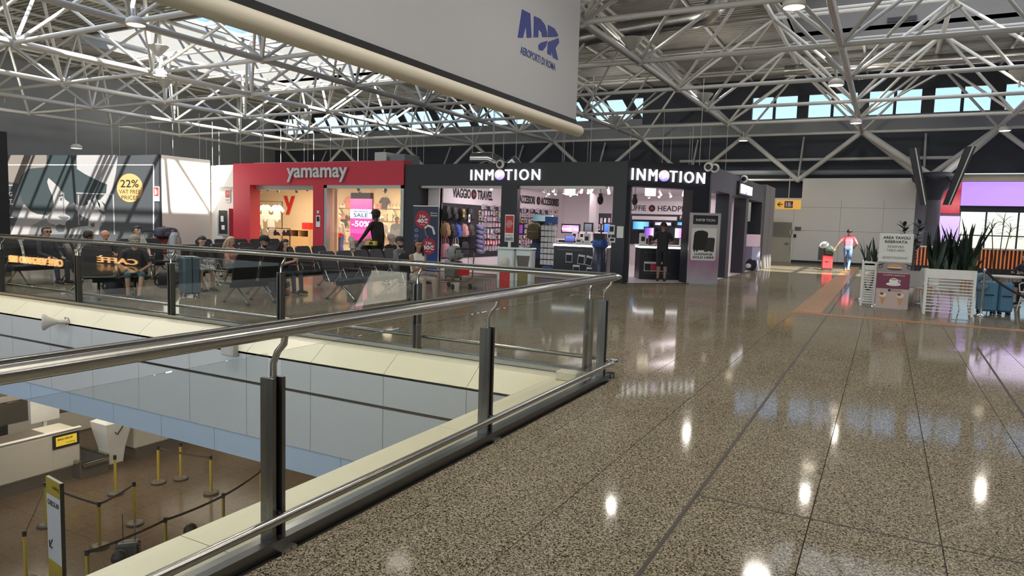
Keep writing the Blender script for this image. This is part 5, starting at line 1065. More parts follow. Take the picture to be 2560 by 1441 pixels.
suitcase('suitcase', 'light blue suitcase standing next to the chrome post', (2.03, 18.15, 0), .2, (.36, .24, .66), (.10, .24, .38), .1); suitcase('suitcase', 'second blue suitcase, right of the first one behind the rope', (2.36, 18.2, 0), .1, (.26, .24, .64), (.08, .20, .34), .08)
solo('neck_pillow', MB().tube([(.13 * math.cos(t), 0, .13 * math.sin(t)) for t in [0.6 + 5.2 * i / 16 for i in range(17)]], .075, 10, mat('pillow_sky', (.16, .28, .40), .8)), 'sky blue neck pillow hanging beside the planter over the suitcase', 'pillow', loc=(1.86, 17.85, .70), rot=(0, 0, .4))

# tactile paving: ridged orange slabs
M_TACT = mat('tactile_orange', (.42, .22, .09), .3, vary=.15, scale=20); tp = MB().box(0, .54, 0, .60, 0, .006, M_TACT)
for k in range(8): tp.box(.03 + .063 * k, .065 + .063 * k, .01, .59, .006, .012, M_TACT)
tp = tp.mesh('ridged_slab'); tq = MB().box(0, .6, 0, .28, 0, .006, M_TACT)
for k in range(3): tq.box(.01, .59, .04 + .08 * k, .085 + .08 * k, .006, .010, M_TACT)
tq = tq.mesh('ridged_slab'); ta = thing('tactile_paving', 'orange ridged guide strip leading to the walking man, with a branch to the right', 'paving', (-1.32, 15.4, 0))
for k in range(38): part('ridged_slab', tp, ta, loc=(-.27, .02 + .605 * k, 0.001))
for k in range(16): part('ridged_slab', tq, ta, loc=(-.27 + .605 * k, -.27, 0.001))

# ================================================================== OVERHEAD
BNX = -4.44
bn = thing('hanging_banner', 'huge grey hanging banner with blue airport logo and cream bottom tube', 'banner', (BNX, 6, 3.1))
part('sheet', MB().box(BNX - .02, BNX, .5, 10.31, 3.30, 8.6, mat('banner_grey', (.47, .48, .51), .55, vary=.02)), bn, world=True); part('hem', MB().box(BNX - .03, BNX + .012, .5, 10.31, 3.21, 3.30, M_INK), bn, world=True)
part('weight_tube', MB().cyl((BNX + .03, .4, 3.13), (BNX + .03, 10.36, 3.13), .088, n=20, m=mat('tube_cream', (.72, .66, .54), .5, vary=.03)), bn, world=True)
for y in (1.5, 9.9): part('cable', MB().cyl((BNX, y, 8.6), (BNX, y, 9.9), .012, n=6, m=M_STEEL), bn, world=True)
M_LOGO = mat('logo_blue', (.030, .045, .24), .5); lg_ = MB(); k_ = 1020 / 2560
def lpoly(pts):
    P = [onX(460 + u * k_, v * k_, BNX) for u, v in pts]; lg_.prism([(p.y, p.z) for p in P], (BNX, 0, 0), YA, ZA, .004, M_LOGO)
lpoly([(2120, 58), (2172, 85), (2180, 235), (2150, 237), (2144, 165), (2126, 237), (2093, 235)]); lpoly([(2195, 100), (2235, 118), (2264, 155), (2278, 205), (2278, 232), (2246, 232), (2243, 205), (2224, 182), (2222, 234), (2192, 233)])
lpoly([(2283, 155), (2325, 180), (2348, 222), (2338, 231), (2282, 232)]); lpoly([(2283, 264), (2349, 238), (2353, 268), (2330, 302), (2347, 378), (2315, 362), (2302, 314), (2304, 350), (2278, 335)]); lpoly([(2238, 268), (2280, 256), (2272, 290), (2250, 318), (2225, 313), (2222, 285)])
part('logo', lg_, bn, world=True); a, b = onX(460 + 2108 * k_, 344 * k_, BNX), onX(460 + 2330 * k_, 440 * k_, BNX); t_ = MB(); lettering(t_, 'AEROPORTI DI ROMA', (BNX + .002, a.y, (a.z + b.z) / 2), YA, ZA, b.y - a.y, .105, M_LOGO, bold=.02); part('lettering', t_, bn, world=True)

def down_light(p, lab, r=.26, stem=.5):
    light('down_light_beam', 'SPOT', (p[0], p[1], p[2] - .06), (0, 0, -1), 360, (1, .94, .85), .30, spot_size=2.6, spot_blend=.7)
    o = thing('down_light', lab, 'lamp', p, group='round down lights under the roof truss'); part('housing', MB().lathe([(0, .2), (r * .5, .2), (r * .9, .12), (r, 0), (r * .86, -.01)], n=18, m=M_WHITE), o); part('glow_disc', MB().lathe([(r * .86, -.005), (0, -.02)], n=18, m=M_LAMP), o); part('stem', MB().cyl((0, 0, .2), (0, 0, stem), .03, n=8, m=M_TUBE), o)
DLP = {(340, 62): 'the large one left of the banner', (400, 188): 'below the bright bowl lamp on the left', (1985, 18): 'the largest one at the top right', (2090, 213): 'in mid height on the thick right hand tube', (2140, 308): 'lowest on the thick right hand tube', (1858, 352): 'small one above the black shop corner', (2512, 327): 'near the right edge above the lilac screen', (191, 371): 'small one above the grey poster'}
for u, v in ((340, 62), (400, 188), (1985, 18), (2090, 213), (2140, 308), (1858, 352), (2512, 327), (191, 371)):
    down_light(G(u, v, 4.6 if u == 191 else 6.55), 'round down light under the roof truss, ' + DLP[(u, v)], stem=2.4 if u == 191 else .5)
for (i, j) in ((4, 0), (4, 1), (6, 0), (6, 1), (7, 0), (7, 1), (8, 1), (8, 2), (3, 1), (5, 2), (2, 2), (1, 2), (5, 0), (5, 1)):  # unseen lamps added to light the near floor, waiting area and atrium
    down_light((NX[i], NY[j], 6.55), f'added down light out of view, {ORD[i - 1]} bay from the left, {ORD[j]} row from the entrance')
UBP = ['brightest one under the left roof light', 'second down the left column of bowls', 'third down the left column of bowls', 'lowest of the left column of bowls', 'over the red shop left of the banner', 'above the corner of the black shop', 'right beside the end tube of the banner', 'high up under the silver duct', 'low on the thick right hand tube', 'midway beside the thick right hand tube', 'cut by the right edge', 'tucked behind the banner tube', 'cut by the left edge']
def up_bowl(p, k):
    light('bowl_lamp_glow', 'POINT', (p[0], p[1], p[2] + .3), (0, 0, 1), 130, (1, .93, .82), .12)
    o = thing('up_light', 'white bowl lamp on the roof truss, ' + UBP[k], 'lamp', p, group='bowl lamps on the roof truss'); part('bowl', MB().lathe([(.05, -.22), (.12, -.18), (.36, .12), (.38, .14), (.34, .12), (.1, -.14), (0, -.15)], n=18, m=M_TUBE), o); part('stem', MB().cyl((0, 0, -.45), (0, 0, -.2), .035, n=8, m=M_TUBE), o)
for k, (u, v) in enumerate(((395, 125), (411, 208), (407, 264), (398, 302), (764, 292), (1762, 243), (1537, 298), (1580, 108), (2146, 262), (2090, 155), (2551, 186), (1195, 272), (10, 235))): up_bowl(G(u, v, 7.55), k)
dk = thing('air_duct', 'crumpled silver air duct with an elbow hanging under the roof deck', 'duct', (-9, 25, 9.3))
part('run', MB().tube([(-14, 27.5, 9.2), (-9.5, 26.6, 9.3), (-6.8, 26.2, 9.35)], .34, 14, M_FOIL), dk, world=True); part('elbow', MB().tube([(-6.8, 26.2, 9.35), (-6.2, 26.1, 9.4), (-5.9, 26.1, 9.7), (-5.9, 26.1, 10.3)], .38, 14, M_FOIL), dk, world=True)
solo('air_duct', MB().tube([(-15, 19, 9.4), (-14.6, 22, 9.4), (-14.4, 25.5, 9.5)], .3, 12, M_FOIL), 'silver duct under the deck beside the end of the banner', 'duct'); solo('air_duct', MB().tube([(-5, 37.5, 9.6), (2, 37.5, 9.6), (10, 37.5, 9.6)], .26, 12, M_FOIL), 'long silver duct under the deck on the right, before the roof windows', 'duct')
a, b = onY(1183, 395, 24), onY(1292, 402, 24)
dk = thing('air_duct', 'shiny bent ventilation pipe lying on the roof of the black shop', 'duct', ((a.x + b.x) / 2, 24, 3.4)); part('pipe', MB().tube([(a.x, 24, 4.15), (a.x + .8, 24, 4.15), (a.x + 1.15, 24, 4.0), (a.x + 1.3, 24, 3.42)], .27, 14, M_CHROME), dk, world=True); part('branch', MB().tube([(a.x + 1.3, 24.3, 3.8), (a.x + 1.7, 24.3, 4.1), (b.x, 24.3, 3.75)], .2, 14, M_CHROME), dk, world=True)
for (u0, u1, v0, lab, m_) in ((936, 966, 381, 'tall pale box on the roof between the red and black shops', M_PANEL), (974, 1012, 386, 'lower pale grey box on the roof beside the tall one', M_GREYW)):
    a, b = onY(u0, v0, 22), onY(u1, v0, 22); solo('roof_unit', MB().rbox(a.x, b.x, 22, 23, 3.4, a.z, .02, m_), lab, 'unit')
a, b = onY(1780, 434, 42.2), onY(2286, 440, 42.2); solo('pipe_run', MB().cyl((a.x - 2, 42.2, a.z), (b.x, 42.2, a.z), .16, n=12, m=M_GREYW).cyl((a.x - 2, 42.4, a.z + .75), (b.x + 2, 42.4, a.z + .75), .09, n=10, m=M_TUBE), 'pale horizontal pipes along the dark wall above the white wall', 'pipe')
for u, v, y, lab in ((1252, 411, EY0 - .1, 'white dome camera above the first row of glowing letters'), (1772, 418, 21.2, 'white dome camera at the corner of the black shop'), (1788, 421, 22.2, 'white dome camera on the side of the black shop corner'), (1861, 448, 26.9, 'white dome camera above the side sign of the black shop')):
    q = onY(u, v, y) if u < 1780 else onX(u, v, EXR + .12); o = thing('dome_camera', lab, 'camera', q); part('ring', MB().lathe([(.07, 0), (.13, .0), (.14, .05), (.08, .09), (0, .09)], n=16, m=M_WHITE, M=Matrix.Rotation(PI / 2, 4, 'X')), o); part('lens', MB().ball((0, -.085, 0), (.085, .03, .085), 14, 8, M_BLACK), o)
R_ = random.Random(4); rm = tube_mesh('hanger_rod', 6)
for k in range(46):
    x = R_.uniform(-44, -6); y = R_.uniform(22, 40); bar('hanger_rod', (x, y, 3.5), (x, y, 7.0), .014)

# ================================================================== CHECK-IN HALL BELOW
M_DESK = mat('desk_cream', (.62, .58, .50), .4, vary=.03); M_PLINTH = mat('desk_plinth', (.12, .10, .085), .5)
def desk(label, p, rz, L, D, H):
    o = thing('checkin_desk', label, 'desk', p, rz)
    part('plinth', MB().box(-L / 2 + .05, L / 2 - .05, -D / 2 + .05, D / 2 - .05, 0, .28, M_PLINTH), o); part('body', MB().rbox(-L / 2, L / 2, -D / 2, D / 2, .28, H, .06, M_DESK), o)
    part('top_inset', MB().rbox(-L / 2 + .1, L / 2 - .75, -D / 2 + .1, D / 2 - .1, H - .02, H + .015, .008, M_PLINTH), o); part('front_panel', MB().box(L / 2 - .68, L / 2 - .06, -D / 2 - .008, -D / 2, .36, H - .42, M_DESK), o)
    part('rim', MB().rbox(-L / 2 - .02, L / 2 + .02, -D / 2 - .03, -D / 2 + .07, H, H + .05, .02, M_WHITE), o); return o
d1 = desk('cream check-in desk with a yellow bag drop screen, at the left edge below', (-18.1, 8.55, ZL), PI / 2, 3.1, .9, 1.25)
part('screen_frame', MB().box(.86, 1.5, -.475, -.45, .86, 1.2, M_INK), d1); part('display', MB().box(.93, 1.43, -.482, -.475, .92, 1.15, mat('bag_drop_yellow', (.9, .62, .05), .4, emit=.35)), d1)
lettering(t_ := MB(), 'BAG DROP', (.97, -.484, 1.06), XA, ZA, .36, .05, M_INK, bold=.03); lettering(t_, 'vueling', (1.16, -.484, .95), XA, ZA, .22, .05, M_INK); part('lettering', t_, d1)
desk('cream check-in desk farther back beside the white bag kiosk below', (-18.0, 12.6, ZL), PI / 2, 2.2, .8, 1.15)
desk('last cream check-in desk cut off by the pale blue panels below', (-17.6, 15.4, ZL), PI / 2, 1.8, .8, 1.1)
solo('back_counter', MB().rbox(-3.6, 3.6, -.3, .3, 0, 1.5, .04, M_DESK).box(-3.4, 3.4, -.31, -.3, .7, 1.35, M_PLINTH), 'long cream counter wall behind the check-in desks below', 'counter', loc=(-21.6, 10.6, ZL), rot=(0, 0, PI / 2))
kb = thing('bag_kiosk', 'white flared self service kiosk with a tick mark between the desks below', 'kiosk', (-17.75, 10.95, ZL)); part('body', MB().lathe([(.26, .1), (.32, .5), (.45, .98), (.50, 1.22), (.30, 1.3), (.26, 1.75), (0, 1.78)], n=4, m=M_WHITE, smooth=False, M=Matrix.Rotation(PI / 4, 4, 'Z')), kb); part('plinth', MB().box(-.2, .2, -.2, .2, 0, .1, M_PLINTH), kb); part('tick_mark', MB().tube([(.32, -.1, .98), (.32, -.04, .9), (.345, .1, 1.1)], .015, 5, M_INK), kb)
cv = thing('baggage_belt', 'dark baggage conveyor with steel edges running between the check-in desks below', 'conveyor', (-18.6, 10.35, ZL)); part('bed', MB().box(-2.4, 1.2, -.45, .3, 0, .38, M_PLINTH), cv); part('belt', MB().box(-2.4, 1.18, -.38, .23, .38, .41, M_RUBBER), cv)
for y in (-.42, .27): part('side_rail', MB().box(-2.4, 1.2, y - .04, y + .04, .38, .46, M_STEEL), cv)
part('end_roller', MB().cyl((1.22, -.4, .33), (1.22, .25, .33), .07, n=10, m=M_STEEL), cv)
def office_chair(label, p, rz):
    o = thing('office_chair', label, 'chair', p, rz); part('seat', MB().rbox(-.24, .24, -.24, .24, .44, .52, .03, M_SEAT), o); part('backrest', MB().rbox(-.30, -.23, -.22, .22, .58, 1.12, .03, M_SEAT), o); part('column', MB().cyl((0, 0, .1), (0, 0, .44), .03, n=8, m=M_DSTEEL), o); part('back_bar', MB().tube([(-.1, 0, .46), (-.29, 0, .5), (-.3, 0, .7)], .02, 6, M_DSTEEL), o)
    for k in range(5): a = k * 2 * PI / 5; part('leg', MB().cyl((0, 0, .1), (.28 * math.cos(a), .28 * math.sin(a), .06), .02, n=6, m=M_DSTEEL).ball((.28 * math.cos(a), .28 * math.sin(a), .03), .03, 8, 6, M_RUBBER), o)
    return o
office_chair('black office chair behind the bag drop desk below', (-19.6, 9.4, ZL), .3); office_chair('black office chair beside the white kiosk below', (-18.9, 11.6, ZL), .1); office_chair('black office chair at the far left behind the first desk below', (-19.5, 7.9, ZL), .2)
solo('yellow_screen', MB().box(-.6, .6, 0, .08, -.3, .3, MATS['bag_drop_yellow']).box(-.64, .64, .08, .12, -.34, .34, M_INK), 'yellow overhead screen at the far left edge of the lower hall', 'screen', loc=(-22.4, 12.8, -2.45), rot=(0, 0, .6))
solo('monitor_post', MB().box(-.04, .04, -.04, .04, 0, 2.0, M_WHITE).box(-.06, .06, -.35, .35, 1.25, 2.0, M_WHITE), 'white upright glass screen post at the back of the first desk below', 'post', loc=(-19.0, 9.95, ZL))
# belt posts and their belts
def belt_post(p, lab):
    o = thing('belt_post', lab, 'barrier post', p, group='yellow belt posts below'); part('base', MB().lathe([(0, 0), (.175, 0), (.175, .05), (.12, .065), (0, .065)], n=20, m=M_PLINTH), o); part('pole', MB().cyl((0, 0, .06), (0, 0, .86), .032, n=10, m=M_YELLOW), o); part('head', MB().cyl((0, 0, .86), (0, 0, .96), .036, n=10, m=M_INK), o)
TOPS = dict(a=(61, 1329), b=(247, 1256), c=(335, 1206), d=(217, 1376), e=(413, 1295), f=(558, 1235), g=(113, 1208), h=(395, 1116), i=(527, 1140), j=(287, 1140), k=(451, 1108), l=(653, 1173))
PB = {k: G(u, v, ZL + .95) for k, (u, v) in TOPS.items()}
labs = dict(a='yellow belt post left of the white check-in sign below', b='yellow belt post right of the white check-in sign, its base ringed black', c='yellow belt post in the middle of the lower hall with a belt running left', d='yellow belt post nearest the cream ledge, lowest in the picture', e='yellow belt post whose foot is hidden by the cream ledge', f='yellow belt post just left of the big dark railing post', g='yellow belt post behind the check-in sign', h='yellow belt post standing alone before the far desk', i='yellow belt post with bright round base near the railing post', j='yellow belt post in front of the conveyor end', k='yellow belt post half hidden by the pale blue panels', l='yellow belt post to the right of the dark railing post, below')
for k, p in PB.items(): belt_post((p.x, p.y, ZL), labs[k])
for s_, lab in (('ag', 'dark belt behind the check-in sign'), ('gb', 'dark belt running from behind the sign to the second post'), ('bc', 'dark belt between the two posts in the middle of the lower hall'), ('de', 'dark belt nearest the cream ledge, left stretch'), ('ef', 'dark belt nearest the cream ledge, right stretch'), ('hi', 'dark belt at the back before the far desk'), ('fl', 'dark belt passing behind the big railing post')):
    a, b = PB[s_[0]], PB[s_[1]]; d = (b - a).normalized(); a = a + d * .04; b = b - d * .04; n = d.cross(ZA)
    m_ = MB(); P_ = [a + (b - a) * t - ZA * (.10 * t * (1 - t) + .05) for t in [i / 8 for i in range(9)]]; vs = [v for p in P_ for v in (p + n * .003 - ZA * .025, p + n * .003 + ZA * .025, p - n * .003 + ZA * .025, p - n * .003 - ZA * .025)]
    m_.add(vs, [(4 * i + k, 4 * i + (k + 1) % 4, 4 * i + 4 + (k + 1) % 4, 4 * i + 4 + k) for i in range(8) for k in range(4)], mat('belt_brown', (.075, .06, .05), .7)); solo('barrier_belt', m_, lab, 'belt')
q = G(140, 1462, ZL); e_ = -_n((ROT @ _ray(-1150, 485)) * np.array([1, 1, 0])); rz = math.atan2(e_[1], e_[0])
ck = thing('checkin_sign', 'tall white and yellow sign panel reading CHECK-IN with an arrow below', 'sign', q, rz); hh = 1.95
part('panel', MB().box(-.29, .29, 0, .05, .05, hh, M_WINK), ck); part('edge', MB().box(.29, .315, -.005, .055, 0, hh, M_DSTEEL), ck); part('foot', MB().box(-.3, .32, -.15, .2, 0, .05, M_DSTEEL), ck)
part('yellow_band', MB().box(-.29, .29, -.004, 0, hh - .3, hh, MATS['yellow_paint']).box(-.29, .29, -.004, 0, .05, .42, MATS['yellow_paint']), ck)
lettering(t_ := MB(), 'CHECK-IN', (-.24, -.004, hh - .5), XA, ZA, .46, .1, M_INK, bold=.02); lettering(t_, 'vueling', (-.02, -.006, hh - .19), XA, ZA, .27, .1, M_INK); t_.tube([(-.08, -.006, .82), (-.2, -.006, .66), (-.2, -.006, .78)], .012, 5, M_INK).tube([(-.2, -.006, .66), (-.09, -.006, .66)], .012, 5, M_INK); part('lettering', t_, ck)
suitcase('suitcase', 'dark trolley case beside the heads at the bottom below', G(322, 1440, ZL), .8, (.4, .26, .6), (.05, .05, .05), .5)

# on the face of the far edge
q = onY(150, 800, 6.5); hs = thing('horn_speaker', 'cream horn loudspeaker fixed to the edge panels under the far railing', 'speaker', (q.x + .25, 6.5, q.z + .0), 0)
R1 = Matrix.Translation((-.16, -.32, 0)) @ Matrix.Rotation(.95, 4, 'Z') @ Matrix.Rotation(-PI / 2, 4, 'Y')
part('horn', MB().lathe([(.05, -.15), (.06, -.10), (.13, .05), (.2, .14), (.2, .18), (.17, .16), (.05, -.05)], n=18, m=M_DESK, M=R1), hs); part('driver', MB().cyl((-.06, -.2, 0), (.06, -.05, 0), .055, n=12, m=M_DESK), hs); part('bracket', MB().tube([(.0, 0, -.03), (.06, -.08, -.1), (-.02, -.14, -.05), (-.08, -.12, 0)], .012, 6, M_PANEL), hs); hs.scale = (.66, .66, .66); part('cable', MB().tube([(-.03, -.06, .05), (.0, -.1, .1), (.08, -.06, .09), (.1, -.03, -.02)], .008, 6, M_INK), hs)
q = onY(583, 868, 6.5); sb = thing('sensor_box', 'small cream plastic box on the far edge seen beside the big railing post', 'box', (q.x, 6.5, q.z)); part('case', MB().rbox(-.12, .12, -.12, 0.0, -.11, .11, .02, M_DESK), sb); part('cap', MB().box(-.14, .14, -.13, 0, .1, .12, M_PANEL), sb)
q = G(1435, 918); solo('sensor_box', MB().rbox(-.14, .10, -.07, .07, 0, .10, .012, M_CREAM), 'little cream box lying on the ledge in the corner of the railing', 'box', loc=(-2.85, 6.72, 0))

# café behind the viewer's left, seen mirrored in the far glass
M_CAFE = mat('cafe_letters', (1, .45, .12), .4, emit=4.5, ecol=(1, .5, .18))
cf = thing('coffee_bar', 'dark coffee bar with glowing orange letters, seen only mirrored in the glass', 'bar', (-20.5, .9, 0)); part('body', MB().box(-25.5, -17.95, .3, .9, 0, 1.05, M_NAVY), cf, world=True); part('worktop', MB().box(-25.6, -17.9, .2, 1.0, 1.05, 1.1, M_WOOD), cf, world=True)
t_ = MB()
for (u0, u1, v, s, y) in ((25, 158, 655, 'CAFFÈ VERGNANO 1882', 4.5), (245, 345, 655, 'CAFFÈ', .9)):
    a, b = onY(u0, v, 14.16 - y), onY(u1, v, 14.16 - y); lettering(t_, s, (b.x, y, a.z), -XA, ZA, b.x - a.x, .22, M_CAFE, depth=.03, bold=.01)
part('side_body', MB().box(-22, -17.95, 3.9, 4.5, 0, 1.0, M_NAVY), cf, world=True)
part('lettering', t_, cf, world=True)

# ================================================================== WAITING AREA
def bench(label, p, rz, n):
    """row of n black seats along local y, sitters face local x"""
    o = thing('seat_row', label, 'bench', p, rz); W = .60
    part('beam', MB().box(-.05, .05, -.1, (n - 1) * W + .1, .30, .37, M_BLACK), o)
    sm_ = MB().rbox(-.22, .27, -.265, .265, .385, .435, .02, M_SEAT).mesh('seat'); b = MB(); vs = []
    prof = [(-.20, .42, .25), (-.235, .6, .26), (-.28, .78, .26), (-.335, .93, .245), (-.35, .97, .2)]
    for dx in (0, -.04):
        for x, z, w in prof: vs += [(x + dx, -w, z), (x + dx, w, z)]
    m_ = len(prof) * 2; fs = []
    for i in range(len(prof) - 1): fs += [(2 * i, 2 * i + 1, 2 * i + 3, 2 * i + 2), (m_ + 2 * i, m_ + 2 * i + 2, m_ + 2 * i + 3, m_ + 2 * i + 1), (2 * i, 2 * i + 2, m_ + 2 * i + 2, m_ + 2 * i), (2 * i + 1, m_ + 2 * i + 1, m_ + 2 * i + 3, 2 * i + 3)]
    fs += [(m_ - 2, m_ - 1, 2 * m_ - 1, 2 * m_ - 2), (0, m_, m_ + 1, 1)]; b.add(vs, fs, M_SEAT); bm_ = b.mesh('backrest')
    am = MB().tube([(-.16, 0, .62), (.24, 0, .62), (.05, 0, .36), (-.04, 0, .36), (-.17, 0, .62)], .014, 6, M_STEEL).box(-.17, .25, -.022, .022, .615, .635, M_DSTEEL).mesh('armrest')
    for k in range(n): part('seat', sm_, o, loc=(0, W * k, 0)); part('backrest', bm_, o, loc=(0, W * k, 0))
    for k in range(n + 1): part('armrest', am, o, loc=(0, W * k - W / 2, 0))
    lm = MB().tube([(.0, 0, .34), (.33, 0, .03)], .02, 8, M_STEEL).tube([(0, 0, .34), (-.33, 0, .03)], .02, 8, M_STEEL).ball((.34, 0, .02), (.05, .03, .02), 8, 6, M_RUBBER).ball((-.34, 0, .02), (.05, .03, .02), 8, 6, M_RUBBER).mesh('leg_pair')
    for y in ((.0, (n - 1) * W) if n > 1 else (0,)): part('leg_pair', lm, o, loc=(0, y, 0))
    return o

# ------------------------------------------------------------------ people
def vec(*a): return np.array(a, float)
def cloth(col): return mat(f'cloth_{col[0]:.2f}_{col[1]:.2f}_{col[2]:.2f}', col, .8, vary=.18, scale=11)
def skin(col): return mat(f'skin_{col[0]:.2f}_{col[1]:.2f}', col, .5, vary=.06)
def capsule(mb, p0, p1, r0, r1):
    p0 = Vector(p0); p1 = Vector(p1); d = p1 - p0; L = d.length; d = d.normalized() if L > 1e-6 else ZA; q = d.to_track_quat('Z', 'Y').to_matrix().to_4x4()
    prof = [(r0 * math.sin(t), -r0 * math.cos(t)) for t in (.02, .5, 1.0, PI / 2)] + [(r1 * math.sin(t), L - r1 * math.cos(t)) for t in (PI / 2, 2.1, 2.6, PI - .02)]
    k = len(mb.v); mb.lathe(prof, p0, 10, None, True, q); n = 10; mb.f += [[k + i for i in range(n)][::-1], [k + len(prof) * n - n + i for i in range(n)]]; mb.m += [0, 0]; mb.sm += [True, True]
def ik(S, Wt, l1, l2, pole):
    d = Wt - S; L = np.linalg.norm(d); L2 = min(L, (l1 + l2) * .995); d = d / L; Wt = S + d * L2; a = (l1 * l1 - l2 * l2 + L2 * L2) / (2 * L2); h = math.sqrt(max(0, l1 * l1 - a * a)); p = pole - d * (pole @ d); p = p / np.linalg.norm(p)
    return S + d * a + p * h, Wt
def rotm(yaw, pitch, roll=0): return np.array(Matrix.Rotation(yaw, 3, 'Z') @ Matrix.Rotation(pitch, 3, 'Y') @ Matrix.Rotation(roll, 3, 'X'))
def person(label, p, rz, sit=False, lean=0.0, yaw=0.0, pitch=0.0, arms=None, legs=None, shirt=(.1, .1, .1), sleeve='short', pants=(.05, .05, .07), plen='long', shoes=(.05, .05, .05), skn=(.50, .30, .21), hair=('short', (.015, .012, .01)), cap=None, scale=1.0, voxel=.011, glasses=None, female=False, group=None, category='person', name='person', head=True):
    P_ = []                                                             # (a, b, ra, rb, material slot, bias)
    S_, SH, PT, SO = 0, 1, 2, 3
    pel = vec(0, 0, .50 if sit else .95); up = vec(math.sin(lean), 0, math.cos(lean)); lat = vec(0, 1, 0); fw = vec(math.cos(lean), 0, -math.sin(lean))
    che = pel + up * .33; nb = pel + up * .52; sw = .165 if female else .185
    hip = [pel + lat * s * .09 + vec(0, 0, -.03) for s in (1, -1)]
    for s in (0, 1, -1):
        P_.append((pel + lat * s * .07, pel + lat * s * .07 + up * .06, .105, .105, PT, 0)); P_.append((pel + lat * s * .06 + up * .12, che + lat * s * .075, .10 if not female else .088, .105, SH, .003)); P_.append((che + lat * s * .075, che + lat * s * .08 + up * .10, .10, .085, SH, .003))
    nw = .07 if sleeve == 'none' else .12; P_.append((nb - up * .03 + lat * nw, nb - up * .03 - lat * nw, .066, .066, SH, .002))
    if female:
        for s in (1, -1): P_.append((che + fw * .08 + lat * s * .07, che + fw * .085 + lat * s * .07 + up * .02, .06, .055, SH, .002))
    H = nb + up * .06 + vec(.015, 0, .125); P_.append((nb - up * .02, H - vec(.01, 0, .04), .058, .052, S_, 0))
    RH = rotm(yaw, pitch); hd = lambda x, y, z: H + RH @ vec(x, y, z)
    if head:
        for a, b, r0, r1 in (((0, 0, .02), (0, 0, .02), .094, .094), ((-.025, 0, .02), (-.03, 0, .0), .09, .08), ((.028, 0, .01), (.036, 0, -.07), .072, .05), ((.05, 0, -.09), (.062, 0, -.095), .03, .026), ((.090, 0, .012), (.108, 0, -.022), .010, .015), ((.07, -.03, .03), (.07, .03, .03), .024, .024), ((.078, -.018, -.058), (.078, .018, -.058), .017, .017), ((-.005, .086, 0), (-.012, .09, -.015), .018, .014), ((-.005, -.086, 0), (-.012, -.09, -.015), .018, .014)): P_.append((hd(*a), hd(*b), r0, r1, S_, 0))
    arms = arms or ((.32, .14, .62 if sit else .72, 'rest'), (.32, -.14, .62 if sit else .72, 'rest')); hands = []
    for s, (wx, wy, wz, mode) in zip((1, -1), arms):
        Sh = nb - up * .05 + lat * s * sw; E, Wt = ik(Sh, vec(wx, wy, wz), .29, .255, vec(-.4, .7 * s, -.6)); M1 = Sh + (E - Sh) * .62
        if sleeve == 'long': P_ += [(Sh, E, .062, .048, SH, .002), (E, Wt - (Wt - E) * .05, .047, .036, SH, .002)]
        elif sleeve == 'short': P_ += [(Sh, M1, .064, .056, SH, .004), (M1, E, .046, .04, S_, 0), (E, Wt, .04, .027, S_, 0)]
        else: P_ += [(Sh, E, .054, .04, S_, .004), (E, Wt, .039, .026, S_, 0)]
        d = (Wt - E) / np.linalg.norm(Wt - E); nrm = np.cross(d, lat * s); nrm = nrm / np.linalg.norm(nrm)
        if mode in ('hold', 'phone'): nrm = vec(-.5, -s * .6, .5); nrm = nrm - d * (nrm @ d); nrm /= np.linalg.norm(nrm)
        sd = np.cross(d, nrm); P_.append((Wt, Wt + d * .02, .027, .03, S_, 0))
        for q in (-.022, 0, .022): P_.append((Wt + d * .03 + sd * q, Wt + d * .085 + sd * q, .017, .015, S_, 0))
        for k, (q, L) in enumerate(((-.034, .066), (-.011, .078), (.012, .074), (.034, .058))):
            b0 = Wt + d * .09 + sd * q; c = .35 if mode == 'rest' else 1.0; b1 = b0 + (d * math.cos(c * .6) + nrm * math.sin(c * .6)) * L * .5; b2 = b1 + (d * math.cos(c * 1.5) + nrm * math.sin(c * 1.5)) * L * .5
            P_ += [(b0, b1, .0105, .010, S_, 0), (b1, b2, .010, .009, S_, 0)]
        t0 = Wt + d * .035 + sd * -.032 * s; t1 = t0 + (d * .7 - sd * .6 * s + nrm * .3) * .04; P_ += [(t0, t1, .0125, .011, S_, 0), (t1, t1 + (d * .8 + nrm * .5) * .03, .011, .009, S_, 0)]
        hands.append((Wt + d * .08 + nrm * .035, d, nrm, sd))
    if legs is None: legs = [((.45, .14), (.47, .13)), ((.45, -.14), (.47, -.13))] if sit else [((.01, .10), (-.01, .10)), ((.01, -.10), (-.01, -.10))]
    for i, s in enumerate((1, -1)):
        kx, ky = legs[i][0]; ax, ay = legs[i][1][:2]; az = legs[i][1][2] if len(legs[i][1]) > 2 else .085; hp = hip[i]; an = vec(ax, ay, az); kn = vec(kx, ky, .50 if sit else .51)
        if not sit: kn, an = ik(hp, an, .435, .425, vec(1, 0, 0.0))
        elif abs(np.linalg.norm(kn - hp) - .44) > .01: kn = hp + (kn - hp) / np.linalg.norm(kn - hp) * .44
        if plen == 'long': P_ += [(hp, kn, .088, .064, PT, .003), (kn, an + vec(0, 0, .03), .062, .05, PT, .003)]
        elif plen == 'short': P_ += [(hp, kn, .092, .076, PT, .004), (kn, an, .055, .036, S_, 0), (kn + (an - kn) * .25 + vec(-.012, 0, 0), kn + (an - kn) * .5, .05, .045, S_, 0)]
        elif plen == 'skirt': P_ += [(hp, kn, .13, .12, PT, .004), (kn, an, .13, .14, PT, .003)]
        f = legs[i][2] if len(legs[i]) > 2 else (1, .15 * s); f = vec(f[0], f[1], f[2] if len(f) > 2 else 0); f = f / np.linalg.norm(f)
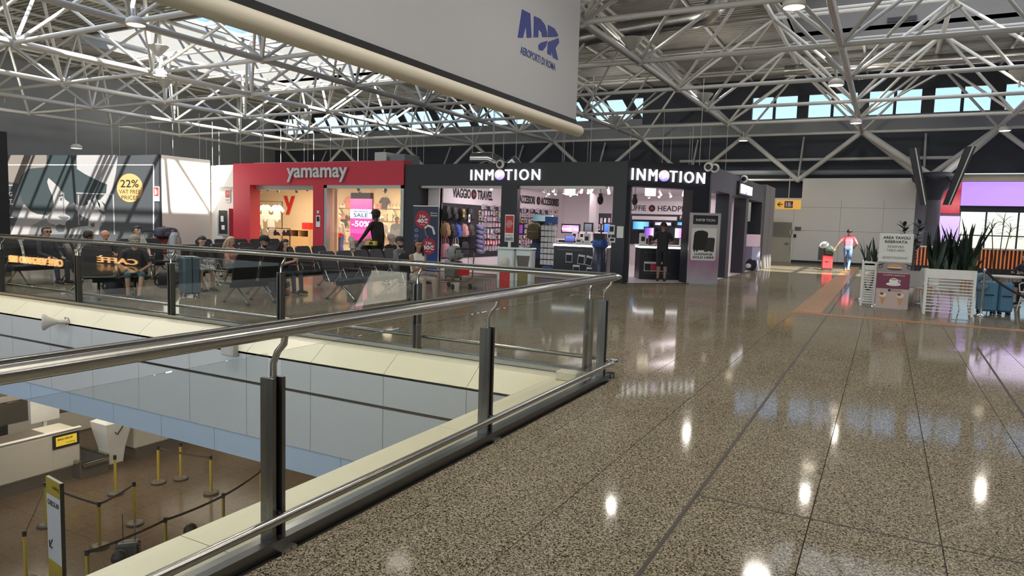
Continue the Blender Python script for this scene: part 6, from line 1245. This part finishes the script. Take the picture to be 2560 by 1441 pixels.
        P_ += [(an + vec(0, 0, -.03) - f * .05, an + vec(0, 0, -.038) + f * .09, .044, .044, SO, .004), (an + vec(0, 0, -.038) + f * .09, an + vec(0, 0, -.048) + f * .15, .042, .034, SO, .004)]
    mb = MB()
    for a, b, r0, r1, *_ in P_: capsule(mb, a, b, r0, r1)
    me = bpy.data.meshes.new('person'); me.from_pydata(mb.v, [], mb.f); o = bpy.data.objects.new(name, me); COL.objects.link(o)
    md = o.modifiers.new('r', 'REMESH'); md.mode = 'VOXEL'; md.voxel_size = voxel; m2 = o.modifiers.new('s', 'SMOOTH'); m2.iterations = 3; m2.factor = .5
    dg = bpy.context.evaluated_depsgraph_get(); new = bpy.data.meshes.new_from_object(o.evaluated_get(dg)); o.modifiers.clear(); o.data = new; bpy.data.meshes.remove(me)
    for m_ in (skin(skn), cloth(shirt), cloth(pants), cloth(shoes)): new.materials.append(m_)
    n = len(new.polygons); cen = np.empty(n * 3); new.polygons.foreach_get('center', cen); cen = cen.reshape(-1, 3); best = np.full(n, 1e9); mi = np.zeros(n, int)
    for a, b, r0, r1, ms, bias in P_:
        ab = b - a; L2 = max(ab @ ab, 1e-9); t = np.clip((cen - a) @ ab / L2, 0, 1); dd = np.linalg.norm(cen - a - t[:, None] * ab, axis=1) - (r0 + (r1 - r0) * t) - bias; w = dd < best; best[w] = dd[w]; mi[w] = ms
    new.polygons.foreach_set('material_index', mi); new.polygons.foreach_set('use_smooth', [True] * n); new.name = 'person'
    o.location = p; o.rotation_euler = (0, 0, rz); o.scale = (scale,) * 3; OFF[o.name] = Vector(p); tag(o, label, category, group)
    MH = Matrix.Translation(Vector(H)) @ Matrix(RH.tolist()).to_4x4()
    if head and category == 'person':
        for s in (1, -1):
            part('eye', MB().ball((.085, s * .032, .014), (.012, .014, .008), 8, 6, M_INK, None), o).matrix_local = MH; part('eyebrow', MB().tube([(.094, s * .018, .036), (.09, s * .048, .034)], .005, 5, cloth(hair[1] if hair else (.05, .03, .02))), o).matrix_local = MH
        part('mouth', MB().tube([(.088, -.02, -.055), (.096, 0, -.056), (.088, .02, -.055)], .006, 5, skin((.36, .13, .11))), o).matrix_local = MH
    if hair:
        kind, hc = hair; hm = mat(f'hair_{hc[0]:.2f}_{hc[1]:.2f}', hc, .55, vary=.4, scale=40); b = MB(); nu, nv = 20, 14; vs = []
        for j in range(nv + 1):
            t = PI * j / nv
            for i in range(nu):
                d = Vector((math.sin(t) * math.cos(2 * PI * i / nu), math.sin(t) * math.sin(2 * PI * i / nu), -math.cos(t))); face = d.x > .30 and d.z < .52 and abs(d.y) < .93; low = d.z < (-.45 if kind != 'long' else -2) and d.x > -.6
                r = (.106 + .010 * noise.noise(d * 7)) * (1.06 if kind == 'long' else 1.0) * (1.04 if kind == 'bushy' else 1.0)
                if kind == 'fringe' and d.z > .25: r = .07
                if face or low or (kind in ('short', 'fringe') and d.z < -.5 and d.x > -.35): r = .07
                vs.append(Vector((-.008 + d.x * r * 1.04, d.y * r * .96, .022 + d.z * r)))
        b.add(vs, [(j * nu + i, j * nu + (i + 1) % nu, (j + 1) * nu + (i + 1) % nu, (j + 1) * nu + i) for j in range(nv) for i in range(nu)], hm, True)
        if kind == 'long':
            for s in (-.06, 0, .06): b.tube([(-.06, s, .03), (-.085, s * 1.25, -.08), (-.09, s * 1.35, -.2), (-.075, s * 1.2, -.30)], [.05, .06, .055, .02], 8, hm)
            for s in (1, -1): b.tube([(.0, s * .085, .04), (.005, s * .098, -.06), (.0, s * .10, -.2), (-.0, s * .09, -.28)], [.02, .03, .03, .012], 8, hm)
        if kind == 'beard' or (len(hair) > 2): pass
        part('hair', b, o).matrix_local = MH
    if cap:
        cm = cloth(cap); b = MB().lathe([(.112, .035), (.115, .06), (.10, .105), (.06, .135), (0, .145)], (-.005, 0, 0), 18, cm); b.prism([(.085 + .10 * math.cos(a), .085 * math.sin(a)) for a in [-PI / 2 + i * PI / 10 for i in range(11)]], (0, 0, .035), XA, YA, .012, cm); part('cap', b, o).matrix_local = MH
    if glasses: part('glasses', MB().tube([(-.01, -.098, glasses), (.095, -.06, glasses), (.105, 0, glasses), (.095, .06, glasses), (-.01, .098, glasses)], .005, 5, M_INK).ball((.1, .035, glasses - .008), (.008, .028, .02), 10, 6, M_INK).ball((.1, -.035, glasses - .008), (.008, .028, .02), 10, 6, M_INK), o).matrix_local = MH
    Mw = Matrix.Translation(p) @ Matrix.Rotation(rz, 4, 'Z') @ Matrix.Scale(scale, 4)
    o['_h'] = 0; del o['_h']
    return o, [tuple(Mw @ Vector(h[0])) for h in hands], Mw, MH
def beard(o, MH, col): part('beard', MB().ball((.042, 0, -.085), (.056, .062, .045), 12, 8, mat(f'hair_{col[0]:.2f}_{col[1]:.2f}', col, .55, vary=.4, scale=40)), o).matrix_local = MH
def phone(label, h, rz, tilt=.7): solo('phone', MB().rbox(-.005, .005, -.037, .037, -.075, .075, .003, M_INK).box(-.0065, -.005, -.033, .033, -.068, .068, mat('phone_screen', (.2, .25, .32), .2, emit=.1)), label, 'phone', loc=h, rot=(0, tilt, rz))
def seat_at(u, v, z, x=None, y=None):
    """where a sitter's hips are when the head shows at (u, v)"""
    return onX(u, v, x) if x is not None else (onY(u, v, y) if y is not None else G(u, v, z))
TAN, PALE, BROWN, DARK = (.46, .27, .18), (.58, .37, .28), (.33, .18, .11), (.045, .028, .02)
def sitter(label, u, v, face, x=None, y=None, z=None, lean=.12, headz=None, **kw):
    q = seat_at(u, v, z, x, y); sc = kw.pop('scale', 1.0); hx = math.sin(lean) * .58 + .015; hz = .50 + math.cos(lean) * .58 + .125
    sc = min(1.06, max(.86, q.z / hz)) ; dx, dy = math.cos(face) * hx * sc, math.sin(face) * hx * sc
    lift = 0.0
    r = person(label, (q.x - dx, q.y - dy, lift), face, sit=True, lean=lean, scale=sc, **kw); return r, Vector((q.x - dx, q.y - dy, 0)), sc
def seat_for(pos, face, lab, before=0, after=0):
    d = Vector((-math.sin(face), math.cos(face), 0)); b = pos + Vector((math.cos(face), math.sin(face), 0)) * .05 - d * (.6 * before); return bench(lab, (b.x, b.y, 0), face, before + after + 1)
(r1, p1, s1) = sitter('young man in dark shirt and beige shorts bent over his phone on the bench', 505, 603, -.25, x=-12.9, lean=.34, pitch=.55, arms=((.40, .05, .70, 'phone'), (.36, -.10, .62, 'rest')), shirt=(.05, .05, .052), pants=(.48, .42, .34), plen='short', shoes=(.03, .03, .03), skn=PALE)
phone('black phone in the hand of the young man in shorts', r1[1][0], -.25); seat_for(p1, -.25, 'black seat under the young man in beige shorts', 0, 0)
for x_ in (.02, .0): pass
(r2, p2, s2) = sitter('sleeper with blond hair and pink top slumped behind the young man', 577, 612, .35, x=-13.3, lean=.05, pitch=.3, shirt=(.62, .30, .24), pants=(.1, .1, .12), skn=PALE, hair=('long', (.42, .33, .20)), female=True)
seat_for(p2, .35, 'black seat row under the blond sleeper in pink', 0, 2)
(r3, p3, s3) = sitter('bearded man in black cap and dark shirt seated beside the woman with a phone', 660, 604, .15, x=-11.3, lean=.16, pitch=.3, shirt=(.025, .025, .028), skn=TAN, cap=(.015, .015, .018), arms=((.38, .1, .66, 'rest'), (.38, -.08, .66, 'rest'))); beard(r3[0], r3[3], (.015, .012, .01))
(r4, p4, s4) = sitter('woman with long dark hair and black top looking at the phone she holds up', 712, 611, .10, x=-11.3, lean=.10, pitch=.25, shirt=(.02, .02, .022), sleeve='short', skn=PALE, hair=('long', (.02, .013, .01)), female=True, arms=((.36, .05, .82, 'phone'), (.38, -.06, .80, 'phone'))); phone('phone held up by the woman with long dark hair', r4[1][1], .1, .3)
bench('black seat row shared by the capped man and the woman with the phone', (p3.x + .03, min(p3.y, p4.y) - .02, 0), .12, 5)
(r5, p5, s5) = sitter('man in grey T-shirt and dark cap looking to the right', 1000, 606, .20, x=-9.5, lean=.05, yaw=-.5, shirt=(.16, .16, .17), skn=TAN, cap=(.03, .032, .035), pants=(.09, .09, .10), arms=((.34, .02, .74, 'rest'), (.32, -.05, .72, 'rest'))); beard(r5[0], r5[3], (.02, .015, .012))
(r6, p6, s6) = sitter('dark haired woman in white sleeveless blouse with folded arms', 1046, 614, -.35, x=-8.3, lean=.02, yaw=-.25, shirt=(.72, .68, .64), sleeve='none', pants=(.45, .36, .30), skn=BROWN, hair=('long', (.018, .012, .01)), female=True, arms=((.22, -.09, .78, 'rest'), (.20, .09, .76, 'rest')))
bench('black seat row in front of the electronics shop, couple at its far end', (p5.x - .02, p5.y - 1.82, 0), .12, 5)
for q_, f_ in ((p6, -.35),): seat_for(q_, f_, 'single black seat of the woman in the white blouse', 0, 0)
(r7, p7, s7) = sitter('grey haired man in black seated just behind the man in grey T-shirt', 979, 597, .1, x=-11.4, lean=.1, shirt=(.015, .015, .017), sleeve='long', skn=PALE, hair=('short', (.42, .40, .38))); seat_for(p7, .1, 'black seat row under the grey haired man', 1, 1)
(ra, pa_, s_a) = sitter('black haired man with sunglasses and dark jacket at the far left', 117, 580, .25, x=-16.4, lean=.05, yaw=-.3, shirt=(.05, .055, .065), sleeve='long', skn=TAN, hair=('bushy', (.012, .01, .01)), glasses=.012); bench('black seat row at the far left before the poster', (pa_.x + .03, pa_.y - .6, 0), .1, 3)
(rb, pb_, s_b) = sitter('dark haired man seen from behind left of the bald man', 222, 590, .9, x=-14.1, lean=.12, yaw=.9, shirt=(.04, .04, .045), skn=TAN, hair=('short', (.015, .012, .01))); seat_for(pb_, .9, 'black seat under the dark haired man by the bald man', 0, 0)
(rc, pc_, s_c) = sitter('bald man with reddish head in a black shirt reading his phone', 263, 588, -.2, x=-15.4, lean=.2, pitch=.4, shirt=(.025, .025, .03), skn=(.58, .28, .18), hair=('fringe', (.30, .2, .14)), arms=((.38, .1, .7, 'phone'), (.36, -.06, .68, 'phone'))); seat_for(pc_, -.2, 'black seat row under the bald man', 0, 1); phone('phone in the hands of the bald man', rc[1][0], -.2)
(rd_, pd_, s_d) = sitter('passenger in olive patterned cap and teal shorts', 336, 604, -.5, x=-12.6, lean=.25, pitch=.2, shirt=(.035, .035, .04), pants=(.06, .13, .15), plen='short', skn=TAN, hair=('short', (.2, .17, .13)), cap=(.26, .25, .20), legs=[((.44, .10), (.72, .02, .10)), ((.44, -.16), (.50, -.16))]); seat_for(pd_, -.5, 'black seat row under the passenger in the olive cap', 1, 0)
(re_, pe_, s_e) = sitter('person with white glasses pushed up on black hair, partly hidden', 343, 578, .0, x=-16.3, lean=.05, shirt=(.5, .47, .42), skn=PALE, hair=('bushy', (.012, .01, .01)), glasses=.085, female=True); seat_for(pe_, .0, 'black seat row under the person with glasses in the hair', 0, 1)
bench('empty black seat row left of the young man, seen from its end', (-15.8, 12.6, 0), 0, 5); bench('empty black seat row facing away near the black shop', (-10.5, 9.5, 0), PI - .05, 2)
# standing and walking people
q = onY(945, 538, 14.3); sc_ = 1.06
rs_, hs_, _, _ = person('man in black with cap and yellow pouch pushing a trolley past the red shop', (q.x, 14.3, 0), PI, lean=.10, shirt=(.012, .012, .014), sleeve='long', pants=(.012, .012, .014), shoes=(.02, .02, .02), skn=DARK, hair=('short', (.01, .01, .01)), cap=(.012, .012, .014), arms=((.36, .30, .95, 'hold'), (.05, -.25, .85, 'rest')), legs=[((.05, .1), (.18, .1)), ((.0, -.1), (-.22, -.1))], scale=sc_)
solo('waist_pouch', MB().rbox(-.05, .05, -.14, .14, -.055, .055, .012, MATS['yellow_paint']).box(.05, .053, -.06, .06, -.03, .03, M_INK).box(-.055, .055, -.02, .02, .055, .075, M_INK), 'yellow pouch on the back of the man in black', 'pouch', loc=(q.x + .05, 14.02, 1.03), rot=(0, 0, -PI / 2))
suitcase('suitcase', 'dark trolley case pushed by the man in black', (q.x - .50, 14.02, 0), PI / 2, (.4, .26, .52), (.03, .03, .03), .42)
q = G(1652, 700); rm_, hm_, Mw, _ = person('man in dark T-shirt and shorts with his back to us at the counter', (-6.02, 21.05, 0), PI / 2 + .25, lean=.06, pitch=.35, shirt=(.018, .018, .022), pants=(.02, .02, .02), plen='short', shoes=(.02, .02, .02), skn=(.28, .16, .11), hair=('short', (.012, .01, .01)), arms=((.34, .2, 1.14, 'rest'), (.34, -.2, 1.14, 'rest')), scale=1.03)
rw_, hw_, _, _ = person('man in pink T-shirt and blue jeans walking away with a red suitcase', (-1.42, 33.9, 0), PI / 2 - .1, lean=.03, pitch=.3, shirt=(.85, .16, .22), pants=(.12, .22, .42), shoes=(.30, .26, .22), skn=BROWN, hair=('short', (.012, .01, .01)), arms=((-.05, .62, .78, 'hold'), (.22, -.22, 1.05, 'rest')), legs=[((.06, .09), (.16, .09)), ((.02, -.09), (-.24, -.09, .12))], scale=1.04, voxel=.012)
suitcase('suitcase', 'bright red suitcase pulled by the man in the pink T-shirt', (-2.22, 33.85, 0), .1, (.44, .28, .62), (.62, .05, .06), .35)
bag('travel_bag', 'dark green bag riding on top of the red suitcase', (-2.18, 33.8, .69), -PI / 2, (.42, .26, .40), (.05, .07, .055)); solo('sun_hat', MB().lathe([(0, .10), (.08, .09), (.10, .03), (.19, 0), (.2, .01)], n=16, m=M_WINK), 'white hat on the bag upon the red suitcase', 'hat', loc=(-2.36, 33.6, 1.12), rot=(.8, -.4, 0))
person('guest in dark blue clothes sitting at the right edge of the café', (3.28, 21.62, .0), -2.4, sit=True, lean=.3, pitch=.3, shirt=(.03, .035, .07), sleeve='long', pants=(.03, .03, .05), skn=PALE, hair=('short', (.06, .04, .03)), arms=((.4, .15, .78, 'rest'), (.4, -.15, .78, 'rest')), scale=1.0)
person('guest in light blue shirt farther back in the café at the right edge', (4.1, 23.62, .0), -2.6, sit=True, lean=.2, pitch=.2, shirt=(.16, .26, .40), sleeve='short', pants=(.05, .06, .08), skn=TAN, hair=('short', (.03, .02, .02)), arms=((.4, .15, .78, 'rest'), (.4, -.15, .78, 'rest')))
for (u, v, lab, c_) in ((476, 1330, 'traveller below of whom only a dark haired head shows over the ledge', (.04, .04, .05)), (297, 1398, 'second traveller below, dark head just above the lower ledge', (.10, .10, .12))):
    q = G(u, v, ZL + 1.66); person(lab, (q.x, q.y, ZL), 2.2, shirt=c_, skn=TAN, hair=('bushy', (.012, .01, .01)), arms=((.05, .25, .8, 'rest'), (.05, -.25, .8, 'rest')), voxel=.014)
# dummies in the red shop window
DUM = (.74, .62, .50)
def dummy(label, u, y, face, **kw):
    q = onY(u, 560, y); r = person(label, (q.x, y, .012), face, category='mannequin', name='mannequin', hair=None, skn=DUM, shoes=DUM, voxel=.015, arms=((.02, .26, .82, 'rest'), (.02, -.26, .82, 'rest')), female=True, **kw); part('stand', MB().lathe([(0, 0), (.18, 0), (.18, .015), (0, .015)], n=16, m=M_STEEL), r[0]); return r
M_BLUEPR = (.10, .12, .38)
dummy('mannequin in blue patterned skirt and white bikini top in the shop window', 847, 20.75, -1.2, shirt=(.72, .70, .72), sleeve='none', pants=M_BLUEPR, plen='skirt'); dummy('mannequin in cream shirt at the right side of the shop window', 992, 20.6, -1.3, shirt=(.78, .74, .66), sleeve='long', pants=(.70, .62, .52)); dummy('mannequin in white blouse half hidden behind the sale screen', 955, 21.6, -1.3, shirt=(.80, .76, .70), sleeve='short', pants=(.66, .55, .45), plen='short')
solo('red_clutch', MB().rbox(-.16, .16, -.05, .05, -.09, .09, .03, M_REDBAG), 'red clutch bag held in front of the blue patterned skirt', 'bag', loc=(onY(846, 588, 20.5).x, 20.52, onY(846, 588, 20.5).z))
for u, c_, lab in ((862, (.78, .72, .68), 'white bikini bust form low in the shop window'), (902, (.70, .30, .26), 'bust form in coral top low in the shop window')):
    q = onY(u, 630, 20.2); o = thing('bust_form', lab, 'bust', (q.x + .55, 20.0, .0)); part('stand', MB().lathe([(.14, 0), (.14, .02), (.015, .03), (.015, .6)], n=12, m=M_STEEL), o); part('torso', MB().lathe([(0, .55), (.13, .56), (.12, .68), (.16, .85), (.14, .98), (.05, 1.03), (0, 1.03)], n=16, m=skin(DUM)), o); part('top', MB().lathe([(.165, .82), (.172, .88), (.16, .93)], n=16, m=cloth(c_)).lathe([(.14, .56), (.137, .62)], n=16, m=cloth(c_)), o)

# luggage, carts, hydrant post, bins
suitcase('suitcase', 'large glossy grey blue suitcase standing beside the young man in shorts', (-12.15, 9.15, 0), -.45, (.50, .32, .74), (.10, .14, .17), .0, .15)
q = G(560, 706); 
for (x, y, lab, c_) in ((-14.0, 10.0, 'black soft bag on the floor in the left waiting area', BLK), (-13.6, 8.6, 'black holdall with white tag near the railing on the left', (.03, .03, .035)), (-14.8, 10.9, 'dark grey rucksack on the floor by the bald man', (.06, .06, .065)), (-12.0, 11.3, 'black rucksack leaning behind the young man', BLK)): bag('travel_bag', lab, (x, y, 0), .6, (.55, .35, .38), c_)
def cart(label, p, rz):
    o = thing('luggage_cart', label, 'cart', p, rz); f = MB()
    for s in (-1, 1): f.tube([(-.45, s * .25, .9), (-.38, s * .25, .3), (-.1, s * .24, .18), (.5, s * .18, .12)], .016, 8, M_STEEL)
    for x in (-.1, .15, .4): f.tube([(x, -.23, .17), (x, .23, .17)], .012, 6, M_STEEL)
    part('frame', f, o); part('push_bar', MB().tube([(-.45, -.27, .9), (-.5, -.27, 1.0), (-.5, .27, 1.0), (-.45, .27, .9)], .02, 8, M_RUBBER), o); b = MB()
    for k in range(6): b.tube([(-.42, -.25 + .1 * k, .62), (-.18, -.22 + .09 * k, .62)], .006, 5, M_STEEL)
    b.tube([(-.16, -.24, .62), (-.16, .24, .62)], .01, 6, M_STEEL).tube([(-.16, -.24, .78), (-.16, .24, .78)], .01, 6, M_STEEL).tube([(-.16, -.24, .62), (-.16, -.24, .78)], .01, 6, M_STEEL).tube([(-.16, .24, .62), (-.16, .24, .78)], .01, 6, M_STEEL); part('basket', b, o)
    for x, y in ((-.3, -.24), (-.3, .24), (.42, 0)): part('wheel', MB().cyl((x, y - .02, .07), (x, y + .02, .07), .07, n=14, m=M_RUBBER), o)
    part('plate', MB().box(-.405, -.385, -.15, .15, .35, .6, M_SIGNRED), o); return o
q = G(1165, 708); cart('luggage cart loaded with grey cases by the travel wall', (-9.3, 14.5, 0), 2.6); suitcase('suitcase', 'grey green suitcase lying on the loaded cart', (-9.45, 14.6, .2), 2.6, (.5, .3, .42), (.16, .17, .16), 0); bag('travel_bag', 'grey jacket bundle topped with white cloth on the loaded cart', (-9.4, 14.55, .70), .4, (.42, .32, .35), (.22, .23, .23))
q = onY(400, 595, 15.5); cart('luggage cart heaped with dark red bags before the white wall', (q.x, 15.5, 0), .3); bag('travel_bag', 'dark red duffel on the cart before the white wall', (q.x + .1, 15.5, .2), .3, (.8, .5, .62), (.20, .03, .04)); bag('travel_bag', 'pale blue grey bag at the end of the cart before the white wall', (q.x + .85, 15.45, .0), .3, (.4, .3, 1.0), (.34, .37, .40)); bag('travel_bag', 'navy bag stacked on the dark red duffel', (q.x + .25, 15.55, .82), .3, (.95, .45, .34), (.05, .05, .08))
q = onY(1274, 600, 16.6); hy = thing('hydrant_sign', 'red and white IDRANTE sign with hose spiral on a white pole', 'sign', (q.x, 16.6, 0)); za_, zb_ = onY(1274, 605, 16.6).z, onY(1274, 537, 16.6).z
part('pole', MB().box(-.035, .035, -.02, .02, 0, zb_ - .1, M_WINK), hy); part('board', MB().rbox(-.14, .14, -.035, -.02, za_, zb_, .006, M_WINK), hy); part('red_panel', MB().box(-.12, .12, -.039, -.035, za_ + .24, zb_ - .03, M_SIGNRED), hy); zc = (za_ + .24 + zb_ - .03) / 2
part('spiral', MB().tube([(.10 * (1 - t / 24) * math.cos(t * .8), -.042, zc + .12 * (1 - t / 24) * math.sin(t * .8)) for t in range(23)], .007, 5, M_WINK), hy); lettering(t_ := MB(), 'IDRANTE', (-.115, -.036, za_ + .03), XA, ZA, .23, .09, M_INK, bold=.03); lettering(t_, 'LANCIA MANICHETTA', (-.115, -.036, za_ + .155), XA, ZA, .23, .04, M_INK); part('lettering', t_, hy)
M_BIN = mat('bin_white', (.66, .72, .72), .25)
def bin_(label, x, y, panel, hood):
    o = thing('waste_bin', label, 'bin', (x, y, 0), .2); w = .21; part('body', MB().rbox(-w, w, -.2, .2, .02, 1.0, .03, M_BIN), o); part('front_panel', MB().box(-w * .62, w * .62, -.212, -.2, .05, .58, panel), o)
    part('hood', (MB().tube([(0, -.2, .60), (0, -.24, .70), (0, -.22, .80)], [.10, .11, .07], 12, M_DESK) if hood else MB().prism([(-.13, .60), (.13, .60), (.17, .86), (-.17, .86)], (0, -.2, 0), XA, ZA, .01, M_PLINTH)), o); part('lid', MB().rbox(-w - .02, w + .02, -.22, .22, 1.0, 1.05, .015, M_BIN), o); return o
q = onY(1268, 680, 15.2); bin_('white recycling bin with red panel and round brown spout under the hydrant sign', q.x, 15.2, M_SIGNRED, True); q = onY(1312, 680, 15.4); bin_('white recycling bin with olive panel and open front beside the red one', q.x, 15.4, mat('olive_panel', (.20, .17, .05), .4), False)
